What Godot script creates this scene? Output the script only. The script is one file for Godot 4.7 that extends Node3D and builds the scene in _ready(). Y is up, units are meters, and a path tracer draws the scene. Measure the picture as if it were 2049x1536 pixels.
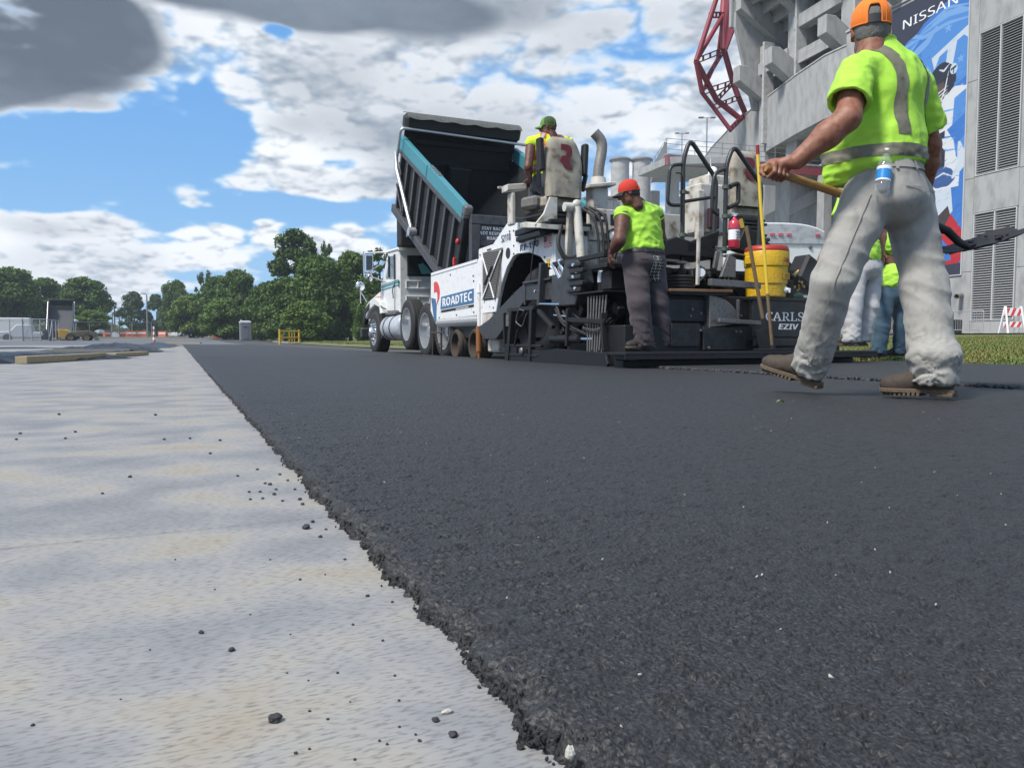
extends Node3D
var M := {}
var T := {}
var used := {}
var rng := RandomNumberGenerator.new()
class MB:
	var v := PackedVector3Array()
	var n := PackedVector3Array()
	var uv := PackedVector2Array()
	var c := PackedColorArray()
	var has_uv := false
	var col := Color.WHITE
	var has_col := false
	func tri(a:Vector3,b:Vector3,d:Vector3,na:Vector3,nb:Vector3,nd:Vector3) -> void:
		if (b - a).cross(d - a).dot(na+nb+nd) > .0:
			v.append(a); v.append(d); v.append(b)
			n.append(na); n.append(nd); n.append(nb)
		else:
			v.append(a); v.append(b); v.append(d)
			n.append(na); n.append(nb); n.append(nd)
		if has_col:
			c.append(col); c.append(col); c.append(col)
	func flat(a:Vector3,b:Vector3,d:Vector3,out:Vector3) -> void:
		var g := (b - a).cross(d - a)
		if g.length_squared() < 1e-16:
			return
		g = g.normalized()
		if g.dot(out) < .0:
			g = -g
		tri(a,b,d,g,g,g)
	func quad(a:Vector3,b:Vector3,d:Vector3,e:Vector3,out:Vector3) -> void:
		flat(a,b,d,out)
		flat(a,d,e,out)
	func uvquad(a:Vector3,b:Vector3,d:Vector3,e:Vector3,out:Vector3,u0 := .0,u1 := 1.0,v0 := .0,v1 := 1.0) -> void:
		has_uv = true
		var g := (b - a).cross(d - a).normalized()
		if g.dot(out) > .0:
			for p in [[a,u0,v1],[d,u1,v0],[b,u1,v1],[a,u0,v1],[e,u0,v0],[d,u1,v0]]:
				v.append(p[0]); n.append(g); uv.append(Vector2(p[1],p[2]))
		else:
			for p in [[a,u0,v1],[b,u1,v1],[d,u1,v0],[a,u0,v1],[d,u1,v0],[e,u0,v0]]:
				v.append(p[0]); n.append(-g); uv.append(Vector2(p[1],p[2]))
	func box(ce:Vector3,s:Vector3,bs := Basis.IDENTITY,bev := .006) -> void:
		var h := s*.5
		var b:float = minf(bev,minf(h.x,minf(h.y,h.z))*.45)
		var P := {}
		for i in 8:
			var sg := Vector3(1 if i & 1 else -1,1 if i & 2 else -1,1 if i & 4 else -1)
			for ax in 3:
				var q := Vector3(h.x - b,h.y - b,h.z - b)
				q[ax] = h[ax]
				P[i*3+ax] = ce+bs*(q*sg)
		for ax in 3:
			var a1 := (ax+1) % 3
			var a2 := (ax+2) % 3
			for sgn in 2:
				var base := (1 << ax) if sgn else 0
				var o := Vector3.ZERO
				o[ax] = 1.0 if sgn else -1.0
				var i0 := base
				var i1 := base | (1 << a1)
				var i2 := base | (1 << a1) | (1 << a2)
				var i3 := base | (1 << a2)
				quad(P[i0*3+ax],P[i1*3+ax],P[i2*3+ax],P[i3*3+ax],bs*o)
			if b > .0001:
				for k in 4:
					var i0 := ((1 << a1) if k & 1 else 0) | ((1 << a2) if k & 2 else 0)
					var i1 := i0 | (1 << ax)
					var o := Vector3.ZERO
					o[a1] = 1.0 if k & 1 else -1.0
					o[a2] = 1.0 if k & 2 else -1.0
					quad(P[i0*3+a1],P[i1*3+a1],P[i1*3+a2],P[i0*3+a2],bs*o)
		if b > .0001:
			for i in 8:
				var sg := Vector3(1 if i & 1 else -1,1 if i & 2 else -1,1 if i & 4 else -1)
				flat(P[i*3],P[i*3+1],P[i*3+2],bs*sg)
	func bb(a:Vector3,b:Vector3,bev := .006) -> void:
		box((a+b)*.5,(b - a).abs(),Basis.IDENTITY,bev)
	func bar(a:Vector3,b:Vector3,w:float,h:float,up := Vector3.UP,bev := .005) -> void:
		var d := (b - a)
		var z := d.normalized()
		var x := up.cross(z)
		if x.length() < .01:
			x = Vector3.RIGHT.cross(z)
			if x.length() < .01:
				x = Vector3.FORWARD.cross(z)
		x = x.normalized()
		var y := z.cross(x)
		box((a+b)*.5,Vector3(w,h,d.length()),Basis(x,y,z),bev)
	func frame(z:Vector3) -> Array:
		var x := Vector3.UP.cross(z)
		if x.length() < .05:
			x = Vector3.RIGHT.cross(z)
		x = x.normalized()
		return [x,z.cross(x)]
	func cyl(a:Vector3,b:Vector3,ra:float,rb:float,seg := 14,cap := true) -> void:
		var z := (b - a).normalized()
		var f := frame(z)
		var sl := (ra - rb)/maxf((b - a).length(),1e-5)
		var pa := PackedVector3Array()
		var pb := PackedVector3Array()
		var pn := PackedVector3Array()
		for i in seg+1:
			var t := TAU*i/seg
			var r:Vector3 = f[0]*cos(t)+f[1]*sin(t)
			pa.append(a+r*ra); pb.append(b+r*rb); pn.append((r+z*sl).normalized())
		for i in seg:
			tri(pa[i],pa[i+1],pb[i+1],pn[i],pn[i+1],pn[i+1])
			tri(pa[i],pb[i+1],pb[i],pn[i],pn[i+1],pn[i])
			if cap:
				if ra > 1e-4:tri(a,pa[i],pa[i+1],-z,-z,-z)
				if rb > 1e-4:tri(b,pb[i],pb[i+1],z,z,z)
	func tube(path:Array,r:float,seg := 10,radii := []) -> void:
		var m := path.size()
		var x := Vector3.ZERO
		var rings := []
		for i in m:
			var z:Vector3
			if i == 0:z = path[1] - path[0]
			elif i == m - 1:z = path[m - 1] - path[m - 2]
			else:z = (path[i+1] - path[i]).normalized()+(path[i] - path[i - 1]).normalized()
			z = z.normalized()
			if i == 0:
				x = frame(z)[0]
			else:
				x = (x - z*x.dot(z)).normalized()
			var y := z.cross(x)
			var rr:float = radii[i] if radii.size() else r
			var ring := []
			for k in seg+1:
				var t := TAU*k/seg
				var d:Vector3 = x*cos(t)+y*sin(t)
				ring.append([path[i]+d*rr,d])
			rings.append(ring)
			if i == 0 or i == m - 1:
				var o := -z if i == 0 else z
				for k in seg:
					tri(path[i],ring[k][0],ring[k+1][0],o,o,o)
		for i in m - 1:
			for k in seg:
				var A = rings[i]; var B = rings[i+1]
				tri(A[k][0],A[k+1][0],B[k+1][0],A[k][1],A[k+1][1],B[k+1][1])
				tri(A[k][0],B[k+1][0],B[k][0],A[k][1],B[k+1][1],B[k][1])
	func pipe(pts:Array,r:float,bend := .08,seg := 10) -> void:
		var path := [pts[0]]
		for i in range(1,pts.size() - 1):
			var a:Vector3 = pts[i - 1]; var p:Vector3 = pts[i]; var b:Vector3 = pts[i+1]
			var q:float = minf(bend,minf((a - p).length(),(b - p).length())*.49)
			var s := p+(a - p).normalized()*q
			var e := p+(b - p).normalized()*q
			for k in 6:
				var t := k/5.0
				path.append(s.lerp(p,t).lerp(p.lerp(e,t),t))
		path.append(pts[-1])
		tube(path,r,seg)
	func prism(poly:PackedVector2Array,o:Vector3,ex:Vector3,ey:Vector3,ez:Vector3,t:float,bev := .005) -> void:
		var m := poly.size()
		var P := poly.duplicate()
		if Geometry2D.is_polygon_clockwise(P):
			P.reverse()
		var Q := PackedVector2Array()
		for i in m:
			var d0 := (P[i] - P[(i+m - 1) % m]).normalized()
			var d1 := (P[(i+1) % m] - P[i]).normalized()
			var n0 := Vector2(-d0.y,d0.x); var n1 := Vector2(-d1.y,d1.x)
			var k := n0+n1
			k = k/maxf(.35,k.dot(n0)) if k.length() > .01 else n0
			Q.append(P[i]+k*bev)
		var ids := Geometry2D.triangulate_polygon(Q)
		if ids.is_empty():
			Q = P; ids = Geometry2D.triangulate_polygon(P)
		var tb:float = minf(bev,t*.4)
		for i in range(0,ids.size(),3):
			var a := o+ex*Q[ids[i]].x+ey*Q[ids[i]].y
			var b := o+ex*Q[ids[i+1]].x+ey*Q[ids[i+1]].y
			var d := o+ex*Q[ids[i+2]].x+ey*Q[ids[i+2]].y
			flat(a,b,d,-ez)
			flat(a+ez*t,b+ez*t,d+ez*t,ez)
		for i in m:
			var j := (i+1) % m
			var dd := (P[j] - P[i])
			var out := (ex*dd.y - ey*dd.x)
			var a0 := o+ex*P[i].x+ey*P[i].y
			var b0 := o+ex*P[j].x+ey*P[j].y
			var qa := o+ex*Q[i].x+ey*Q[i].y
			var qb := o+ex*Q[j].x+ey*Q[j].y
			quad(a0+ez*tb,b0+ez*tb,b0+ez*(t - tb),a0+ez*(t - tb),out)
			if bev > .0001:
				quad(qa,qb,b0+ez*tb,a0+ez*tb,out - ez*.5*out.length())
				quad(qa+ez*t,qb+ez*t,b0+ez*(t - tb),a0+ez*(t - tb),out+ez*.5*out.length())
	func px(zy:Array,x0:float,x1:float,bev := .005) -> void:
		var p := PackedVector2Array()
		for i in range(0,zy.size(),2):
			p.append(Vector2(zy[i],zy[i+1]))
		prism(p,Vector3(minf(x0,x1),0,0),Vector3.BACK,Vector3.UP,Vector3.RIGHT,absf(x1 - x0),bev)
	func pz(xy:Array,z0:float,z1:float,bev := .005) -> void:
		var p := PackedVector2Array()
		for i in range(0,xy.size(),2):
			p.append(Vector2(xy[i],xy[i+1]))
		prism(p,Vector3(0,0,minf(z0,z1)),Vector3.RIGHT,Vector3.UP,Vector3.BACK,absf(z1 - z0),bev)
	func lathe(pr:Array,o:Vector3,ax:Vector3,seg := 20,sharp := .6) -> void:
		var f := frame(ax)
		var m := pr.size()/2
		for j in m - 1:
			var r0:float = pr[j*2]; var h0:float = pr[j*2+1]
			var r1:float = pr[j*2+2]; var h1:float = pr[j*2+3]
			var sn := Vector2(h1 - h0,r0 - r1).normalized()
			var sa := sn; var sb := sn
			if j > 0:
				var q := Vector2(h0 - pr[j*2 - 1],pr[j*2 - 2] - r0).normalized()
				if q.dot(sn) > sharp:sa = (q+sn).normalized()
			if j < m - 2:
				var q2 := Vector2(pr[j*2+5] - h1,r1 - pr[j*2+4]).normalized()
				if q2.dot(sn) > sharp:sb = (q2+sn).normalized()
			for i in seg:
				var t0 := TAU*i/seg; var t1 := TAU*(i+1)/seg
				var d0:Vector3 = f[0]*cos(t0)+f[1]*sin(t0)
				var d1:Vector3 = f[0]*cos(t1)+f[1]*sin(t1)
				var A := o+d0*r0+ax*h0; var Bq := o+d1*r0+ax*h0
				var C := o+d1*r1+ax*h1; var D := o+d0*r1+ax*h1
				var nA := d0*sa.x+ax*sa.y; var nB := d1*sa.x+ax*sa.y
				var nC := d1*sb.x+ax*sb.y; var nD := d0*sb.x+ax*sb.y
				if r0 > 1e-5:tri(A,Bq,C,nA,nB,nC)
				if r1 > 1e-5:tri(A,C,D,nA,nC,nD)
	func ball(ce:Vector3,rad:Vector3,bs := Basis.IDENTITY,seg := 12,rings := 8) -> void:
		var G := []
		for j in rings+1:
			var row := []
			var p := PI*j/rings
			for i in seg+1:
				var t := TAU*i/seg
				var d := Vector3(sin(p)*cos(t),cos(p),sin(p)*sin(t))
				row.append([ce+bs*(d*rad),(bs*(d/rad)).normalized()])
			G.append(row)
		for j in rings:
			for i in seg:
				var a = G[j][i]; var b = G[j][i+1]; var d = G[j+1][i+1]; var e = G[j+1][i]
				if j > 0:tri(a[0],b[0],d[0],a[1],b[1],d[1])
				if j < rings - 1:tri(a[0],d[0],e[0],a[1],d[1],e[1])
	func lump(ce:Vector3,rad:Vector3,r:RandomNumberGenerator,seg := 8,rings := 5,rough := .25) -> void:
		var G := []
		for j in rings+1:
			var row := []
			var p := PI*j/rings
			for i in seg:
				var t := TAU*i/seg
				var d := Vector3(sin(p)*cos(t),cos(p),sin(p)*sin(t))
				var k := 1.0+r.randf_range(-rough,rough)
				row.append(ce+d*rad*k)
			if j == 0 or j == rings:
				for i in seg:row[i] = row[0]
			row.append(row[0])
			G.append(row)
		for j in rings:
			for i in seg:
				var out:Vector3 = G[j][i]+G[j+1][i+1] - ce*2.0
				flat(G[j][i],G[j][i+1],G[j+1][i+1],out)
				flat(G[j][i],G[j+1][i+1],G[j+1][i],out)
	func sheet(G:Array,up:Vector3) -> void:
		var R := G.size(); var C:int = G[0].size()
		var N := []
		for j in R:
			var row := []
			for i in C:
				var du:Vector3 = G[j][mini(i+1,C - 1)] - G[j][maxi(i - 1,0)]
				var dv:Vector3 = G[mini(j+1,R - 1)][i] - G[maxi(j - 1,0)][i]
				var g := du.cross(dv).normalized()
				row.append(g if g.dot(up) >= .0 else -g)
			N.append(row)
		for j in R - 1:
			for i in C - 1:
				tri(G[j][i],G[j][i+1],G[j+1][i+1],N[j][i],N[j][i+1],N[j+1][i+1])
				tri(G[j][i],G[j+1][i+1],G[j+1][i],N[j][i],N[j+1][i+1],N[j+1][i])
	func loft(G:Array) -> void:
		var j := G.size()/2
		var cen := Vector3.ZERO
		for p in G[j]:cen += p
		cen /= G[j].size()
		var du:Vector3 = G[j][1] - G[j][0]
		var dv:Vector3 = G[j+1][0] - G[j][0]
		var s := signf(du.cross(dv).dot(G[j][0] - cen))
		var R := G.size(); var C:int = G[0].size()
		var N := []
		for r in R:
			var row := []
			for i in C:
				var a:Vector3 = G[r][(i+1) % (C - 1)] - G[r][(i+C - 2) % (C - 1)]
				var e:Vector3 = G[mini(r+1,R - 1)][i] - G[maxi(r - 1,0)][i]
				row.append(a.cross(e).normalized()*s)
			N.append(row)
		for r in R - 1:
			for i in C - 1:
				tri(G[r][i],G[r][i+1],G[r+1][i+1],N[r][i],N[r][i+1],N[r+1][i+1])
				tri(G[r][i],G[r+1][i+1],G[r+1][i],N[r][i],N[r+1][i+1],N[r+1][i])
	func mesh(off := Vector3.ZERO) -> ArrayMesh:
		var a := []
		a.resize(Mesh.ARRAY_MAX)
		if off != Vector3.ZERO:
			for i in v.size():
				v[i] -= off
		a[Mesh.ARRAY_VERTEX] = v
		a[Mesh.ARRAY_NORMAL] = n
		if has_uv:a[Mesh.ARRAY_TEX_UV] = uv
		if has_col:a[Mesh.ARRAY_COLOR] = c
		var m := ArrayMesh.new()
		m.add_surface_from_arrays(Mesh.PRIMITIVE_TRIANGLES,a)
		return m
func numbered(s:String) -> String:
	if not used.has(s):
		used[s] = 0
		return s
	used[s] += 1
	return "%s_%03d" % [s,used[s]]
func where(o:Node) -> Vector3:
	var p := Vector3.ZERO
	while o is Node3D and o != self:
		p += o.position
		o = o.get_parent()
	return p
func tag(o:Node,label:String,category:String,group := "") -> Node:
	o.set_meta("label",label)
	o.set_meta("category",category)
	if group:o.set_meta("group",group)
	return o
func thing(called:String,at:Vector3,label:String,category:String,group := "") -> Node3D:
	var o := Node3D.new()
	o.name = numbered(called)
	add_child(o)
	o.position = at
	tag(o,label,category,group)
	return o
func put(b:MB,called:String,m:Material,parent:Node = null,local := false) -> MeshInstance3D:
	var o := MeshInstance3D.new()
	if parent == null or parent == self:
		o.name = numbered(called)
		parent = self
	else:
		var k := 0
		var nm := called
		while parent.has_node(NodePath(nm)):
			k += 1
			nm = "%s_%03d" % [called,k]
		o.name = nm
	parent.add_child(o,true)
	o.mesh = b.mesh(Vector3.ZERO if local or parent == self else where(parent))
	o.material_override = null
	o.mesh.surface_set_material(0,m)
	return o
func put_mesh(m:Mesh,called:String,mt:Material,parent:Node) -> MeshInstance3D:
	var o := MeshInstance3D.new()
	var k := 0
	var nm := called
	while parent.has_node(NodePath(nm)):
		k += 1
		nm = "%s_%03d" % [called,k]
	o.name = nm
	parent.add_child(o,true)
	o.mesh = m
	o.material_override = mt
	return o
func lone(b:MB,called:String,m:Material,label:String,category:String,group := "") -> MeshInstance3D:
	var lo := b.v[0]; var hi := b.v[0]
	for p in b.v:
		lo = lo.min(p); hi = hi.max(p)
	var at := Vector3((lo.x+hi.x)/2,lo.y,(lo.z+hi.z)/2)
	var o := MeshInstance3D.new()
	o.name = numbered(called)
	add_child(o)
	o.position = at
	o.mesh = b.mesh(at)
	o.mesh.surface_set_material(0,m)
	tag(o,label,category,group)
	return o
func structure(b:MB,called:String,m:Material,kind := "structure") -> MeshInstance3D:
	var o := put(b,called,m)
	o.set_meta("kind",kind)
	return o
func copy_of(o:Node3D,at:Vector3,turn:float,label:String,group := "") -> Node3D:
	var base := String(o.name)
	var k := base.rfind("_")
	if k > 0 and base.substr(k+1).is_valid_int():
		base = base.substr(0,k)
	var r:Node3D = o.duplicate()
	r.name = numbered(base)
	add_child(r)
	r.position = at
	r.rotation.y = turn
	if label:r.set_meta("label",label)
	if group:r.set_meta("group",group)
	return r
func words(s:String,o:Vector3,ex:Vector3,ey:Vector3,h:float,m:Material,parent:Node,called := "lettering",width := .0,bold := true,face := "Droid Sans",thick := .004) -> MeshInstance3D:
	var t := TextMesh.new()
	var f := SystemFont.new()
	f.font_names = PackedStringArray([face])
	f.font_weight = 700 if bold else 400
	t.font = f
	t.text = s
	t.font_size = 48
	t.pixel_size = h/36.0
	t.depth = thick
	t.curve_step = 2.0
	var w := t.get_aabb().size
	var k := 1.0
	if width > .0 and w.x > .0:k = width/w.x
	var o3 := MeshInstance3D.new()
	var i := 0
	var nm := called
	while parent.has_node(NodePath(nm)):
		i += 1
		nm = "%s_%03d" % [called,i]
	o3.name = nm
	parent.add_child(o3,true)
	var bs := Basis(ex.normalized()*k,ey.normalized(),ex.cross(ey).normalized())
	o3.mesh = t
	t.material = m
	o3.transform = Transform3D(bs,o - where(parent))
	return o3
func noise(seed_:int,freq:float,oct := 4,type := FastNoiseLite.TYPE_SIMPLEX_SMOOTH) -> FastNoiseLite:
	var f := FastNoiseLite.new()
	f.seed = seed_
	f.frequency = freq
	f.noise_type = type
	f.fractal_octaves = oct
	f.fractal_type = FastNoiseLite.FRACTAL_FBM if oct > 1 else FastNoiseLite.FRACTAL_NONE
	return f
func ntex(key:String,size:int,f:FastNoiseLite,stops:Array,normal := false) -> NoiseTexture2D:
	if T.has(key):return T[key]
	var t := NoiseTexture2D.new()
	t.width = size; t.height = size
	t.seamless = true
	t.seamless_blend_skirt = .2
	t.noise = f
	if stops.size():
		var g := Gradient.new()
		var offs := PackedFloat32Array(); var cols := PackedColorArray()
		for s in stops:
			offs.append(s[0])
			cols.append(s[1] if s[1] is Color else Color(s[1],s[1],s[1]))
		g.offsets = offs; g.colors = cols
		t.color_ramp = g
	T[key] = t
	return t
func mk(key:String,r:float,g:float,b:float,rough := .6,metal := .0,o := {}) -> StandardMaterial3D:
	var m := StandardMaterial3D.new()
	m.resource_name = key
	m.albedo_color = Color(r,g,b).linear_to_srgb()
	m.roughness = rough
	m.metallic = metal
	if o.has("tex"):
		m.albedo_texture = o.tex
		m.uv1_triplanar = o.get("tri",true)
		m.uv1_world_triplanar = o.get("world",false)
		var s = o.get("scale",1.0)
		m.uv1_scale = s if s is Vector3 else Vector3(s,s,s)
	if o.has("bump"):
		m.heightmap_enabled = true
		m.heightmap_texture = o.bump
		m.heightmap_scale = o.get("depth",.2)
		m.uv1_triplanar = o.get("tri",true)
		m.uv1_world_triplanar = o.get("world",false)
		var s2 = o.get("scale",1.0)
		m.uv1_scale = s2 if s2 is Vector3 else Vector3(s2,s2,s2)
	if o.has("detail"):
		m.detail_enabled = true
		m.detail_blend_mode = BaseMaterial3D.BLEND_MODE_MUL
		m.detail_albedo = o.detail
		m.detail_uv_layer = BaseMaterial3D.DETAIL_UV_2
		m.uv2_triplanar = true
		m.uv2_world_triplanar = o.get("world",false)
		var s3 = o.get("dscale",.3)
		m.uv2_scale = s3 if s3 is Vector3 else Vector3(s3,s3,s3)
	if o.has("spec"):m.metallic_specular = o.spec
	if o.has("coat"):
		m.clearcoat_enabled = true; m.clearcoat = o.coat; m.clearcoat_roughness = .15
	if o.has("rim"):
		m.rim_enabled = true; m.rim = o.rim; m.rim_tint = .6
	if o.has("back"):
		m.backlight_enabled = true; m.backlight = o.back
	if o.has("vc"):m.vertex_color_use_as_albedo = true
	if o.has("alpha"):
		m.transparency = BaseMaterial3D.TRANSPARENCY_ALPHA
		m.albedo_color.a = o.alpha
	if o.has("sss"):
		m.subsurf_scatter_enabled = true; m.subsurf_scatter_strength = o.sss
	M[key] = m
	return m
func _ready() -> void:
	var cam := Camera3D.new()
	cam.name = "camera"
	add_child(cam)
	cam.position = Vector3(0,.27,0)
	cam.rotation = Vector3(deg_to_rad(-3.27),deg_to_rad(-23.6),0)
	cam.fov = 53.0
	cam.near = .05
	cam.far = 3000.0
	var we := WorldEnvironment.new()
	we.name = "world"
	var env := Environment.new()
	env.background_mode = Environment.BG_SKY
	var sky := Sky.new()
	var sm := PanoramaSkyMaterial.new()
	sm.panorama = make_sky()
	sm.energy_multiplier = .62
	sky.sky_material = sm
	env.sky = sky
	env.background_energy_multiplier = 1.0
	env.tonemap_mode = Environment.TONE_MAPPER_LINEAR
	env.tonemap_exposure = 2.2
	env.sdfgi_enabled = true
	env.ssao_enabled = true
	env.ssil_enabled = true
	env.fog_enabled = true
	env.fog_mode = Environment.FOG_MODE_EXPONENTIAL
	env.fog_density = .0006
	env.volumetric_fog_enabled = true
	env.volumetric_fog_density = .0
	env.fog_light_color = Color(.86,.91,.97)
	we.environment = env
	add_child(we)
	var sun := DirectionalLight3D.new()
	sun.name = "sun"
	sun.light_energy = .74
	sun.light_angular_distance = 11.0
	sun.light_color = Color(1.0,.975,.94)
	sun.shadow_enabled = true
	add_child(sun)
	sun.look_at_from_position(Vector3.ZERO,Vector3(.58,-.80,-.16),Vector3.UP)
	materials()
	ground()
	stadium()
	trees()
	dump_truck()
	paver()
	far_things()
	props()
	people()
	steam()
func materials() -> void:
	var rough := ntex("rough",512,noise(1,.02,5),[[.0,.72],[.5,.9],[1.0,1.0]])
	var grime := ntex("grime",512,noise(2,.012,5),[[.0,.62],[.22,.84],[.42,.96],[1.0,1.0]])
	var grit := ntex("grit",512,noise(3,.16,3),[[.0,.0],[1.0,1.0]])
	var weave := ntex("weave",256,noise(4,.35,2),[[.0,.0],[1.0,1.0]])
	var fold := noise(27,.014,4)
	fold.fractal_type = FastNoiseLite.FRACTAL_RIDGED
	var crease := ntex("crease",512,fold,[[.0,.0],[1.0,1.0]])
	var cfine := ntex("concrete_fine",1024,noise(21,.05,5),[[.0,.66],[.3,.87],[.5,.97],[1.0,1.0]])
	var cblot := ntex("concrete_blotch",1024,noise(22,.008,5),[[.0,Color(.78,.80,.835)],[.36,Color(.88,.895,.92)],[.52,Color(.95,.955,.965)],[.66,Color(1.0,.99,.965)],[.8,Color(1.0,.97,.91)],[1.0,Color(.98,.92,.82)]])
	mk("concrete_slab",.30,.295,.285,.85,.0,{"tex":cfine,"scale":Vector3(1.15,1.0,3.6),"world":true,"bump":cfine,"depth":.08,"detail":cblot,"dscale":Vector3(.32,.3,.42)})
	mk("kerb_concrete",.33,.33,.32,.9,.0,{"tex":rough,"scale":1.3})
	mk("asphalt",.041,.0415,.044,.6,.0,{"tex":ntex("stone",1024,noise(23,.09,3),[[.0,.3],[.42,.72],[.62,.98],[1.0,1.0]]),"scale":2.0,"world":true,"bump":ntex("stone_relief",1024,noise(24,.07,4),[]),"depth":.3,"spec":.5,"vc":true})
	mk("asphalt_fresh",.036,.037,.04,.55,.0,{"tex":T["stone"],"scale":1.4,"world":true,"bump":T["stone_relief"],"depth":.4})
	mk("asphalt_lump",.03,.03,.032,.5,.0,{"bump":grit,"scale":30.0,"depth":.06})
	mk("road_base",.075,.073,.072,.9,.0,{"tex":rough,"scale":.9,"world":true})
	mk("old_asphalt",.15,.155,.165,.9,.0,{"tex":cfine,"scale":.18,"world":true,"detail":cblot,"dscale":.02})
	mk("dry_ground",.14,.125,.075,.95,.0,{"tex":cfine,"scale":.2,"world":true})
	mk("grass_soil",.13,.145,.06,.95,.0,{"tex":ntex("turf",1024,noise(25,.03,5),[[.0,Color(.5,.62,.4)],[.45,Color(.85,.9,.6)],[.7,Color(1.0,.95,.8)],[1.0,Color(1.0,.9,.8)]]),"scale":.35,"world":true})
	mk("grass_blade",1,1,1,.7,.0,{"vc":true,"back":Color(.3,.3,.15)})
	mk("pale_stone",.42,.4,.36,.8)
	mk("leaf_green",.16,.28,.07,.6)
	mk("foliage",1,1,1,.55,.0,{"vc":true,"back":Color(.6,.65,.35),"spec":.35})
	mk("bark",.06,.05,.042,.95)
	mk("skin_tan",.31,.145,.09,.5,.0,{"tex":ntex("skin",256,noise(31,.02,4),[[.0,Color(.70,.54,.48)],[.5,Color(.93,.88,.86)],[1.0,Color(1,1,1)]]),"scale":5.0,"bump":grit,"depth":.1,"sss":.03})
	mk("skin_dark",.135,.062,.042,.58,.0,{"tex":T["skin"],"scale":4.0,"sss":.04})
	mk("eye_white",.7,.68,.64,.2)
	mk("iris",.03,.02,.015,.15)
	mk("hair_grey",.27,.26,.25,.7,.0,{"tex":ntex("hair",512,noise(32,.06,3),[[.0,.2],[.5,.75],[1.0,1.0]]),"scale":Vector3(14,4,14),"bump":T["hair"],"depth":.3})
	mk("hair_black",.012,.011,.01,.6)
	mk("cap_orange",.82,.20,.022,.85,.0,{"bump":weave,"scale":9.0,"depth":.05,"rim":.3})
	mk("cap_red",.52,.035,.018,.85,.0,{"bump":weave,"scale":9.0,"depth":.05})
	mk("cap_black",.015,.015,.017,.8)
	mk("cap_strap",.022,.023,.028,.7)
	mk("cap_green",.10,.24,.05,.85)
	mk("cap_mesh",.18,.33,.10,.9,.0,{"tex":weave,"scale":12.0})
	mk("neon_shirt",.37,.68,.06,.85,.0,{"bump":crease,"scale":Vector3(1.6,1.1,1.6),"depth":.22,"rim":.25,"back":Color(.12,.2,.02)})
	mk("vest_yellow",.62,.88,.02,.85,.0,{"bump":weave,"scale":6.0,"depth":.05,"rim":.25})
	mk("vest_orange",.85,.14,.02,.8)
	mk("vest_silver",.30,.29,.30,.5)
	mk("reflective",.175,.17,.12,.6,.0,{"tex":grime,"scale":3.0,"bump":weave,"depth":.03})
	mk("cloth_vc",1,1,1,.9,.0,{"vc":true,"bump":crease,"scale":Vector3(1.5,1.0,1.5),"depth":.16,"rim":.2})
	mk("trouser_trim",.30,.292,.27,.9,.0,{"bump":weave,"scale":7.0,"depth":.05})
	mk("trouser_dark",.055,.045,.05,.9)
	mk("belt_black",.012,.012,.013,.5)
	mk("boot_brown",.058,.042,.03,.75,.0,{"tex":grime,"scale":8.0,"bump":grit,"depth":.08})
	mk("boot_dark",.03,.026,.023,.75,.0,{"tex":grime,"scale":8.0})
	mk("boot_sole",.12,.09,.06,.9,.0,{"tex":grime,"scale":9.0})
	mk("boot_lace",.05,.04,.03,.9)
	mk("handle_wood",.42,.22,.055,.5,.0,{"tex":ntex("wood",512,noise(33,.03,4),[[.0,.55],[.5,.9],[1.0,1.0]]),"scale":Vector3(1.2,12,12),"coat":.2})
	mk("tar_metal",.016,.016,.017,.6,.2,{"bump":grit,"scale":8.0,"depth":.12})
	mk("clear_plastic",.92,.96,1.0,.04,.0,{"alpha":.12})
	mk("label_blue",.02,.22,.55,.35)
	mk("white_paint",.74,.75,.76,.42,.0,{"tex":grime,"scale":.8})
	mk("white_plastic",.78,.79,.8,.4)
	var ck := Image.create(128,256,false,Image.FORMAT_RGB8)
	ck.fill(Color(.07,.075,.09))
	for i in range(0,256,32):ck.fill_rect(Rect2i(0,i,128,6),Color(.75,.75,.74))
	for i in range(0,128,32):ck.fill_rect(Rect2i(i,0,6,256),Color(.75,.75,.74))
	for i in range(0,256,32):
		for j in range(0,128,32):ck.fill_rect(Rect2i(j+16,i+16,5,5),Color(.6,.6,.6))
	T["check"] = ImageTexture.create_from_image(ck)
	mk("bandana",.9,.9,.9,.9,.0,{"tex":T["check"],"tri":false,"scale":1.0})
	more_materials()
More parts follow.
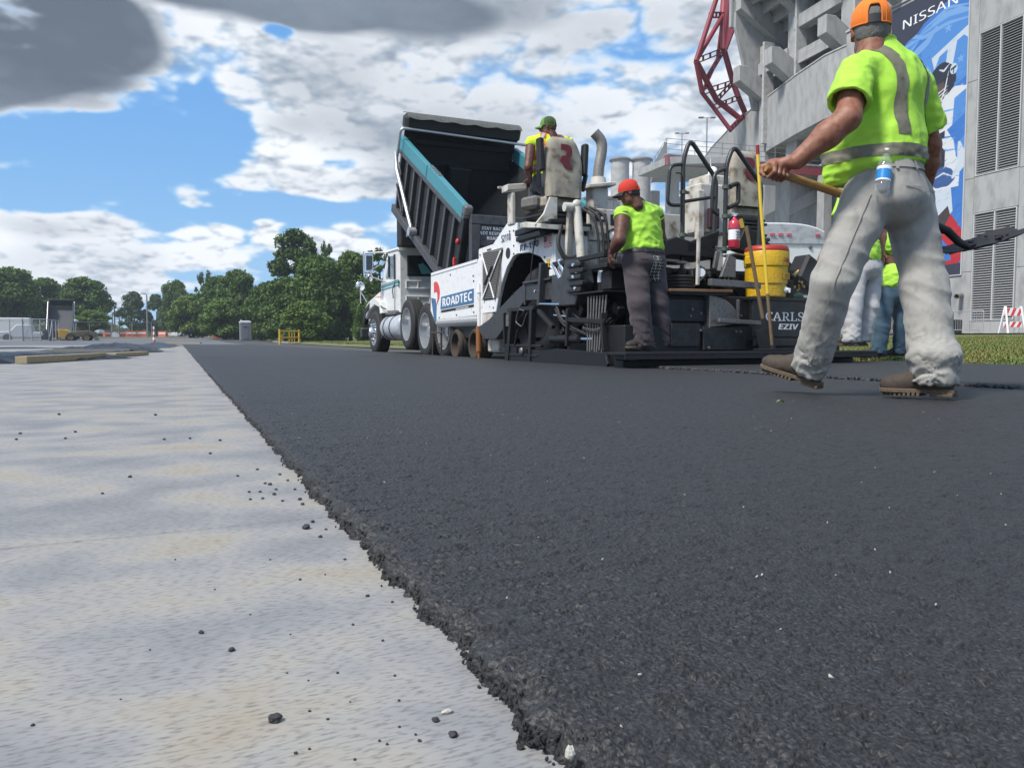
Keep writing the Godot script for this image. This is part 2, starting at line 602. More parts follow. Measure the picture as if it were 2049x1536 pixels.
class Field:
	var o:Vector3
	var h:float
	var nx:int
	var ny:int
	var nz:int
	var f := PackedFloat32Array()
	func _init(lo:Vector3,hi:Vector3,cell:float) -> void:
		o = lo; h = cell
		nx = int((hi.x - lo.x)/h)+2
		ny = int((hi.y - lo.y)/h)+2
		nz = int((hi.z - lo.z)/h)+2
		f.resize(nx*ny*nz)
		f.fill(1.0)
	func span(lo:Vector3,hi:Vector3) -> Array:
		var a := ((lo - o)/h).floor()
		var b := ((hi - o)/h).ceil()
		return [maxi(0,int(a.x)),mini(nx - 1,int(b.x)),maxi(0,int(a.y)),mini(ny - 1,int(b.y)),maxi(0,int(a.z)),mini(nz - 1,int(b.z))]
	func cap(a:Vector3,b:Vector3,ra:float,rb:float,k := .03) -> void:
		var m := maxf(ra,rb)+k+2.5*h
		var s := span(a.min(b) - Vector3(m,m,m),a.max(b)+Vector3(m,m,m))
		var ab := b - a
		var il := 1.0/maxf(ab.length_squared(),1e-9)
		var dr := rb - ra
		for z in range(s[4],s[5]+1):
			for y in range(s[2],s[3]+1):
				var i:int = (z*ny+y)*nx+s[0]
				var p := Vector3(o.x+s[0]*h,o.y+y*h,o.z+z*h) - a
				for x in range(s[0],s[1]+1):
					var t := clampf(p.dot(ab)*il,.0,1.0)
					var d := (p - ab*t).length() - ra - dr*t
					var e := f[i]
					var q := k - absf(d - e)
					if q > .0:
						f[i] = minf(d,e) - q*q/(4.0*k)
					elif d < e:
						f[i] = d
					i += 1
					p.x += h
	func ell(ce:Vector3,r:Vector3,bs := Basis.IDENTITY,k := .03) -> void:
		var m := maxf(r.x,maxf(r.y,r.z))+k+2.5*h
		var s := span(ce - Vector3(m,m,m),ce+Vector3(m,m,m))
		var inv := bs.transposed()
		var rm := minf(r.x,minf(r.y,r.z))
		for z in range(s[4],s[5]+1):
			for y in range(s[2],s[3]+1):
				var i:int = (z*ny+y)*nx+s[0]
				for x in range(s[0],s[1]+1):
					var p := inv*(Vector3(o.x+x*h,o.y+y*h,o.z+z*h) - ce)
					var k0 := (p/r).length()
					var k1 := (p/(r*r)).length()
					var d := k0*(k0 - 1.0)/k1 if k1 > 1e-6 else -rm
					var e := f[i]
					var q := k - absf(d - e)
					if q > .0:
						f[i] = minf(d,e) - q*q/(4.0*k)
					elif d < e:
						f[i] = d
					i += 1
	func clip(at:Vector3,n:Vector3,k := .008) -> void:
		for z in nz:
			for y in ny:
				var i:int = (z*ny+y)*nx
				var d := (Vector3(o.x,o.y+y*h,o.z+z*h) - at).dot(n)
				var st := n.x*h
				for x in nx:
					var e := f[i]
					if e < .6:
						var q := k - absf(d - e)
						f[i] = maxf(d,e)+(q*q/(4.0*k) if q > .0 else .0)
					i += 1
					d += st
	func carve(a:Vector3,b:Vector3,r:float,k := .01) -> void:
		var m := r+k+2.5*h
		var s := span(a.min(b) - Vector3(m,m,m),a.max(b)+Vector3(m,m,m))
		var ab := b - a
		var il := 1.0/maxf(ab.length_squared(),1e-9)
		for z in range(s[4],s[5]+1):
			for y in range(s[2],s[3]+1):
				for x in range(s[0],s[1]+1):
					var i:int = (z*ny+y)*nx+x
					var p := Vector3(o.x+x*h,o.y+y*h,o.z+z*h) - a
					var d := r - (p - ab*clampf(p.dot(ab)*il,.0,1.0)).length()
					var e := f[i]
					var q := k - absf(d - e)
					f[i] = maxf(d,e)+(q*q/(4.0*k) if q > .0 else .0)
	func value(p:Vector3) -> float:
		var q := (p - o)/h
		var x := clampi(int(q.x),0,nx - 2); var y := clampi(int(q.y),0,ny - 2); var z := clampi(int(q.z),0,nz - 2)
		var u := q.x - x; var v := q.y - y; var w := q.z - z
		var i := (z*ny+y)*nx+x
		var j := i+nx*ny
		return lerpf(lerpf(lerpf(f[i],f[i+1],u),lerpf(f[i+nx],f[i+nx+1],u),v),lerpf(lerpf(f[j],f[j+1],u),lerpf(f[j+nx],f[j+nx+1],u),v),w)
	func hit(p:Vector3,d:Vector3,far := .6) -> Vector3:
		var t := .0
		while t < far:
			var e := value(p+d*t)
			if e < .0015:break
			t += clampf(e*.7,.002,.05)
		return p+d*t
	func grad(p:Vector3) -> Vector3:
		var e := h*.8
		return Vector3(value(p+Vector3(e,0,0)) - value(p - Vector3(e,0,0)),value(p+Vector3(0,e,0)) - value(p - Vector3(0,e,0)),value(p+Vector3(0,0,e)) - value(p - Vector3(0,0,e))).normalized()
	func into(mb:MB,push = null,tint = null) -> void:
		var id := {}
		var P := PackedVector3Array()
		var lim := 2.6*h
		var sl := nx*ny
		var corner := [0,1,nx,nx+1,sl,sl+1,sl+nx,sl+nx+1]
		var E := [[0,1],[2,3],[4,5],[6,7],[0,2],[1,3],[4,6],[5,7],[0,4],[1,5],[2,6],[3,7]]
		for z in nz - 1:
			for y in ny - 1:
				var i := (z*ny+y)*nx
				for x in nx - 1:
					var e0 := f[i]
					if e0 < lim and e0 > -lim:
						var neg := 0
						for c in 8:
							if f[i+corner[c]] < .0:neg += 1
						if neg > 0 and neg < 8:
							var s := Vector3.ZERO
							var k := 0
							for e in E:
								var a := f[i+corner[e[0]]]
								var b := f[i+corner[e[1]]]
								if (a < .0) != (b < .0):
									var t := a/(a - b)
									var A:int = e[0]; var B:int = e[1]
									s += Vector3(lerpf(A & 1,B & 1,t),lerpf((A >> 1) & 1,(B >> 1) & 1,t),lerpf((A >> 2) & 1,(B >> 2) & 1,t))
									k += 1
							id[i] = P.size()
							P.append(o+(Vector3(x,y,z)+s/k)*h)
					i += 1
		var F := PackedInt32Array()
		for i in id:
			var neg:bool = f[i] < .0
			for ax in 3:
				var step:int = [1,nx,sl][ax]
				if (f[i+step] < .0) == neg:continue
				var u:int = [nx,sl,1][ax]
				var w:int = [sl,1,nx][ax]
				if not (id.has(i - u) and id.has(i - w) and id.has(i - u - w)):continue
				var q := [id[i],id[i - u],id[i - u - w],id[i - w]]
				if neg:q.reverse()
				F.append(q[0]); F.append(q[1]); F.append(q[2])
				F.append(q[0]); F.append(q[2]); F.append(q[3])
		var N := norms(P,F)
		if push != null:
			for i in P.size():
				P[i] += N[i]*push.call(P[i],N[i])
			N = norms(P,F)
		var C := PackedColorArray()
		if tint != null:
			mb.has_col = true
			C.resize(P.size())
			for i in P.size():C[i] = tint.call(P[i],N[i])
		for i in F:
			mb.v.append(P[i]); mb.n.append(N[i])
			if mb.has_col:mb.c.append(C[i] if C.size() else mb.col)
	func norms(P:PackedVector3Array,F:PackedInt32Array) -> PackedVector3Array:
		var N := PackedVector3Array()
		N.resize(P.size())
		for i in range(0,F.size(),3):
			var a := F[i]; var b := F[i+1]; var c := F[i+2]
			var g := (P[c] - P[a]).cross(P[b] - P[a])
			N[a] += g; N[b] += g; N[c] += g
		for i in N.size():N[i] = N[i].normalized()
		return N
func cloth_push(amp:float,sc:Vector3,sd:int) -> Callable:
	var a := noise(sd,1.0,2)
	var b := noise(sd+5,2.3,1)
	return func(p:Vector3,_n:Vector3) -> float:
		var q := p*sc
		var r := 1.0 - absf(a.get_noise_3dv(q))*2.6
		return amp*(r*.8+b.get_noise_3dv(q)*.7 - .35)
func trouser_push(amp:float,sd:int,hem:float,rise:float) -> Callable:
	var a := noise(sd,1.0,2)
	var b := noise(sd+3,1.0,2)
	return func(p:Vector3,_n:Vector3) -> float:
		var up := clampf((p.y - hem)/rise,.0,1.0)
		var low := (1.0 - up)*(1.0 - up)
		var w := a.get_noise_3d(p.x*7.0,p.y*4.0,p.z*7.0)
		var r1 := 1.0 - absf(a.get_noise_3d(p.x*3.4+9.0,p.y*15.0+w*1.3+p.x*3.0,p.z*3.4))*2.4
		var r2 := 1.0 - absf(b.get_noise_3d(p.x*2.4+p.y*4.2,p.y*2.0 - p.x*1.6,p.z*2.6+p.y*2.2))*2.4
		return amp*(.10+1.7*low)*(r1 - .4)+amp*.65*(r2 - .4)+amp*.16*(1.0 - absf(a.get_noise_3d(p.x*6.0 - p.y*7.0,p.y*5.0+p.z*3.0,p.z*6.0))*3.0 - .4)*clampf(1.2 - up,.0,1.0)
func body_frame(fwd:Vector3,up := Vector3.UP) -> Basis:
	var x := up.cross(fwd).normalized()
	var y := fwd.cross(x).normalized()
	return Basis(x,y,fwd.normalized())
func head_into(mb:MB,ce:Vector3,B:Basis,cell:float) -> void:
	var f := Field.new(ce - Vector3(.17,.19,.17),ce+Vector3(.17,.17,.17),cell)
	var L := func(x:float,y:float,z:float) -> Vector3:return ce+B*Vector3(x,y,z)
	f.ell(L.call(0,.032,-.012),Vector3(.075,.088,.096),B)
	f.ell(L.call(0,-.025,.03),Vector3(.06,.082,.064),B)
	f.cap(L.call(-.036,-.078,.02),L.call(.036,-.078,.02),.028,.028)
	f.cap(L.call(0,-.095,.062),L.call(0,-.09,.05),.02,.024)
	f.cap(L.call(-.036,.024,.074),L.call(.036,.024,.074),.013,.013,.015)
	f.cap(L.call(0,.012,.088),L.call(0,-.026,.108),.009,.014,.01)
	f.cap(L.call(-.012,-.031,.098),L.call(.012,-.031,.098),.009,.009,.01)
	f.cap(L.call(-.02,-.057,.083),L.call(.02,-.057,.083),.008,.008,.008)
	f.cap(L.call(-.016,-.067,.082),L.call(.016,-.067,.082),.008,.008,.008)
	for s in [-1.0,1.0]:
		f.carve(L.call(s*.031,.004,.1),L.call(s*.031,.004,.092),.014,.012)
		var E:Basis = B*Basis.from_euler(Vector3(.15,s*.35,0))
		f.ell(L.call(s*.077,-.004,-.014),Vector3(.011,.033,.02),E,.008)
		f.carve(L.call(s*.09,.0,-.006),L.call(s*.088,-.01,-.008),.008,.006)
	f.cap(L.call(0,-.04,-.035),L.call(0,-.15,-.045),.057,.06,.03)
	f.into(mb)
func eyes(o:Node,ce:Vector3,B:Basis) -> void:
	for s in [-1.0,1.0]:
		var m := MB.new()
		m.ball(ce+B*Vector3(s*.031,.005,.08),Vector3.ONE*.012,Basis.IDENTITY,10,6)
		var e := put(m,"eye",M.eye_white,o)
		var p := MB.new()
		p.ball(ce+B*Vector3(s*.031,.005,.0895),Vector3(.005,.005,.003),B,8,5)
		put(p,"iris",M.iris,e)
func baseball_cap(o:Node,ce:Vector3,B:Basis,m:Material,peak_m:Material,strap_m:Material,open:float,tint_panel:Material = null) -> void:
	var R := Vector3(.086,.104,.108)
	var c := ce+B*Vector3(0,.032,-.012)
	var pt := func(a:float,t:float,k:float) -> Vector3:
		var low := maxf(.0,1.0 - t/.25)
		var ph := maxf(.0,(t - .25)/.75)*PI*.5
		var sag := -(.006+.042*(.5+.5*cos(a)))*low
		return c+B*(Vector3(sin(a)*cos(ph),sin(ph)*(1.0 - .08*pow(sin(ph),6.0))+sag/R.y,-cos(a)*cos(ph))*R*k)
	var dome := MB.new()
	var back := MB.new()
	var SEG := 48
	var RW := 12
	for j in RW:
		for i in SEG:
			var a0 := TAU*(i - .5)/SEG - PI; var a1 := TAU*(i+.5)/SEG - PI
			var am := (a0+a1)*.5
			var t0 := float(j)/RW; var t1 := float(j+1)/RW
			var tm := (t0+t1)*.5
			var inop := open > .0 and pow(am/open,4.0)+pow(tm/.44,4.0) < 1.0
			if inop:continue
			var b:MB = back if tint_panel and absf(am) < 1.9 else dome
			for k in [1.0,.965]:
				var A:Vector3 = pt.call(a0,t0,k); var Bp:Vector3 = pt.call(a1,t0,k)
				var C:Vector3 = pt.call(a1,t1,k); var D:Vector3 = pt.call(a0,t1,k)
				var s := 1.0 if k == 1.0 else -1.0
				var nf := func(q:Vector3) -> Vector3:
					var l := B.inverse()*(q - c)
					return (B*(l/(R*R))).normalized()*s
				b.tri(A,Bp,C,nf.call(A),nf.call(Bp),nf.call(C))
				if j < RW - 1:b.tri(A,C,D,nf.call(A),nf.call(C),nf.call(D))
	var d := put(dome,"cap",m,o)
	if tint_panel:put(back,"mesh_panel",tint_panel,d)
	var rim := MB.new()
	var ring := []
	for i in 41:
		var a := TAU*i/40.0
		ring.append(pt.call(a,.0,.985))
	if open > .0:
		ring = []
		for i in 37:
			var a := open+(TAU - 2.0*open)*i/36.0
			ring.append(pt.call(a,.0,.985))
	rim.tube(ring,.0032,6)
	var ar := []
	if open > .0:
		for i in 17:
			var t := PI*i/16.0
			ar.append(pt.call(-signf(cos(t))*pow(absf(cos(t)),.5)*open,pow(sin(t),.5)*.44,.99))
		rim.tube(ar,.0034,6)
	var seam := MB.new()
	for k in [.62,1.57,2.6,-.62,-1.57,-2.6]:
		var ln := []
		for i in 9:
			if absf(k) < open and i < 5:continue
			ln.append(pt.call(k,i/8.2,1.004))
		seam.tube(ln,.0014,5)
	put(rim,"rim",m,d)
	put(seam,"seam",m,d)
	var but := MB.new()
	but.ball(pt.call(0,1.0,1.0),Vector3(.008,.006,.008),B,8,5)
	put(but,"button",m,d)
	if open > .0:
		var st := MB.new()
		var G := []
		for j in 2:
			var row := []
			for i in 13:
				row.append(pt.call(-open*1.02+open*2.04*i/12.0,.0+j*.2,.995))
			G.append(row)
		st.sheet(G,-B.z)
		put(st,"strap",strap_m,d)
	var pk := MB.new()
	for lay in 2:
		var G := []
		for j in 7:
			var row := []
			for i in 15:
				var a := PI+(i/14.0 - .5)*2.1
				var e := j/6.0
				var q:Vector3 = pt.call(a,.02,1.0)
				var l := (i/14.0 - .5)*2.0
				var out := .075*e*sqrt(maxf(.0,1.0 - l*l*.82))
				row.append(q+B*Vector3(0,-.012*e - .02*l*l*e - .004*lay,out))
			G.append(row)
		pk.sheet(G,B.y*(1.0 if lay == 0 else -1.0))
	put(pk,"peak",peak_m,d)
func hair_cap(o:Node,ce:Vector3,B:Basis,m:Material,low:float,cell := .006) -> void:
	var f := Field.new(ce - Vector3(.14,.16,.14),ce+Vector3(.14,.15,.14),cell)
	f.ell(ce+B*Vector3(0,.03,-.016),Vector3(.078,.084,.0985),B)
	f.ell(ce+B*Vector3(0,-.03,-.045),Vector3(.068,.07,.062),B,.03)
	f.clip(ce+B*Vector3(0,0,.012),(B*Vector3(0,-.55,1.0)).normalized())
	f.clip(ce+B*Vector3(0,low,-.06),(B*Vector3(0,-1.0,.25)).normalized())
	for s in [-1.0,1.0]:
		f.carve(ce+B*Vector3(s*.09,-.02,-.006),ce+B*Vector3(s*.07,.0,-.006),.028,.01)
	var b := MB.new()
	var nz := noise(31,90.0,2)
	f.into(b,func(p:Vector3,_n:Vector3) -> float:return .0025*nz.get_noise_3d(p.x,p.y*.35,p.z))
	put(b,"hair",m,o)
func grip_hand(mb:MB,c:Vector3,h:Vector3,e1:Vector3,R:float,wrist:Vector3,elbow:Vector3,k := 1.0,cell := .0035) -> void:
	var e2 := h.cross(e1).normalized()
	var f := Field.new(c - Vector3.ONE*.15,c+Vector3.ONE*.15,cell)
	var at := func(ax:float,deg:float,r:float) -> Vector3:
		var t := deg_to_rad(deg)
		return c+h*ax+(e1*cos(t)+e2*sin(t))*r
	var off := [-.034,-.011,.011,.032]
	var rad := [.0095,.01,.0095,.0082]
	var ext := [1.0,1.08,1.03,.86]
	var inward:Vector3 = (elbow - wrist).normalized()
	for i in 4:
		var r:float = R+rad[i]*k
		var ax:float = off[i]*k
		var m:Vector3 = at.call(ax,38.0,R+.015)
		var p1:Vector3 = at.call(ax*1.02,96.0,r+.012)
		var p2:Vector3 = at.call(ax*.98,160.0,r+.002)
		var p3:Vector3 = at.call(ax*.95,160.0+58.0*ext[i],r)
		f.cap(m,p1,rad[i]*1.18*k,rad[i]*1.02*k,.004)
		f.cap(p1,p2,rad[i]*1.04*k,rad[i]*.94*k,.003)
		f.cap(p2,p3,rad[i]*.94*k,rad[i]*.8*k,.003)
		f.cap(m,at.call(ax*.7,-32.0,R+.018),rad[i]*1.2*k,.015*k,.014)
		f.cap(at.call(ax*.7,-32.0,R+.018),wrist,.015*k,.021*k,.02)
	var t0:Vector3 = at.call(-.026*k,-46.0,R+.014)
	var t1:Vector3 = at.call(-.05*k,-80.0,R+.016)
	var t2:Vector3 = at.call(-.05*k,-125.0,R+.012)
	var t3:Vector3 = at.call(-.044*k,-165.0,R+.01)
	f.cap(wrist.lerp(t0,.5),t1,.017*k,.0135*k,.012)
	f.cap(t1,t2,.0125*k,.0115*k,.004)
	f.cap(t2,t3,.0115*k,.009*k,.004)
	f.cap(wrist,wrist+inward*.09,.027*k,.033*k,.015)
	f.into(mb)
func loose_hand(mb:MB,wrist:Vector3,elbow:Vector3,d:Vector3,pn:Vector3,side:float,cell := .004,curl := .5) -> void:
	var c := wrist+d*.08
	var f := Field.new(c - Vector3.ONE*.15,c+Vector3.ONE*.15,cell)
	var x := d.cross(pn).normalized()*side
	pn = (pn - d*pn.dot(d)).normalized()
	f.cap(wrist,wrist+(elbow - wrist).normalized()*.08,.027,.032,.015)
	for i in 4:
		var ax:float = [.032,.011,-.01,-.03][i]
		var ln:float = [.92,1.0,.94,.76][i]
		var r:float = [.0095,.01,.0095,.0084][i]
		var m := wrist+d*.092+x*ax
		f.cap(wrist+d*.015+x*ax*.55,m,.017,.0125,.014)
		var a := curl*(.7+.12*i)
		var d1 := (d*cos(a)+pn*sin(a)).normalized()
		var d2 := (d*cos(a*2.1)+pn*sin(a*2.1)).normalized()
		var d3 := (d*cos(a*2.9)+pn*sin(a*2.9)).normalized()
		var p1 := m+d1*.043*ln
		var p2 := p1+d2*.028*ln
		f.cap(m,p1,r*1.1,r,.004)
		f.cap(p1,p2,r,r*.92,.003)
		f.cap(p2,p2+d3*.02*ln,r*.9,r*.75,.003)
	var t0 := wrist+d*.03+x*.026
	var t1 := t0+(d*.6+x*.75+pn*.25).normalized()*.044
	f.cap(wrist+d*.018+x*.012,t0,.018,.016,.012)
	f.cap(t0,t1,.0155,.0125,.008)
	f.cap(t1,t1+(d*.95+x*.2+pn*.3).normalized()*.032,.012,.009,.004)
	f.into(mb)
func limb(f:Field,a:Vector3,b:Vector3,ra:float,rb:float,bulge := .0,side := Vector3.ZERO) -> void:
	f.cap(a,b,ra,rb)
	if bulge > .0:
		f.cap(a.lerp(b,.18)+side*bulge,a.lerp(b,.48)+side*bulge,ra*.9,ra*.82,.03)
func work_boot(o:Node,heel:Vector3,toe:Vector3,upv:Vector3,m:Material,sole_m:Material,lace_m:Material,cell:float,k := 1.0,called := "boot") -> void:
	var z := (toe - heel).normalized()
	var B := body_frame(z,upv)
	var L := func(x:float,y:float,zz:float) -> Vector3:return heel+B*(Vector3(x,y,zz)*k)
	var lo:Vector3 = heel.min(toe) - Vector3.ONE*.1*k; var hi:Vector3 = heel.max(toe)+Vector3(.1,.23,.1)*k
	var f := Field.new(lo,hi,cell)
	f.ell(L.call(0,.045,.245),Vector3(.047,.043,.06)*k,B,.02)
	f.cap(L.call(.004,.055,.2),L.call(0,.07,.12),.044*k,.043*k)
	f.cap(L.call(0,.055,.05),L.call(0,.06,.09),.043*k,.042*k)
	f.cap(L.call(0,.09,.065),L.call(0,.165,.05),.046*k,.052*k)
	f.cap(L.call(0,.085,.16),L.call(0,.13,.1),.03*k,.036*k)
	f.clip(L.call(0,.022,0),-B.y)
	var b := MB.new()
	var nz := noise(77,26.0,3)
	f.into(b,func(p:Vector3,_n:Vector3) -> float:return .0025*nz.get_noise_3dv(p))
	var bo := put(b,called,m,o)
	var s := MB.new()
	var ol := PackedVector2Array()
	var half := [[-.004,.0],[.002,.024],[.03,.037],[.075,.037],[.12,.034],[.17,.043],[.215,.051],[.255,.05],[.285,.038],[.303,.018],[.307,.0]]
	for q in half:ol.append(Vector2(q[1],q[0])*k)
	for i in range(half.size() - 2,0,-1):ol.append(Vector2(-half[i][1],half[i][0])*k)
	s.prism(ol,heel+B.y*.012*k,B.x,B.z,B.y,.02*k,.004)
	var hp := PackedVector2Array([Vector2(-.036,.004)*k,Vector2(.036,.004)*k,Vector2(.036,.09)*k,Vector2(-.036,.09)*k])
	s.prism(hp,heel,B.x,B.z,B.y,.016*k,.003)
	for i in 9:
		var zz := .135+i*.0185
		var w := .044 if i < 6 else .04 - (i - 6)*.006
		s.box(L.call(0,.007,zz),Vector3(w*2.0,.014,.012)*k,B,.002)
	put(s,"sole",sole_m,bo)
	var l := MB.new()
	for i in 4:
		var zz := .175 - i*.022
		var y := .108+i*.016
		l.tube([L.call(-.03,y - .012,zz),L.call(-.012,y+.012,zz - .002),L.call(.012,y+.01,zz - .014),L.call(.03,y - .01,zz - .016)],.0032*k,6)
	put(l,"lace",lace_m,bo)
func tape(f:Field,pts:Array,dirs:Array,across:Array,width:float,lift:float,push:Callable,steps := 3) -> MB:
	var b := MB.new()
	var G := []
	var pth := []
	for i in pts.size() - 1:
		for k in steps:
			var t := float(k)/steps
			pth.append([pts[i].lerp(pts[i+1],t),dirs[i].lerp(dirs[i+1],t).normalized(),across[i].lerp(across[i+1],t).normalized()])
	pth.append([pts[-1],dirs[-1],across[-1]])
	var up := Vector3.ZERO
	var kept := []
	for e in pth:
		var row := []
		var miss := false
		for j in 7:
			var q:Vector3 = e[0]+e[2]*(j/6.0 - .5)*width
			var hp := f.hit(q - e[1]*.3,e[1],.7)
			if f.value(hp) > .012:miss = true
			var g := f.grad(hp)
			row.append(hp+g*(push.call(hp,g)+lift))
		if miss:continue
		up -= e[1]
		G.append(row)
		kept.append(e)
	pth = kept
	var R := G.size(); var C := 7
	var N := []
	for j in R:
		var row := []
		for i in C:
			var du:Vector3 = G[j][mini(i+1,C - 1)] - G[j][maxi(i - 1,0)]
			var dv:Vector3 = G[mini(j+1,R - 1)][i] - G[maxi(j - 1,0)][i]
			var g := du.cross(dv).normalized()
			row.append(g if g.dot(-pth[j][1]) >= .0 else -g)
		N.append(row)
	for j in R - 1:
		for i in C - 1:
			b.tri(G[j][i],G[j][i+1],G[j+1][i+1],N[j][i],N[j][i+1],N[j+1][i+1])
			b.tri(G[j][i],G[j+1][i+1],G[j+1][i],N[j][i],N[j+1][i+1],N[j+1][i])
	return b
func skeleton(J:Dictionary,cell:float,k := 1.0) -> Field:
	var lo:Vector3 = J.head; var hi:Vector3 = J.head
	for key in ["neck","shL","shR","elL","elR","wrL","wrR","pel","knL","knR","anL","anR"]:
		lo = lo.min(J[key]); hi = hi.max(J[key])
	var f := Field.new(lo - Vector3.ONE*.16,hi+Vector3.ONE*.16,cell)
	f.cap(J.neck,J.head.lerp(J.neck,.45),.064*k,.058*k)
	f.cap(J.neck,J.chest,.07*k,.098*k,.05)
	f.cap(J.chest,J.pel,.098*k,.105*k,.05)
	for s in ["L","R"]:
		f.cap(J.neck.lerp(J["sh" + s],.3),J["sh" + s],.052*k,.05*k,.03)
		limb(f,J["sh" + s],J["el" + s],.056*k,.042*k)
		f.cap(J["el" + s],J["el" + s].lerp(J["wr" + s],.35),.043*k,.046*k)
		f.cap(J["el" + s].lerp(J["wr" + s],.35),J["wr" + s],.046*k,.028*k)
		f.cap(J["hip" + s],J["kn" + s],.078*k,.055*k)
		f.cap(J["kn" + s],J["an" + s],.054*k,.036*k)
	return f
func around(J:Dictionary,keys:Array,m:float) -> Array:
	var lo:Vector3 = J[keys[0]]; var hi := lo
	for q in keys:
		lo = lo.min(J[q]); hi = hi.max(J[q])
	return [lo - Vector3.ONE*m,hi+Vector3.ONE*m]
func trousers(J:Dictionary,F:Vector3,cell:float,r:Dictionary,hem:float) -> Field:
	var bx := around(J,["pel","hipL","hipR","knL","knR","anL","anR"],.18)
	var f := Field.new(bx[0],bx[1],cell)
	var B := body_frame(F)
	f.ell(J.pel+Vector3(0,.03,0),Vector3(r.waist,.17,r.depth),B,.05)
	f.ell(J.pel+Vector3(0,-.07,0) - F*.035,Vector3(r.seat,.13,r.depth*.98),B,.05)
	for s in ["L","R"]:
		f.cap(J["hip" + s],J["kn" + s],r.thigh,r.knee,.03)
		f.cap(J["kn" + s],J["an" + s],r.knee,r.cuff,.03)
	f.clip(J.pel+Vector3(0,r.get("top",.09),0),Vector3.UP)
	if hem > .0:f.clip(Vector3(0,hem,0),Vector3.DOWN)
	return f
func dirt_tint(base:Color,sd:int,hem:float,amount := 1.0) -> Callable:
	var a := noise(sd,7.0,4)
	var b := noise(sd+1,30.0,3)
	return func(p:Vector3,_n:Vector3) -> Color:
		var g := smoothstep(.12,.42,a.get_noise_3d(p.x,p.y*.45,p.z))*.22
		var low := clampf(1.0 - (p.y - hem)/.5,.0,1.0)
		var s := smoothstep(.34,.5,b.get_noise_3d(p.x,p.y*.4,p.z)+.14*low)*.16
		var t := clampf(g+s,.0,1.0)*amount
		return base.lerp(Color(.06,.055,.048),t)
func worker_with_shovel() -> void:
	var J := {"head":Vector3(2.980,1.701,-2.678),"neck":Vector3(3.027,1.607,-2.674),"chest":Vector3(3.075,1.391,-2.640),"shL":Vector3(2.830,1.459,-2.620),"shR":Vector3(3.285,1.472,-2.662),"elL":Vector3(2.730,1.243,-2.562),"wrL":Vector3(2.563,1.068,-2.690),"hand":Vector3(2.499,1.021,-2.737),"elR":Vector3(3.444,1.231,-2.709),"wrR":Vector3(3.546,1.025,-2.815),"handR":Vector3(3.444,.867,-2.746),"pel":Vector3(3.085,.993,-2.654),"hipL":Vector3(2.962,.930,-2.649),"hipR":Vector3(3.224,.943,-2.656),"knL":Vector3(2.797,.535,-2.686),"anL":Vector3(2.852,.128,-2.877),"knR":Vector3(3.236,.523,-2.559),"anR":Vector3(3.165,.107,-2.433),"heelL":Vector3(2.884,.029,-2.835),"toeL":Vector3(2.780,.111,-3.104),"heelR":Vector3(3.194,.014,-2.349),"toeR":Vector3(3.090,.011,-2.635),"belly":Vector3(2.855,1.132,-2.632),"shovA":Vector3(2.461,1.039,-2.766),"shovB":Vector3(3.003,.965,-2.798),"shovC":Vector3(3.498,.846,-2.727),"shovD":Vector3(3.539,.830,-2.719),"shovE":Vector3(3.680,.739,-2.673),"shovF":Vector3(3.986,.833,-2.611),"shovG":Vector3(3.555,.703,-2.693),"botA":Vector3(2.891,.917,-2.515),"botB":Vector3(2.935,1.120,-2.531)}
	var Fp := Vector3(-.42,0,-.907)
	var F := Vector3(-.30,0,-.954).normalized()
	var B := body_frame(F)
	var at := Vector3(3.02,0,-2.6)
	var o := thing("person",at,"person in orange cap, grey-striped neon tee and pale trousers, striding with a shovel","person")
	var HB := body_frame(Vector3(.64,-.03,-.77).normalized())
	var sk := skeleton(J,.0125)
	limb(sk,J.shL,J.elL,.058,.047,.012,Vector3(0,-1,0))
	sk.cap(J.elL,J.elL.lerp(J.wrL,.4),.05,.052)
	sk.cap(J.elL.lerp(J.wrL,.4),J.wrL,.052,.034)
	sk.cap(J.neck+Vector3(0,-.02,0),J.head+Vector3(0,-.02,0),.073,.066)
	var bm := MB.new()
	sk.into(bm)
	head_into(bm,J.head,HB,.006)
	var ax:Vector3 = (J.shovC - J.shovA).normalized()
	var tc := Vector3(-.733,.05,.645)
	var e1 := (Vector3.UP*.85+tc*.35)
	e1 = (e1 - ax*e1.dot(ax)).normalized()
	if ax.cross(e1).dot(tc) < .0:
		grip_hand(bm,J.shovA+ax*.055,-ax,e1,.019,J.wrL,J.elL,1.08)
	else:
		grip_hand(bm,J.shovA+ax*.055,ax,e1,.019,J.wrL,J.elL,1.08)
	grip_hand(bm,J.handR,-ax,(Vector3(-.1,.9,-.4) - ax*ax.dot(Vector3(-.1,.9,-.4))).normalized(),.018,J.wrR,J.elR,1.05)
	put(bm,"body",M.skin_tan,o)
	eyes(o,J.head,HB)
	hair_cap(o,J.head,HB,M.hair_grey,-.068,.005)
	baseball_cap(o,J.head+HB.y*.004,HB,M.cap_orange,M.cap_orange,M.cap_strap,.37)
	var rg := MB.new()
	var rgc:Vector3 = J.shovA+ax*.05
	var tr := trousers(J,Fp,.01,{"waist":.195,"depth":.15,"seat":.2,"thigh":.116,"knee":.096,"cuff":.08},.0)
	tr.cap(J.knR,J.anR,.098,.094,.03)
	tr.ell(J.anR+Vector3(.0,.09,.0),Vector3(.108,.06,.108),Basis.IDENTITY,.04)
	tr.clip(Vector3(3.0,.078,-2.65),Vector3(.05,-1.0,-.06).normalized())
	var lz := MB.new()
	tr.into(lz,trouser_push(.0105,11,.06,.42),dirt_tint(Color(.31,.303,.28),21,.08))
	var pants := put(lz,"trousers",M.cloth_vc,o)
	var wb := MB.new()
	var pts := []; var dirs := []; var acr := []
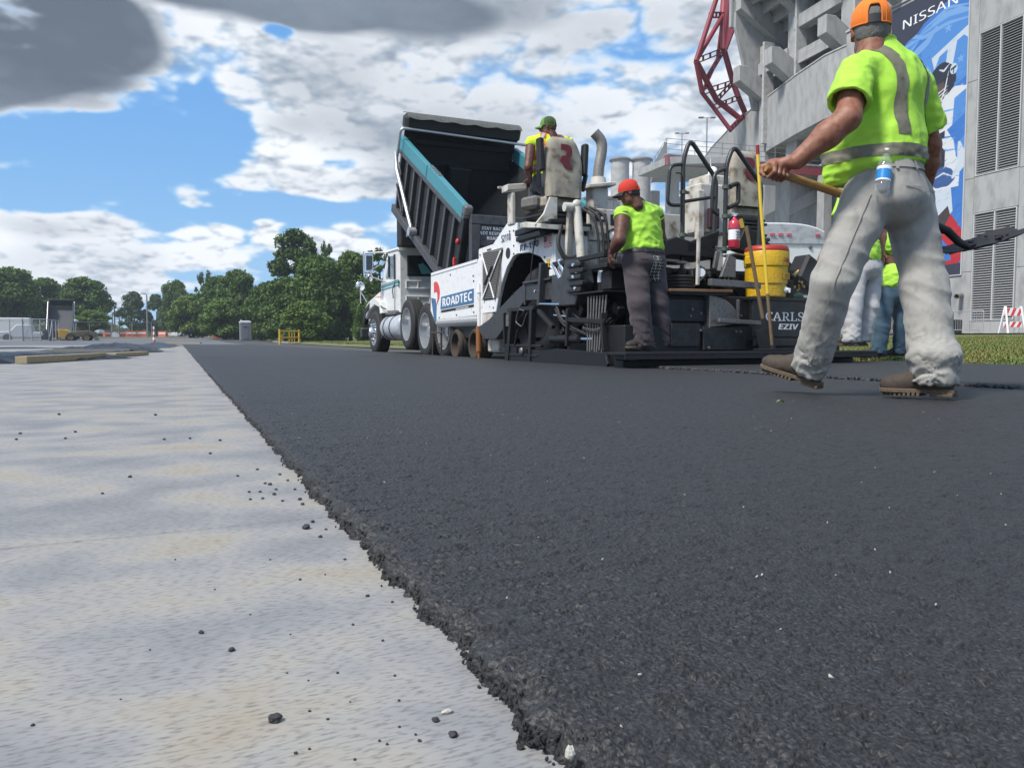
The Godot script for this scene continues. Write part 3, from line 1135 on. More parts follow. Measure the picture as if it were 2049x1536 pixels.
	for i in 25:
		var t := TAU*i/24.0
		var d := (B.x*cos(t)+B.z*sin(t))
		pts.append(J.pel+Vector3(0,.068,0)); dirs.append(-d); acr.append(Vector3.UP)
	var none := func(_p:Vector3,_n:Vector3) -> float:return .002
	put(tape(tr,pts.map(func(q):return q),dirs,acr,.036,.003,none,2),"waistband",M.trouser_trim,pants)
	for s in [-.09,.06,.15]:
		var q:Vector3 = J.pel+B.x*s
		put(tape(tr,[q+Vector3(0,.088,0)+F*.05,q+Vector3(0,.04,0)+F*.05],[F,F],[B.x,B.x],.011,.007,none,4),"belt_loop",M.trouser_trim,pants)
	for s in [-.085,.085]:
		var q:Vector3 = J.pel+B.x*s+Vector3(0,-.035,0)
		put(tape(tr,[q - B.x*.055,q+B.x*.055],[F,F],[Vector3.UP,Vector3.UP],.008,.0045,none,6),"pocket_welt",M.trouser_trim,pants)
	for s in ["L","R"]:
		var sd := B.x*(1.0 if s == "L" else -1.0)
		var hp:Vector3 = J["hip" + s]; var kp:Vector3 = J["kn" + s]; var ap:Vector3 = J["an" + s]+Vector3(0,.04,0)
		var back:Vector3 = (-sd+F*.55).normalized()
		put(tape(tr,[hp,hp.lerp(kp,.5),kp,kp.lerp(ap,.5),ap],[back,back,back,back,back],[F,F,F,F,F],.007,.006,trouser_push(.0105,11,.06,.42),7),"side_seam",M.trouser_trim,pants)
	var bx := around(J,["neck","pel","shL","shR"],.29)
	var sh := Field.new(bx[0],bx[1],.01)
	sh.ell(J.chest+B.z*.0+Vector3(.012,.03,0),Vector3(.195,.2,.132),B,.04)
	sh.ell(J.pel+Vector3(0,.2,0)+F*.035,Vector3(.212,.2,.19),B,.06)
	sh.ell(J.pel+Vector3(0,.1,0)+F*.03,Vector3(.222,.1,.19),B,.05)
	sh.cap(J.neck+Vector3(0,-.035,0),J.shL+Vector3(0,.0,0),.082,.078,.05)
	sh.cap(J.neck+Vector3(0,-.035,0),J.shR+Vector3(0,.0,0),.082,.074,.06)
	sh.cap(J.neck,J.neck+Vector3(0,.012,0)+F*.02,.079,.076,.03)
	sh.cap(J.pel+F*.17+B.x*.13+Vector3(0,.2,0),J.pel+F*.185+B.x*.14+Vector3(0,.04,0),.08,.055,.08)
	sh.clip(J.pel+Vector3(0,.055,0),(Vector3.DOWN - F*.22+B.x*-.12).normalized())
	sh.clip(J.neck+Vector3(0,.032,0),(Vector3.UP+F*.2).normalized())
	var push := cloth_push(.008,Vector3(4.6,3.4,4.6),44)
	var fine := cloth_push(.008,Vector3(7.0,13.0,7.0),45)
	var pw:float = J.pel.y
	var shirt_push := func(p:Vector3,n:Vector3) -> float:
		return push.call(p,n)+fine.call(p,n)*clampf(1.0 - (p.y - pw - .05)/.22,.12,1.0)
	var sm := MB.new()
	sh.into(sm,shirt_push)
	for s in [["shL","elL",.08,.099,.66],["shR","elR",.07,.09,.72]]:
		var a:Vector3 = J[s[0]]; var e:Vector3 = a.lerp(J[s[1]],s[4])+(Vector3(-.012,0,.0) if s[0] == "shL" else Vector3.ZERO)
		var d := (e - a).normalized()
		var sf := Field.new(a.min(e) - Vector3.ONE*.15,a.max(e)+Vector3.ONE*.15,.0085)
		sf.cap(a - d*.01,e+d*.06,s[2],s[3])
		sf.clip(e,d,.004)
		sf.carve(a+d*.13,e+d*.08,s[3] - .027,.006)
		sf.into(sm,cloth_push(.005,Vector3(7,9,7),51))
	var shirt := put(sm,"shirt",M.neon_shirt,o)
	for s in [1.0,-1.0]:
		var l:Vector3 = B.x*.118*s
		var P := []; var D := []; var A := []
		P.append(J.neck+l*.95+F*.09+Vector3(0,-.02,0)); D.append((Vector3.DOWN - F*.2).normalized()); A.append(B.x)
		P.append(J.neck+l*.97+F*.02+Vector3(0,-.02,0)); D.append(Vector3.DOWN); A.append(B.x)
		P.append(J.neck+l*.98 - F*.03+Vector3(0,-.05,0)); D.append((Vector3.DOWN+F*.8).normalized()); A.append(B.x)
		for k in 7:
			P.append(J.chest+l*(1.0 - .02*k)+Vector3(0,.11 - .052*k,0)); D.append(F); A.append(B.x)
		put(tape(sh,P,D,A,.052,.0025,shirt_push),"reflective_stripe",M.reflective,shirt)
	P_ring(sh,J.pel+Vector3(0,.128,0)+F*.03,B,.056,shirt_push,shirt)
	var col := MB.new()
	var ring := []
	for i in 29:
		var t := TAU*i/28.0
		ring.append(J.neck+Vector3(0,.036,0)+(B.x*cos(t)*.068+B.z*sin(t)*.068)+Vector3(0,-.012*sin(t),0))
	col.tube(ring,.0095,7)
	put(col,"collar",M.neon_shirt,shirt)
	work_boot(o,J.heelL,J.toeL,(Vector3.UP+Vector3(.1,0,.3)).normalized(),M.boot_brown,M.boot_sole,M.boot_lace,.0075,1.08)
	work_boot(o,J.heelR,J.toeR,Vector3.UP,M.boot_brown,M.boot_sole,M.boot_lace,.0075,1.08)
	var sc := MB.new()
	ring = []
	for i in 25:
		var t := TAU*i/24.0
		ring.append(rgc+(J.wrL - rgc)*.0+Vector3.ZERO)
	var A0:Vector3 = J.shovA; var C0:Vector3 = J.shovC; var D0:Vector3 = J.shovD; var E0:Vector3 = J.shovE; var G0:Vector3 = J.shovG; var H0:Vector3 = J.shovF
	var sv := thing("shovel",G0,"shovel with a yellow-brown wooden handle and black tar-coated blade, carried by the striding person","shovel")
	var hb := MB.new()
	hb.tube([A0 - ax*.004,A0,A0.lerp(C0,.3),A0.lerp(C0,.7),C0],.019,14,[.012,.0185,.0195,.0195,.0185])
	put(hb,"handle",M.handle_wood,sv)
	var so := MB.new()
	so.tube([C0 - ax*.01,D0,D0+ax*.05,D0.lerp(E0,.7)+Vector3(0,-.004,0),E0,E0+(H0 - E0)*.15],.02,12,[.0215,.0225,.021,.019,.017,.008])
	put(so,"socket",M.tar_metal,sv)
	var bl := MB.new()
	var along := (H0 - G0)
	var wd := Vector3(.38,.19,-.87)
	wd = (wd - along.normalized()*wd.dot(along.normalized())).normalized()
	var nn := along.normalized().cross(wd).normalized()
	if nn.y < .0:nn = -nn
	for lay in 2:
		var G := []
		for j in 13:
			var t := j/12.0
			var row := []
			var hw := .115*(1.0 - pow(maxf(.0,t - .72)/.3,2.0)*.55)
			for i in 13:
				var l := i/6.0 - 1.0
				var q := G0+along*t+wd*hw*l+nn*(.02*l*l - .018*sin(t*PI)+.006*absf(sin(t*9.0+l*4.0)) - .004*lay)
				row.append(q)
			G.append(row)
		bl.sheet(G,nn*(1.0 if lay == 0 else -1.0))
	for s in [-1.0,1.0]:
		bl.bar(G0+wd*.03*s,G0+wd*.113*s+nn*.02,.03,.006,nn)
	var r := RandomNumberGenerator.new(); r.seed = 4
	for i in 9:
		bl.lump(G0+along*r.randf_range(.1,.8)+wd*r.randf_range(-.09,.09)+nn*r.randf_range(-.004,.012),Vector3(.012,.007,.012)*r.randf_range(.6,1.5),r)
	put(bl,"blade",M.tar_metal,sv)
	var b0:Vector3 = J.botA; var b1:Vector3 = J.botB
	var bd := (b1 - b0).normalized()
	var bh := (b1 - b0).length()
	var bt := thing("water_bottle",b0,"clear water bottle with a blue and white label in a back trouser pocket","bottle")
	var bq := MB.new()
	bq.lathe([.0,.0,.024,.0,.031,.008,.0315,bh*.2,.0295,bh*.23,.0315,bh*.26,.032,bh*.6,.029,bh*.7,.02,bh*.82,.0125,bh*.9,.0125,bh*.93],b0,bd,24,.3)
	put(bq,"bottle_body",M.clear_plastic,bt)
	var lb := MB.new()
	lb.lathe([.0322,bh*.3,.0322,bh*.52],b0,bd,28)
	var lab := put(lb,"bottle_label",M.label_blue,bt)
	var lw := MB.new()
	lw.lathe([.0326,bh*.52,.0326,bh*.585],b0,bd,28)
	put(lw,"label_band",M.white_paint,lab)
	lw = MB.new()
	lw.lathe([.0326,bh*.27,.0326,bh*.305],b0,bd,28)
	put(lw,"label_band",M.white_paint,lab)
	var bc := MB.new()
	bc.lathe([.0,bh*.93,.0148,bh*.93,.0152,bh*.945,.0148,bh*1.0,.0,bh*1.0],b0,bd,18,.9)
	put(bc,"bottle_cap",M.white_plastic,bt)
func P_ring(f:Field,c:Vector3,B:Basis,width:float,push:Callable,parent:Node,called := "reflective_stripe",m:Material = null,lift := .0025) -> void:
	var pts := []; var dirs := []; var acr := []
	for i in 41:
		var t := TAU*i/40.0
		var d := (B.x*cos(t)+B.z*sin(t))
		pts.append(c); dirs.append(-d); acr.append(Vector3.UP)
	put(tape(f,pts,dirs,acr,width,lift,push,2),called,m if m else M.reflective,parent)
func worker_in_red_cap() -> void:
	var J := {"head":Vector3(4.202,1.741,-6.694),"neck":Vector3(4.359,1.634,-6.761),"chest":Vector3(4.387,1.441,-6.737),"shL":Vector3(4.153,1.535,-6.725),"shR":Vector3(4.636,1.596,-6.856),"elL":Vector3(4.045,1.255,-6.602),"wrL":Vector3(4.043,1.144,-6.759),"hand":Vector3(4.072,1.089,-6.798),"elR":Vector3(4.764,1.333,-6.948),"wrR":Vector3(4.767,1.196,-7.157),"handR":Vector3(4.774,1.147,-7.205),"pel":Vector3(4.399,1.126,-6.723),"hipL":Vector3(4.286,1.079,-6.704),"hipR":Vector3(4.538,1.095,-6.758),"knL":Vector3(4.284,.646,-6.612),"anL":Vector3(4.346,.245,-6.626),"knR":Vector3(4.559,.655,-6.689),"anR":Vector3(4.643,.249,-6.715),"heelL":Vector3(4.436,.179,-6.626),"toeL":Vector3(4.148,.175,-6.620),"heelR":Vector3(4.699,.181,-6.741),"toeR":Vector3(4.489,.178,-6.668)}
	var F := Vector3(-.10,0,-1.0).normalized()
	var B := body_frame(F)
	var o := thing("person",Vector3(4.42,.17,-6.75),"person in red cap, sleeveless neon shirt and dark trousers standing on the machine's step","person")
	var HB := body_frame(Vector3(-.82,-.32,-.5).normalized())
	var sk := skeleton(J,.016,1.12)
	for s in ["L","R"]:
		limb(sk,J["sh" + s],J["el" + s],.073,.056,.01,-F)
		sk.cap(J["el" + s],J["el" + s].lerp(J["wr" + s],.4),.056,.055)
	var bm := MB.new()
	sk.into(bm)
	head_into(bm,J.head,HB,.007)
	loose_hand(bm,J.wrL,J.elL,(Vector3(.1,-.85,-.4)).normalized(),Vector3(.9,0,.2).normalized(),1.0,.005)
	loose_hand(bm,J.wrR,J.elR,(Vector3(-.6,-.5,-.6)).normalized(),Vector3(0,-1,.2).normalized(),-1.0,.006)
	put(bm,"body",M.skin_dark,o)
	eyes(o,J.head,HB)
	hair_cap(o,J.head,HB,M.hair_black,-.055,.007)
	baseball_cap(o,J.head+HB.y*.004,HB,M.cap_red,M.cap_black,M.cap_orange,.55)
	var br := MB.new()
	var wd:Vector3 = (J.wrL - J.elL).normalized()
	br.lathe([.033,-.008,.036,.0,.033,.008],J.wrL - wd*.03,wd,16)
	put(br,"wristband",M.cap_red,o)
	var tr := trousers(J,F,.014,{"waist":.225,"depth":.17,"seat":.225,"thigh":.135,"knee":.11,"cuff":.108,"top":.06},.2)
	var lz := MB.new()
	tr.into(lz,trouser_push(.011,13,.2,.3),dirt_tint(Color(.062,.05,.055),24,.2,.6))
	var pants := put(lz,"trousers",M.cloth_vc,o)
	var none := func(_p:Vector3,_n:Vector3) -> float:return .003
	P_ring(tr,J.pel+Vector3(0,.04,0),B,.036,none,pants,"belt",M.belt_black,.005)
	for s in [-.13,.0,.1]:
		var q:Vector3 = J.pel+B.x*s
		put(tape(tr,[q+Vector3(0,.065,0),q+Vector3(0,.012,0)],[F,F],[B.x,B.x],.012,.01,none,4),"belt_loop",M.trouser_dark,pants)
	for s in [-.1,.1]:
		var q:Vector3 = J.pel+B.x*s+Vector3(0,-.05,0)
		put(tape(tr,[q - B.x*.06,q+B.x*.06],[F,F],[Vector3.UP,Vector3.UP],.009,.006,none,6),"pocket_welt",M.trouser_dark,pants)
	var bx := around(J,["neck","pel","shL","shR"],.29)
	var sh := Field.new(bx[0],bx[1],.0135)
	sh.ell(J.chest+Vector3(0,.02,0),Vector3(.21,.22,.155),B,.05)
	sh.ell(J.pel+Vector3(0,.19,0)+F*.04,Vector3(.235,.2,.2),B,.06)
	sh.ell(J.pel+Vector3(0,.08,0)+F*.03,Vector3(.25,.09,.205),B,.05)
	for s in ["L","R"]:
		sh.cap(J.neck+Vector3(0,-.03,0),J["sh" + s]+Vector3(0,.0,0),.085,.083,.05)
	sh.clip(J.pel+Vector3(0,.035,0),(Vector3.DOWN - F*.16).normalized())
	sh.clip(J.neck+Vector3(0,.045,0),(Vector3.UP+F*.3).normalized())
	var p1 := cloth_push(.010,Vector3(4.6,5.5,4.6),61)
	var p2 := cloth_push(.007,Vector3(7,13,7),62)
	var pw:float = J.pel.y
	var shp := func(p:Vector3,n:Vector3) -> float:
		return p1.call(p,n)+p2.call(p,n)*clampf(1.0 - (p.y - pw - .05)/.3,.2,1.0)
	var sm := MB.new()
	sh.into(sm,shp)
	var shirt := put(sm,"shirt",M.neon_shirt,o)
	for s in ["L","R"]:
		var a:Vector3 = J["sh" + s]; var d:Vector3 = (J["el" + s] - a).normalized()
		var g := MB.new()
		var f := g.frame(d)
		var ring := []
		for i in 21:
			var t := TAU*i/20.0
			ring.append(a+d*.055+(f[0]*cos(t)+f[1]*sin(t))*.078)
		g.tube(ring,.012,7)
		put(g,"armhole_hem",M.neon_shirt,shirt)
	work_boot(o,J.heelL,J.toeL,Vector3.UP,M.boot_dark,M.boot_sole,M.boot_lace,.013)
	work_boot(o,J.heelR,J.toeR,Vector3.UP,M.boot_dark,M.boot_sole,M.boot_lace,.013)
	var rc:Vector3 = tr.hit(J.pel - F*.4+Vector3(0,-.02,0)+B.x*-.03,F)
	var rag := MB.new()
	rag.has_uv = true
	var G := []
	for j in 9:
		var row := []
		for i in 7:
			var y := j/8.0
			var w := lerpf(.05,.035,y)*(1.0+.7*sin(y*2.6))
			var q := rc+B.x*((.5 - i/6.0)*2.0*w - .05*y+.02)+Vector3(0,.0 - .24*y,0)
			var hp:Vector3 = tr.hit(q - F*.3,F)
			row.append(hp - F*(.018+.008*sin(i*1.7+j)))
		G.append(row)
	for j in 8:
		for i in 6:
			rag.uvquad(G[j+1][i],G[j+1][i+1],G[j][i+1],G[j][i],-F,i/6.0,(i+1)/6.0,j/8.0,(j+1)/8.0)
	lone(rag,"bandana",M.bandana,"black and white checked cloth hanging from the dark trousers' back pocket","cloth")
func seated_operator() -> void:
	var J := {"head":Vector3(4.499,3.032,-9.137),"neck":Vector3(4.560,2.915,-9.158),"chest":Vector3(4.489,2.681,-9.174),"shL":Vector3(4.276,2.805,-9.166),"shR":Vector3(4.850,2.895,-9.248),"elL":Vector3(4.191,2.473,-9.073),"wrL":Vector3(4.312,2.378,-9.288),"elR":Vector3(5.000,2.596,-9.328),"wrR":Vector3(4.904,2.483,-9.582),"pel":Vector3(4.527,2.352,-9.192),"hipL":Vector3(4.421,2.329,-9.182),"hipR":Vector3(4.669,2.360,-9.240),"knL":Vector3(4.565,2.404,-9.670),"anL":Vector3(4.641,1.978,-9.829),"knR":Vector3(4.821,2.434,-9.724),"anR":Vector3(4.891,1.993,-9.830)}
	var F := Vector3(-.05,0,-1.0).normalized()
	var B := body_frame(F)
	var o := thing("person",Vector3(4.75,2.05,-9.2),"person in green mesh cap and orange striped safety vest sitting on the machine's near seat","person")
	var HB := body_frame(Vector3(-.75,-.12,-.66).normalized())
	var sk := skeleton(J,.02,1.1)
	for s in ["L","R"]:limb(sk,J["sh" + s],J["el" + s],.066,.05)
	var bm := MB.new()
	sk.into(bm)
	head_into(bm,J.head,HB,.008)
	loose_hand(bm,J.wrL,J.elL,Vector3(.2,-.3,-1.0).normalized(),Vector3.DOWN,1.0,.007)
	loose_hand(bm,J.wrR,J.elR,Vector3(-.2,-.3,-1.0).normalized(),Vector3.DOWN,-1.0,.007)
	put(bm,"body",M.skin_dark,o)
	eyes(o,J.head,HB)
	hair_cap(o,J.head,HB,M.skin_dark,-.045,.008)
	baseball_cap(o,J.head+HB.y*.004,HB,M.cap_green,M.cap_green,M.cap_strap,.5,M.cap_mesh)
	var tr := trousers(J,F,.02,{"waist":.2,"depth":.16,"seat":.19,"thigh":.11,"knee":.09,"cuff":.085},.0)
	var lz := MB.new()
	tr.into(lz,trouser_push(.008,17,1.2,.5),dirt_tint(Color(.05,.06,.085),25,1.2,.6))
	put(lz,"trousers",M.cloth_vc,o)
	var bx := around(J,["neck","pel","shL","shR"],.29)
	var sh := Field.new(bx[0],bx[1],.016)
	sh.ell(J.chest+Vector3(0,.03,0),Vector3(.205,.25,.15),B,.05)
	sh.ell(J.pel+Vector3(0,.13,0)+F*.02,Vector3(.215,.2,.18),B,.05)
	for s in ["L","R"]:
		sh.cap(J.neck+Vector3(0,-.035,0),J["sh" + s]+Vector3(0,.005,0),.08,.082,.05)
	sh.clip(J.pel+Vector3(0,.0,0),Vector3.DOWN)
	sh.clip(J.neck+Vector3(0,.035,0),Vector3.UP)
	var push := cloth_push(.008,Vector3(6,7,6),71)
	var sm := MB.new()
	sh.into(sm,push)
	var vest := put(sm,"safety_vest",M.vest_yellow,o)
	for s in [1.0,-1.0]:
		for lay in [[.1,M.vest_orange,.004],[.05,M.vest_silver,.008]]:
			var P := []; var D := []; var A := []
			var l:Vector3 = B.x*.125*s
			P.append(J.neck+l+F*.06); D.append(Vector3.DOWN); A.append(B.x)
			P.append(J.neck+l*1.02 - F*.02+Vector3(0,-.02,0)); D.append((Vector3.DOWN+F*.7).normalized()); A.append(B.x)
			for k in 6:
				P.append(J.chest+l*1.05+Vector3(0,.13 - .06*k,0)); D.append(F); A.append(B.x)
			put(tape(sh,P,D,A,lay[0],lay[2],push),"vest_stripe",lay[1],vest)
	P_ring(sh,J.pel+Vector3(0,.14,0),B,.1,push,vest,"vest_stripe",M.vest_orange,.005)
	P_ring(sh,J.pel+Vector3(0,.14,0),B,.05,push,vest,"vest_stripe",M.vest_silver,.009)
	for s in ["L","R"]:
		var fd := Vector3(.0,.0,-1.0)
		work_boot(o,J["an" + s]+Vector3(0,-.12,.06),J["an" + s]+Vector3(0,-.12,-.24),Vector3.UP,M.boot_dark,M.boot_sole,M.boot_lace,.018)
func bystander(J:Dictionary,F:Vector3,at:Vector3,label:String,pants:Color,cap_m:Material,skin:Material,boots:Material,hem:float,sd:int) -> void:
	var B := body_frame(F)
	var o := thing("person",at,label,"person")
	var HB := body_frame((F+Vector3(0,-.15,0)).normalized())
	var sk := skeleton(J,.02,1.08)
	var bm := MB.new()
	sk.into(bm)
	head_into(bm,J.head,HB,.008)
	for s in [["L",1.0],["R",-1.0]]:
		var d:Vector3 = (J["wr" + s[0]] - J["el" + s[0]]).normalized()
		loose_hand(bm,J["wr" + s[0]],J["el" + s[0]],(d+Vector3(0,-.5,0)).normalized(),-B.x*s[1],s[1],.006)
	put(bm,"body",skin,o)
	eyes(o,J.head,HB)
	hair_cap(o,J.head,HB,M.hair_black,-.055,.008)
	baseball_cap(o,J.head+HB.y*.004,HB,cap_m,cap_m,M.cap_strap,.5)
	var tr := trousers(J,F,.016,{"waist":.19,"depth":.15,"seat":.19,"thigh":.115,"knee":.095,"cuff":.095,"top":.06},hem)
	var lz := MB.new()
	tr.into(lz,trouser_push(.012,sd,hem,.32),dirt_tint(pants,sd+2,hem,.5))
	put(lz,"trousers",M.cloth_vc,o)
	var bx := around(J,["neck","pel","shL","shR"],.29)
	var sh := Field.new(bx[0],bx[1],.017)
	sh.ell(J.chest+Vector3(0,.02,0),Vector3(.2,.21,.14),B,.05)
	sh.ell(J.pel+Vector3(0,.16,0),Vector3(.205,.19,.165),B,.06)
	sh.ell(J.pel+Vector3(0,.06,0),Vector3(.212,.09,.165),B,.05)
	for s in ["L","R"]:
		sh.cap(J.neck+Vector3(0,-.03,0),J["sh" + s],.08,.076,.05)
	sh.clip(J.pel+Vector3(0,.0,0),Vector3.DOWN)
	sh.clip(J.neck+Vector3(0,.04,0),Vector3.UP)
	var sm := MB.new()
	sh.into(sm,cloth_push(.01,Vector3(5,9,5),sd+7))
	for s in ["L","R"]:
		var a:Vector3 = J["sh" + s]; var e:Vector3 = a.lerp(J["el" + s],.65)
		var d := (e - a).normalized()
		var sf := Field.new(a.min(e) - Vector3.ONE*.14,a.max(e)+Vector3.ONE*.14,.013)
		sf.cap(a,e+d*.05,.076,.088)
		sf.clip(e,d,.004)
		sf.into(sm)
	put(sm,"shirt",M.neon_shirt,o)
	for s in ["L","R"]:
		var an:Vector3 = J["an" + s]
		work_boot(o,Vector3(an.x,hem - .05,an.z) - F*.07,Vector3(an.x,hem - .05,an.z)+F*.23,Vector3.UP,boots,M.boot_sole,M.boot_lace,.013)
func people() -> void:
	worker_with_shovel()
	worker_in_red_cap()
	seated_operator()
	bystander({"head":Vector3(7.151,2.114,-6.555),"neck":Vector3(7.209,1.936,-6.573),"chest":Vector3(7.224,1.696,-6.552),"shL":Vector3(6.970,1.849,-6.563),"shR":Vector3(7.569,1.892,-6.632),"elL":Vector3(6.807,1.527,-6.527),"wrL":Vector3(6.584,1.245,-6.475),"elR":Vector3(7.694,1.568,-6.666),"wrR":Vector3(7.593,1.291,-6.584),"pel":Vector3(7.284,1.148,-6.546),"hipL":Vector3(7.169,1.097,-6.539),"hipR":Vector3(7.451,1.111,-6.580),"knL":Vector3(7.076,.656,-6.497),"anL":Vector3(7.046,.259,-6.485),"knR":Vector3(7.378,.662,-6.529),"anR":Vector3(7.314,.247,-6.586)},Vector3(-.45,0,-.9).normalized(),Vector3(7.6,.17,-6.6),"person in pale grey trousers standing on the right end of the machine's walkway",Color(.42,.42,.43),M.cap_red,M.skin_tan,M.boot_dark,.25,81)
	bystander({"head":Vector3(8.517,1.907,-7.202),"neck":Vector3(8.550,1.741,-7.232),"chest":Vector3(8.533,1.496,-7.225),"shL":Vector3(8.305,1.669,-7.280),"shR":Vector3(8.875,1.684,-7.250),"elL":Vector3(8.155,1.287,-7.213),"wrL":Vector3(8.022,1.017,-7.035),"elR":Vector3(8.927,1.318,-7.205),"wrR":Vector3(8.721,1.027,-7.058),"pel":Vector3(8.513,.915,-7.197),"hipL":Vector3(8.387,.848,-7.193),"hipR":Vector3(8.638,.854,-7.193),"knL":Vector3(8.294,.430,-7.153),"anL":Vector3(8.232,.040,-7.156),"knR":Vector3(8.615,.431,-7.122),"anR":Vector3(8.576,.025,-7.114)},Vector3(-.8,0,-.6).normalized(),Vector3(8.5,.0,-7.2),"person in blue jeans and neon shirt standing on the verge beyond the striding person",Color(.035,.075,.115),M.cap_orange,M.skin_dark,M.boot_dark,.09,91)
const BLOBS := [
	[-559,331,116,57,1.00,1.00],[-483,337,71,34,.50,.80],[-586,269,72,43,.70,.70],[-521,271,73,30,.70,.45],[-573,233,27,24,.60,.30],[-559,258,27,22,.40,.40],
	[-292,386,154,37,.90,.90],[-169,388,151,35,1.00,.80],[-244,369,79,25,.70,.50],[-28,407,129,32,.70,.35],[-384,383,83,24,.60,.70],[-439,331,61,47,.75,.05],
	[-368,329,67,39,.70,.05],[-463,280,41,29,.55,.05],[-412,269,38,17,.40,.00],[-327,342,34,24,.40,.00],[-238,322,85,47,.75,.10],[-268,291,90,34,.65,.10],
	[-316,299,41,18,.35,.00],[-169,292,113,57,.80,.08],[-80,318,141,84,.80,.10],[81,330,167,110,.80,.06],[239,339,159,107,.70,.05],[145,379,158,57,.50,.15],
	[299,260,118,55,.50,.00],[-207,245,93,28,.60,.20],[-292,249,47,18,.45,.10],[-339,277,23,11,.30,.00],[-339,198,109,18,.60,.05],[-244,192,85,20,.55,.05],
	[-373,170,28,21,.65,.10],[-412,190,38,9,.40,.00],[-169,202,56,19,.50,.10],[-125,221,76,38,.50,.20],[-316,218,41,18,.40,.00],[-516,134,108,20,.70,.10],
	[-559,123,41,19,.50,.10],[-476,97,56,34,.65,.05],[-540,77,81,30,.60,.05],[-455,69,47,23,.50,.05],[-573,87,36,21,.45,.05],[-423,117,32,8,.35,.00],
	[-501,51,109,17,.40,.00],[-379,105,47,25,.70,.00],[-412,86,27,13,.50,.00],[-362,72,45,18,.40,.00],[-310,136,23,8,.55,.00],[-301,117,26,13,.50,.00],
	[-207,117,43,16,.60,.00],[-194,144,24,8,.35,.00],[-144,76,76,25,.40,.00],[-15,241,129,58,.50,.15],[49,223,77,38,.50,.05],[100,210,77,32,.50,.00],
	[177,220,94,25,.40,.00],[-54,179,97,38,.40,.10],[233,259,36,25,.50,.05],[16,198,168,32,.45,.00],[208,295,124,69,.50,.00],[177,177,125,25,.40,.00],
	[-80,135,129,25,.30,.00],[49,271,97,38,.40,.05],[-470,199,118,43,-.80,.00],[-545,186,56,33,-.70,.00],[-373,225,50,21,-.40,.00],[-292,340,23,27,-.50,.00],
	[-292,348,53,13,-.40,.00],[-384,303,16,12,-.20,.00],[145,260,50,23,-.80,.00],[113,234,32,10,-.40,.00],[-384,149,89,13,-.60,.00],[-268,161,96,16,-.55,.00],
	[-423,47,32,35,-.30,.00],[-345,127,28,18,-.40,.00],[-256,131,30,25,-.30,.00],[-516,159,78,8,-.40,.00],[-345,254,34,18,-.50,.00]]
var cover := PackedFloat32Array()
var dusk := PackedFloat32Array()
func lay_clouds() -> void:
	cover.resize(210*84); dusk.resize(210*84)
	for b in BLOBS:
		for iy in 84:
			for ix in 210:
				var rx:float = (ix*8.0 - 840.0 - b[0])/b[2]*.86
				if rx > 1.0 or rx < -1.0:continue
				var ry:float = (iy*8.0 - 40.0 - b[1])/b[3]*.86
				var k := 1.0 - rx*rx - ry*ry
				if k > .0:
					cover[iy*210+ix] += b[4]*k*1.15
					dusk[iy*210+ix] += b[5]*k*1.3
func sky_colors(na:FastNoiseLite,nb:FastNoiseLite,nc:FastNoiseLite,az:float,el:float) -> Color:
	var y := sin(el)
	var t := pow(clampf(1.0 - y,.0,1.0),4.2)
	var blue := Color(.34,.555,.80).lerp(Color(.62,.775,.885),t)
	var dir := Vector3(cos(el)*sin(az),.0,-cos(el)*cos(az))
	var sq := 1.0/(.35+.9*clampf(el,.0,.6))
	var q := Vector3(dir.x*1.7*sq,el*4.2*sq,dir.z*1.7*sq)
	var X := az*1000.0+nc.get_noise_3dv(q)*55.0
	var Y := el*1000.0+nc.get_noise_3dv(q+Vector3(7,7,7))*26.0
	var inside := clampf(1.0 - maxf(absf(az) - .62,.0)/.15,.0,1.0)*clampf(1.0 - maxf(el - .46,.0)/.1,.0,1.0)
	var w := .0
	var dk := .0
	if inside > .0:
		var gx := clampf((X+840.0)/8.0,.0,208.9)
		var gy2 := clampf((Y+40.0)/8.0,.0,82.9)
		var ix := int(gx); var iy := int(gy2)
		var i := iy*210+ix
		var fx := gx - ix; var fy := gy2 - iy
		w = lerpf(lerpf(cover[i],cover[i+1],fx),lerpf(cover[i+210],cover[i+211],fx),fy)
		dk = lerpf(lerpf(dusk[i],dusk[i+1],fx),lerpf(dusk[i+210],dusk[i+211],fx),fy)
	var w_out := .30+nc.get_noise_3dv(q*.4)*.5
	var dk_out := clampf(nc.get_noise_3dv(q*.35+Vector3(3,0,0))*1.8+.1,.0,1.0)*clampf(el*2.2,.0,1.0)
	w = lerpf(w_out,clampf(w,-.6,.54+dk*.5),inside)
	dk = clampf(lerpf(dk_out,dk,inside),.0,1.0)
	var n0 := na.get_noise_3dv(q)
	var p0 := absf(nb.get_noise_3dv(q*2.2))
	var up := Vector3(0,.075,0)
	var n2 := na.get_noise_3dv(q+up)
	var p2 := absf(nb.get_noise_3dv((q+up*.4)*2.2))
	var D := w - .15+n0*1.1+(p0 - .16)*1.15
	var a := smoothstep(-.12,.36,D+absf(n2)*.06)
	var relief := (n2 - n0)*1.3+(p2 - p0)*1.5
	var thick := clampf((D - .25)*.7,.0,1.0)
	var sh := clampf(.12+relief*2.1+thick*.34 - p0*.75,.0,1.0)
	var c := Color(.905,.912,.925).lerp(Color(.54,.59,.645),sh)
	var dd := clampf(dk*1.25+n0*.5*minf(dk*2.0,1.0),.0,1.0)*smoothstep(.0,.4,D)
	c = c.lerp(Color(.36,.395,.44).lerp(Color(.52,.56,.61),clampf(.35+n0*.9+relief*.35,.0,1.0)),dd)
	return blue.lerp(c,a*.97)
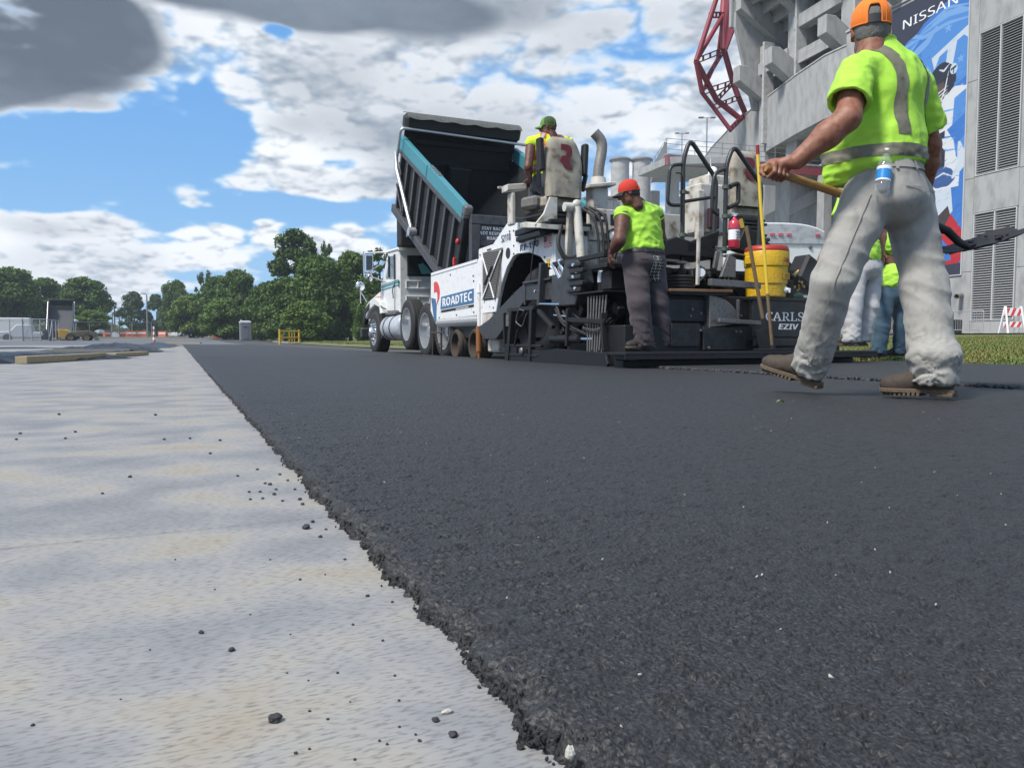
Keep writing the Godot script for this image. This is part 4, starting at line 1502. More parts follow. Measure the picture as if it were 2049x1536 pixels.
func make_sky() -> ImageTexture:
	var na := noise(101,.9,6); var nb := noise(202,1.1,5); var nc := noise(303,1.0,2)
	lay_clouds()
	var mid := .4119
	var W := 384
	var lo := Image.create(W,W/2,false,Image.FORMAT_RGB8)
	for y in W/4:
		var el := PI*.5 - PI*(y+.5)/(W/2)
		for x in W:
			var az := TAU*(x+.5)/W
			lo.set_pixel(x,y,sky_colors(na,nb,nc,wrapf(az - mid,-PI,PI),el))
	for y in range(W/4,W/2):
		for x in W:lo.set_pixel(x,y,Color(.42,.42,.41))
	lo.resize(4096,2048,Image.INTERPOLATE_CUBIC)
	var x0 := int((mid - .64)/TAU*4096); var x1 := int((mid+.64)/TAU*4096)
	var y0 := int((PI*.5 - .52)/PI*2048)
	for y in range(y0,1024):
		var el := PI*.5 - PI*(y+.5)/2048
		for x in range(x0,x1):
			var az := TAU*(x+.5)/4096 - mid
			lo.set_pixel(posmod(x,4096),y,sky_colors(na,nb,nc,az,el))
	return ImageTexture.create_from_image(lo)
func gy(z:float) -> float:
	var d := -z
	if d < 40.0:return lerpf(-.07,-.06,clampf(d/40.0,0,1))
	if d < 80.0:return lerpf(-.06,.10,(d - 40.0)/40.0)
	if d < 130.0:return lerpf(.10,.8,(d - 80.0)/50.0)
	return lerpf(.8,1.2,clampf((d - 130.0)/270.0,0,1))
func verge_y(x:float,z:float) -> float:
	var base := gy(z)
	return base+.06+clampf((x - 8.2)/22.0,.0,1.0)*.5
var edge_a:FastNoiseLite
var edge_b:FastNoiseLite
func mat_edge(z:float) -> float:
	return .236+.0028*maxf(-z - 1.5,.0)+edge_a.get_noise_1d(z*1.0)*.016+edge_b.get_noise_1d(z*1.0)*.009
func ground() -> void:
	var b := MB.new()
	var zs := [700.0,60.0,8.0,.0,-20.0,-40.0,-60.0,-80.0,-105.0,-130.0,-200.0,-400.0,-900.0]
	var xs := [-900.0,-300.0,-100.0,-40.0,-14.0,.0,9.0,40.0,120.0,400.0,900.0]
	var G := []
	for z in zs:
		var row := []
		for x in xs:row.append(Vector3(x,gy(z) - .03,z))
		G.append(row)
	b.sheet(G,Vector3.UP)
	structure(b,"ground",M.dry_ground)
	b = MB.new()
	G = []
	for z in [40.0,10.0,.0,-20.0,-40.0,-60.0,-80.0,-92.0,-106.0]:
		var row := []
		for x in [-120.0,-60.0,-30.0,-12.0,-2.0,.15]:row.append(Vector3(x,gy(z) - .006,z))
		G.append(row)
	b.sheet(G,Vector3.UP)
	structure(b,"parking_lot",M.old_asphalt)
	var pave := Node3D.new()
	pave.name = "concrete_pavement"
	add_child(pave)
	pave.set_meta("kind","structure")
	var cuts := [12.0,6.4,2.6,-1.28,-4.9,-8.75,-12.6,-16.5,-20.4,-24.3,-28.2,-32.2,-36.2,-40.2,-44.6,-49.0]
	var tilt := .035
	for i in cuts.size() - 1:
		var za:float = cuts[i]; var zb:float = cuts[i+1]
		for k in 3:
			var xl:float = [-.0,-4.2,-8.4][k]; var xr:float = [.42,-.0,-4.2][k]
			if k == 0:xl = -4.2
			elif k == 1:xl = -8.4;
			else:xl = -12.6
			xr = [.30+.0028*maxf(-zb,.0),-4.2,-8.4][k]
			if k == 0 and za > .0:xr = .3
			var g := .0025
			var s := MB.new()
			var pl := PackedVector2Array([Vector2(xl+g,za - g - tilt*xl),Vector2(xr - g,za - g - tilt*xr),Vector2(xr - g,zb+g - tilt*xr),Vector2(xl+g,zb+g - tilt*xl)])
			s.prism(pl,Vector3(0,-.145,0),Vector3.RIGHT,Vector3.BACK,Vector3.UP,.12,.003)
			put(s,"slab",M.concrete_slab,pave)
	edge_a = noise(7,14.0,3); edge_b = noise(8,70.0,2)
	var cel := FastNoiseLite.new()
	cel.seed = 12; cel.noise_type = FastNoiseLite.TYPE_CELLULAR; cel.frequency = 92.0
	cel.cellular_return_type = FastNoiseLite.RETURN_DISTANCE2_SUB
	cel.cellular_jitter = 1.0
	var big := noise(13,22.0,2)
	var soft := noise(14,1.1,2)
	var cval := FastNoiseLite.new()
	cval.seed = 12; cval.noise_type = FastNoiseLite.TYPE_CELLULAR; cval.frequency = 92.0
	cval.cellular_return_type = FastNoiseLite.RETURN_CELL_VALUE
	cval.cellular_jitter = 1.0
	var zz := PackedFloat32Array()
	var z := -.30
	while z > -13.0:
		zz.append(z)
		z -= .0024+.0052*maxf(.0,-z - .42)
	var xx := PackedFloat32Array()
	var x := .0
	while x < 4.0:
		xx.append(x)
		x += .0024+.0062*x
	var nx := xx.size(); var nz := zz.size()
	var V := PackedVector3Array(); V.resize(nx*nz)
	var KC := PackedColorArray(); KC.resize(nx*nz)
	var joint := noise(15,9.0,3)
	for j in nz:
		var e := mat_edge(zz[j])
		var re := 4.27+joint.get_noise_1d(zz[j])*.02
		var fade := clampf(1.0 - (-zz[j] - 2.0)/8.0,.25,1.0)
		for i in nx:
			var t := xx[i]
			var px := e+t*(re - e)/4.0
			var cz := zz[j]
			var wx := px+big.get_noise_2d(px*2.0+5.0,cz*2.0)*.0035
			var c := smoothstep(.0,.30,cel.get_noise_2d(wx,cz)+1.0)
			var bg := big.get_noise_2d(px,cz)
			var cv := cval.get_noise_2d(wx,cz)
			var sv := .86+.34*cv
			KC[j*nx+i] = Color(sv,sv,sv)
			var hgt := ((c - 1.0)*.0048*clampf(.75+bg*1.6,.1,1.6)+cv*.0015)*fade+bg*.0022*fade+soft.get_noise_2d(px,cz)*.004
			var rag := clampf(1.0 - t/.035,.0,1.0)
			hgt += rag*(bg*.006) - rag*rag*.008
			var y := hgt
			if i == 0:y = -.028
			elif i == 1:y = lerpf(-.028,hgt,.45)
			elif i == 2:y = lerpf(-.028,hgt,.8)
			V[j*nx+i] = Vector3(px+(.004*bg if i < 6 else .0),y,cz)
	var N := PackedVector3Array(); N.resize(nx*nz)
	for j in nz:
		for i in nx:
			var du := V[j*nx+mini(i+1,nx - 1)] - V[j*nx+maxi(i - 1,0)]
			var dv := V[mini(j+1,nz - 1)*nx+i] - V[maxi(j - 1,0)*nx+i]
			var g := du.cross(dv)
			N[j*nx+i] = g.normalized() if g.y > .0 else -g.normalized()
	var I := PackedInt32Array(); I.resize((nx - 1)*(nz - 1)*6)
	var w := 0
	for j in nz - 1:
		for i in nx - 1:
			var a := j*nx+i
			I[w] = a; I[w+1] = a+nx; I[w+2] = a+nx+1; I[w+3] = a; I[w+4] = a+nx+1; I[w+5] = a+1
			w += 6
	var arr := []; arr.resize(Mesh.ARRAY_MAX)
	arr[Mesh.ARRAY_VERTEX] = V; arr[Mesh.ARRAY_NORMAL] = N; arr[Mesh.ARRAY_INDEX] = I; arr[Mesh.ARRAY_COLOR] = KC
	var am := ArrayMesh.new()
	am.add_surface_from_arrays(Mesh.PRIMITIVE_TRIANGLES,arr)
	am.surface_set_material(0,M.asphalt)
	var road := MeshInstance3D.new()
	road.name = "asphalt_road"
	add_child(road)
	road.mesh = am
	road.set_meta("kind","structure")
	for seg in [[-13.0,-50.0,24],[8.0,-.30,14]]:
		b = MB.new()
		G = []
		for j in seg[2]+1:
			var qz := lerpf(seg[0],seg[1],float(j)/seg[2])
			var e := mat_edge(qz)
			var row := [Vector3(e,-.03,qz),Vector3(e+.012,-.004,qz)]
			for q in 5:row.append(Vector3(lerpf(e+.03,4.27,q/4.0),.0,qz))
			G.append(row)
		b.sheet(G,Vector3.UP)
		put(b,"far_surface",M.asphalt,road)
	b = MB.new()
	G = []
	for qz in [-6.3,-10.0,-16.0,-24.0,-34.0,-50.0,-70.0,-90.0,-110.0]:
		var row := []
		for qx in [4.2,5.5,7.0,8.35]:
			row.append(Vector3(qx,-.05 - .011*(qx - 4.2)+gy(qz)+.07 if qz < -45.0 else -.05 - .011*(qx - 4.2),qz))
		G.append(row)
	b.sheet(G,Vector3.UP)
	structure(b,"road_base",M.road_base)
	b = MB.new()
	G = []
	for qz in [-49.0,-60.0,-75.0,-90.0,-110.0]:
		G.append([Vector3(-2.5,gy(qz)+.004,qz),Vector3(4.25,gy(qz)+.006,qz)])
	b.sheet(G,Vector3.UP)
	structure(b,"far_road",M.old_asphalt)
	b = MB.new()
	G = []
	var jn := noise(16,26.0,3)
	var rn := noise(19,2.0,3)
	var q := -6.7
	while q < 6.0:
		var e := 4.262+jn.get_noise_1d(q)*.03
		var re := 7.9+rn.get_noise_1d(q)*.12
		var row := [Vector3(e,-.004,q),Vector3(e+.008,.012+jn.get_noise_1d(q*3.0)*.007,q),Vector3(e+.03,.022+jn.get_noise_1d(q*2.0+50.0)*.006,q)]
		for k in 6:row.append(Vector3(lerpf(e+.1,re - .05,k/5.0),.022,q))
		row.append(Vector3(re,-.06,q))
		G.append(row)
		q += .02
	b.sheet(G,Vector3.UP)
	structure(b,"fresh_asphalt",M.asphalt_fresh)
	for spec in [[0,-.34,-6.5,1300,"edge_lumps"],[1,2.0,-6.3,900,"joint_lumps"]]:
		var mm := MultiMesh.new()
		mm.transform_format = MultiMesh.TRANSFORM_3D
		var lm := MB.new()
		rng.seed = 99
		lm.lump(Vector3.ZERO,Vector3.ONE,rng,7,5,.28)
		mm.mesh = lm.mesh()
		mm.mesh.surface_set_material(0,M.asphalt_lump)
		mm.instance_count = spec[3]
		for k in spec[3]:
			var u:float = rng.randf()
			var pz:float
			var p:Vector3
			var s:float
			if spec[0] == 0:
				pz = -.34 - pow(u,2.2)*7.0
				s = rng.randf_range(.001,.0024)*(1.0 if rng.randf() < .92 else 1.6)
				p = Vector3(mat_edge(pz)+rng.randf_range(-.006,.006),rng.randf_range(-.024,-.008),pz)
			else:
				pz = lerpf(2.0,-6.4,u)
				s = rng.randf_range(.005,.013)
				p = Vector3(4.262+jn.get_noise_1d(pz)*.03+rng.randf_range(-.035,.02),rng.randf_range(.0,.014),pz)
			mm.set_instance_transform(k,Transform3D(Basis.from_euler(Vector3(rng.randf()*6,rng.randf()*6,rng.randf()*6))*Basis.from_scale(Vector3(s,s*.8,s*rng.randf_range(.8,1.3))),p))
		var mi := MultiMeshInstance3D.new()
		mi.name = spec[4]
		mi.multimesh = mm
		add_child(mi)
		mi.set_meta("kind","stuff")
	var cr := [.064,-.606,.0050,.178,-.556,.0027,.183,-.529,.0034,.181,-1.219,.0063,.238,-1.204,.0047,.017,-.822,.0025,.042,-.763,.0029,.072,-.551,.0014,.158,-.542,.0011,.158,-.532,.0015,.131,-.544,.0011,.135,-.537,.0011,.237,-.853,.0017,.196,-.865,.0023,.217,-.834,.0017,.162,-.783,.0016,.180,-.729,.0015,.099,-.782,.0010,.084,-.691,.0009,.125,-.673,.0013,.170,-.647,.0013,.099,-.668,.0009,.091,-.611,.0012,.161,-.600,.0012,.102,-.592,.0012,.150,-.558,.0011,.082,-.553,.0011,.109,-.526,.0011,.124,-.614,.0008,.197,-1.258,.0032,.192,-1.157,.0030,.208,-1.200,.0023,.240,-1.136,.0022,.255,-1.172,.0039,.203,-1.735,.0033,.209,-1.654,.0031,.162,-1.638,.0031,.144,-1.550,.0029,.166,-1.514,.0038,.120,-1.484,.0028,.164,-1.823,.0034,.170,-1.622,.0041,.175,-1.563,.0030,.173,-1.446,.0027,.209,-1.548,.0030,.204,-1.447,.0037,.202,-1.401,.0036,.227,-1.477,.0028,.124,-1.558,.0029,.142,-1.484,.0028,-.096,-1.832,.0043,-.135,-1.655,.0029,-.300,-2.802,.0048,-.078,-3.310,.0059,.033,-2.479,.0045,-.037,-2.485,.0044,.117,-1.753,.0032,.076,-2.130,.0039,.113,-2.395,.0044,-.308,-2.629,.0045,-.438,-2.660,.0044,-.454,-2.826,.0047,-.427,-3.484,.0059,-.107,-.673,.0015,-.029,-.796,.0010,-.048,-.694,.0008,.036,-.961,.0012,-.007,-1.115,.0013,.110,-1.064,.0013,.134,-.959,.0018,.166,-.967,.0013,.202,-1.024,.0020,.067,-.857,.0011]
	rng.seed = 5
	for k in range(0,cr.size(),3):
		var l := MB.new()
		var r:float = cr[k+2]
		l.lump(Vector3(cr[k],-.025+r*.55,cr[k+1]),Vector3(r,r*.62,r)*1.05,rng,9,6,.18)
		var lab := "small black crumb of loose asphalt lying on the pale concrete"
		var grp := "crumbs of asphalt on the concrete"
		var big_lab := ["largest black asphalt lump, lying alone on the concrete near its lower edge","black lump just left of the white chip on the concrete","black lump below the white chip, nearest to the road edge","flat black crumb on the concrete just beyond the joint line"]
		if k/3 < 4:lab = big_lab[k/3]
		lone(l,"asphalt_crumb",M.asphalt_lump,lab,"stone",grp)
	var ch := MB.new()
	ch.lump(Vector3(.190,-.0235,-.564),Vector3(.005,.0022,.0026),rng,8,5,.2)
	lone(ch,"stone_chip",M.pale_stone,"small white stone chip lying on the concrete between two black lumps","stone")
	ch = MB.new()
	ch.lump(Vector3(.230,.001,-.432),Vector3(.0035,.005,.0035),rng,8,6,.2)
	lone(ch,"pale_stone",M.pale_stone,"pale stone stuck in the very edge of the asphalt at the bottom","stone")
	var pm := MultiMesh.new()
	pm.transform_format = MultiMesh.TRANSFORM_3D
	var pmb := MB.new()
	pmb.lump(Vector3.ZERO,Vector3.ONE,rng,7,5,.25)
	pm.mesh = pmb.mesh()
	pm.mesh.surface_set_material(0,M.pale_stone)
	pm.instance_count = 150
	for k in 150:
		var pz := -.4 - pow(rng.randf(),1.6)*4.0
		var qx := .26+rng.randf()*2.6
		var s := rng.randf_range(.0005,.0013)
		pm.set_instance_transform(k,Transform3D(Basis.from_euler(Vector3(rng.randf()*6,rng.randf()*6,0))*Basis.from_scale(Vector3(s,s,s*1.7)),Vector3(qx,.002,pz)))
	var pmi := MultiMeshInstance3D.new()
	pmi.name = "stone_flecks"
	pmi.multimesh = pm
	add_child(pmi)
	pmi.set_meta("kind","stuff")
	var lf := MB.new()
	var lg := []
	for j in 7:
		var t := j/6.0
		var row := []
		for i in 3:
			row.append(Vector3(2.317+(t - .5)*.034,.006+.008*sin(t*PI)+(.005 if i != 1 else .0),-2.5+(i - 1)*.009*sin(t*PI)+t*.01))
		lg.append(row)
	lf.sheet(lg,Vector3.UP)
	lone(lf,"fallen_leaf",M.leaf_green,"small green leaf lying on the asphalt below the striding boot","leaf")
	b = MB.new()
	G = []
	for vz in [10.0,4.0,.0,-3.0,-6.0,-9.0,-13.0,-18.0,-26.0,-40.0,-60.0]:
		var row := []
		for vx in [7.7,8.3,9.5,12.0,16.0,20.0,26.0,30.0,45.0]:
			row.append(Vector3(vx,verge_y(vx,vz) - (.05 if vx < 8.0 else .0),vz))
		G.append(row)
	b.sheet(G,Vector3.UP)
	structure(b,"verge",M.grass_soil)
	b = MB.new()
	G = []
	for vz in [-26.0,-34.0,-45.0,-60.0,-80.0,-95.0,-110.0]:
		var row := []
		for vx in [8.6,9.0,14.0,30.0]:
			row.append(Vector3(vx,gy(vz)+(.06 if vx > 8.7 else .05),vz))
		G.append(row)
	b.sheet(G,Vector3.UP)
	structure(b,"tree_verge",M.grass_soil)
	for k in 24:
		var s := MB.new()
		var kz := -19.0 - k*2.4
		s.box(Vector3(8.47,gy(kz)+.0,kz),Vector3(.2,.15,2.38),Basis.IDENTITY,.02)
		var kb := put(s,"kerb",M.kerb_concrete)
		kb.set_meta("kind","structure")
	rng.seed = 42
	var tuft := MB.new()
	tuft.has_col = true
	for k in 9:
		var a := rng.randf()*TAU
		var o := Vector3(cos(a),0,sin(a))*rng.randf()*.05
		var lean := Vector3(rng.randf_range(-1,1),0,rng.randf_range(-1,1))*.04
		var sd := Vector3(cos(a+1.5),0,sin(a+1.5))*.006
		var hh := rng.randf_range(.05,.11)
		tuft.col = Color(.10,.15,.03).lerp(Color(.24,.22,.09),rng.randf())
		var mid := o+lean*.4+Vector3(0,hh*.6,0)
		tuft.quad(o - sd,o+sd,mid+sd*.8,mid - sd*.8,Vector3(cos(a),.3,sin(a)))
		tuft.flat(mid - sd*.8,mid+sd*.8,o+lean+Vector3(0,hh,0),Vector3(cos(a),.3,sin(a)))
	for spec in [["grass",26000],["far_grass",9000]]:
		var gm := MultiMesh.new()
		gm.transform_format = MultiMesh.TRANSFORM_3D
		gm.use_colors = true
		gm.mesh = tuft.mesh()
		gm.mesh.surface_set_material(0,M.grass_blade)
		gm.instance_count = spec[1]
		var pn := noise(55,.5,3)
		for k in spec[1]:
			var px2:float; var pz2:float; var yy:float
			if spec[0] == "grass":
				px2 = 8.1+pow(rng.randf(),1.7)*16.0
				pz2 = 1.0 - rng.randf()*15.0 - (px2 - 8.0)*.45
				yy = verge_y(px2,pz2)
			else:
				px2 = 8.7+rng.randf()*5.0
				pz2 = -20.0 - pow(rng.randf(),1.4)*50.0
				yy = gy(pz2)+.06
			var s := rng.randf_range(.6,1.3)*(1.0 if spec[0] == "grass" else 1.6)
			gm.set_instance_transform(k,Transform3D(Basis(Vector3.UP,rng.randf()*TAU).scaled(Vector3(s*1.4,s*(.55+.5*pn.get_noise_2d(px2,pz2)),s*1.4)),Vector3(px2,yy - .005,pz2)))
			var dry := clampf(.5+pn.get_noise_2d(px2*2.0,pz2*2.0)*1.2,.0,1.0)
			gm.set_instance_color(k,Color(.8,1.0,.8).lerp(Color(1.3,1.05,.9),dry))
		var gi := MultiMeshInstance3D.new()
		gi.name = spec[0]
		gi.multimesh = gm
		add_child(gi)
		gi.set_meta("kind","stuff")
func crown_mesh(sd:int,blobs:int,leaves:int,loose:float,size:float,c0:Color,c1:Color) -> ArrayMesh:
	rng.seed = sd
	var b := MB.new()
	b.has_col = true
	var B := []
	for i in blobs:
		var u := rng.randf()*TAU
		var h := rng.randf_range(-.85,1.0)
		var r := sqrt(maxf(.0,1.0 - h*h))*rng.randf_range(.35,1.0)
		var br := rng.randf_range(.2,.36)*(1.0 - loose*.35)
		B.append([Vector3(cos(u)*r*(1.0 - br*.8),h*(1.0 - br*.7),sin(u)*r*(1.0 - br*.8)),br])
	for i in leaves:
		var q:Array = B[rng.randi() % blobs]
		var d := Vector3(rng.randfn(),rng.randfn(),rng.randfn()).normalized()
		var p:Vector3 = q[0]+d*q[1]*pow(rng.randf(),.33+loose*.5)*Vector3(1.0,.8,1.0)
		if p.length() > 1.12 - loose*.1+.12*rng.randf():continue
		var n := (d*.7+Vector3(rng.randfn(),rng.randfn()+.6,rng.randfn())*.8).normalized()
		var x := n.cross(Vector3(rng.randfn(),rng.randfn(),rng.randfn())).normalized()
		var y := n.cross(x)
		var s := size*rng.randf_range(.6,1.35)
		b.col = c0.lerp(c1,clampf(rng.randf()*.8+(.2 if rng.randf() < .2 else .0),.0,1.0))
		var tip := p+x*s; var tail := p - x*s
		var l := p+y*s*.55 - n*s*.18; var r2 := p - y*s*.55 - n*s*.18
		b.flat(tail,l,tip,n)
		b.flat(tail,tip,r2,n)
	return b.mesh()
func trunk_mesh(sd:int,stems:int) -> ArrayMesh:
	rng.seed = sd
	var b := MB.new()
	for s in stems:
		var a := TAU*s/stems+rng.randf()
		var lean := Vector3(cos(a),0,sin(a))*(.25 if stems > 1 else .04)
		var foot := lean*.12
		var p := [foot]; var rr := [.06 if stems == 1 else .035]
		for k in 5:
			var t := (k+1)/5.0
			p.append(foot+lean*t+Vector3(rng.randf_range(-.02,.02),t*.8,rng.randf_range(-.02,.02)))
			rr.append(rr[0]*(1.0 - .6*t))
		b.tube(p,.05,9,rr)
		for k in 6:
			var q:Vector3 = p[2+k % 4]
			var aa := rng.randf()*TAU
			var e := q+Vector3(cos(aa)*.4,rng.randf_range(.05,.2),sin(aa)*.4)
			b.tube([q,q.lerp(e,.5)+Vector3(0,.04,0),e],.02,6,[.026,.017,.006])
	return b.mesh()
func trees() -> void:
	var g0 := Color(.058,.105,.024); var g1 := Color(.13,.205,.045)
	var l0 := Color(.085,.14,.03); var l1 := Color(.17,.25,.055)
	var crowns := [
		crown_mesh(1,84,19000,.1,.05,g0,g1),crown_mesh(2,76,17000,.25,.052,g0,g1),
		crown_mesh(3,46,8000,.6,.062,Color(.04,.075,.018),Color(.08,.14,.03)),crown_mesh(4,34,2600,1.0,.062,Color(.04,.075,.018),Color(.08,.14,.03)),
		crown_mesh(6,74,16000,.3,.056,l0,l1)]
	var trunks := [trunk_mesh(11,1),trunk_mesh(12,3)]
	var list := [
		[Vector3(-21.24,6.01,-127.69),4.35,4.00,0,.77,"broad dark round oak at the far left edge of the lot"],
		[Vector3(-17.72,5.91,-134.89),3.62,3.39,1,.81,"round dark oak right behind the gated chain-link pen"],
		[Vector3(-12.05,5.28,-128.00),3.64,3.71,0,.77,"tall round oak behind the far dump truck's raised bed"],
		[Vector3(-9.68,2.60,-110.40),2.27,1.32,4,.53,"low light green tree spreading below the round oak beside the far dump truck"],
		[Vector3(-7.26,5.38,-167.45),3.12,3.94,2,.86,"ragged pale green tree left of the grey street lamp"],
		[Vector3(-3.38,5.20,-167.93),2.76,3.75,2,.86,"ragged pale green tree right behind the grey street lamp"],
		[Vector3(.22,5.33,-140.13),2.83,4.41,1,.82,"dark tree rising behind the first light green tree of the right-hand row"],
		[Vector3(5.67,8.34,-161.99),2.53,5.16,3,.85,"thin wispy tree showing sky through its top behind the row"],
		[Vector3(2.01,3.37,-112.99),2.97,2.84,4,.56,"light green tree at the left end of the right-hand row"],
		[Vector3(5.42,4.71,-107.21),2.99,3.47,0,.48,"dark green tree behind the two light green trees of the row"],
		[Vector3(7.08,4.65,-97.74),2.75,3.67,1,.35,"tall dark tree behind the grey portable toilet"],
		[Vector3(5.26,2.55,-94.03),2.74,2.29,4,.30,"spreading light green tree over the orange work sign"],
		[Vector3(9.03,3.16,-88.05),2.18,3.00,0,.21,"dark tree just right of the portable toilet"],
		[Vector3(12.43,8.13,-89.06),3.35,4.08,2,.23,"tallest tree, its ragged crown standing above the whole row"],
		[Vector3(16.69,8.44,-93.78),1.19,3.41,3,.29,"narrow pointed treetop just right of the tallest tree"],
		[Vector3(10.25,3.25,-80.97),2.63,3.09,1,.11,"dark tree behind the yellow pipe rail"],
		[Vector3(12.13,3.67,-71.43),2.91,3.86,0,.07,"big dark tree right of the yellow pipe rail"],
		[Vector3(15.06,4.05,-72.36),2.62,4.07,1,.07,"big dark tree behind the dump truck's bonnet"],
		[Vector3(15.11,5.50,-61.49),1.69,2.01,3,.03,"wispy feathery tree showing beside the dump truck's mirror"],
		[Vector3(9.67,1.60,-63.63),2.01,1.65,4,.03,"low light green tree in front of the big dark tree"],
		[Vector3(14.96,2.55,-63.56),1.83,2.70,0,.03,"dark tree half hidden by the dump truck's cab"],
		[Vector3(19.19,2.77,-68.28),2.27,2.95,1,.05,"dark tree wholly behind the dump truck's cab"],
		[Vector3(23.99,2.61,-72.73),2.47,2.84,0,.07,"dark tree behind the raised dump bed"],
		[Vector3(9.16,2.64,-101.08),2.12,2.62,1,.40,"dim tree between the portable toilet and the yellow pipe rail"]]
	for i in list.size():
		var e:Array = list[i]
		var c:Vector3 = e[0]
		var o := thing("tree",Vector3(c.x,e[4] - .05,c.z),e[5],"tree","trees beyond the lot" if i < 6 else "trees along the right side of the road")
		var cr := put_mesh(crowns[e[3]],"crown",M.foliage,o)
		cr.position = Vector3(0,c.y - o.position.y,0)
		cr.scale = Vector3(e[1]*1.16,e[2]*1.12,e[1]*1.16)
		cr.rotation.y = i*2.17
		var tr := put_mesh(trunks[1 if e[3] == 4 else 0],"trunk",M.bark,o)
		var th:float = c.y - o.position.y+e[2]*.15
		tr.scale = Vector3(e[1]*1.5,th/.8,e[1]*1.5) if e[3] == 4 else Vector3(maxf(3.0,e[1]*1.1),th/.8,maxf(3.0,e[1]*1.1))
	var hb := MB.new()
	hb.has_col = true
	rng.seed = 8
	for i in 26000:
		var az := rng.randf_range(-.62,.5)
		var d := rng.randf_range(255.0,300.0)
		var hh := 8.0+3.5*sin(az*23.0)+2.5*sin(az*61.0+1.0)
		var p := Vector3(sin(az)*d,1.0+pow(rng.randf(),.8)*hh*rng.randf_range(.8,1.05),-cos(az)*d)
		var n := Vector3(rng.randfn(),rng.randfn()+.5,rng.randfn()+.8).normalized()
		var x := n.cross(Vector3(rng.randfn(),rng.randfn(),rng.randfn())).normalized()
		var y := n.cross(x)
		var s := rng.randf_range(.5,1.1)
		hb.col = g0.lerp(g1,rng.randf())
		hb.flat(p - x*s,p+y*s*.6,p+x*s,n)
		hb.flat(p - x*s,p+x*s,p - y*s*.6,n)
	structure(hb,"far_wood",M.foliage,"stuff")
func bolts(b:MB,pts:Array,dir:Vector3,r := .012) -> void:
	for p in pts:
		b.cyl(p,p+dir*.012,r,r*.85,6)
func wheel_part(o:Node,called:String,c:Vector3,ax:Vector3,R:float,W:float,rim_r:float,rim_m:Material,tyre_m:Material,lugs := 0,dish := .06,hub := .08) -> MeshInstance3D:
	var t := MB.new()
	var h := W*.5
	t.lathe([rim_r,-h*.8,rim_r*1.02,-h*.95,(R+rim_r)*.5,-h,R*.94,-h*.92,R,-h*.7,R*1.005,.0,R,h*.7,R*.94,h*.92,(R+rim_r)*.5,h,rim_r*1.02,h*.95,rim_r,h*.8],c,ax,40)
	for k in 4:
		var z := lerpf(-h*.6,h*.6,k/3.0)
		t.lathe([R*1.003,z - h*.13,R*1.016,z - h*.11,R*1.016,z+h*.11,R*1.003,z+h*.13],c,ax,40,.9)
	var tyre := put(t,called,tyre_m,o)
	var r := MB.new()
	r.lathe([rim_r*1.03,h*.9,rim_r*1.03,h*.97,rim_r*.96,h*.95,rim_r*.93,h*.6,rim_r*.86,h*.6 - dish,rim_r*.5,h*.5 - dish*1.4,hub*1.25,h*.5 - dish*1.2,hub*1.2,h*.5 - dish*.4,hub,h*.5,.0,h*.52],c,ax,32,.75)
	r.lathe([.0,-h*.6,rim_r*.95,-h*.6,rim_r*.98,-h*.9],c,ax,24)
	var rim := put(r,"rim",rim_m,tyre)
	var n := MB.new()
	var f := n.frame(ax)
	for k in (lugs if lugs else 8):
		var a := TAU*k/(lugs if lugs else 8)
		var p:Vector3 = c+(f[0]*cos(a)+f[1]*sin(a))*rim_r*.62+ax*(h*.5 - dish*1.25)
		n.cyl(p,p+ax*.035,.016,.013,6)
	put(n,"lug_nuts",M.chrome if rim_m == M.bright_rim else M.rust_steel,tyre)
	return tyre
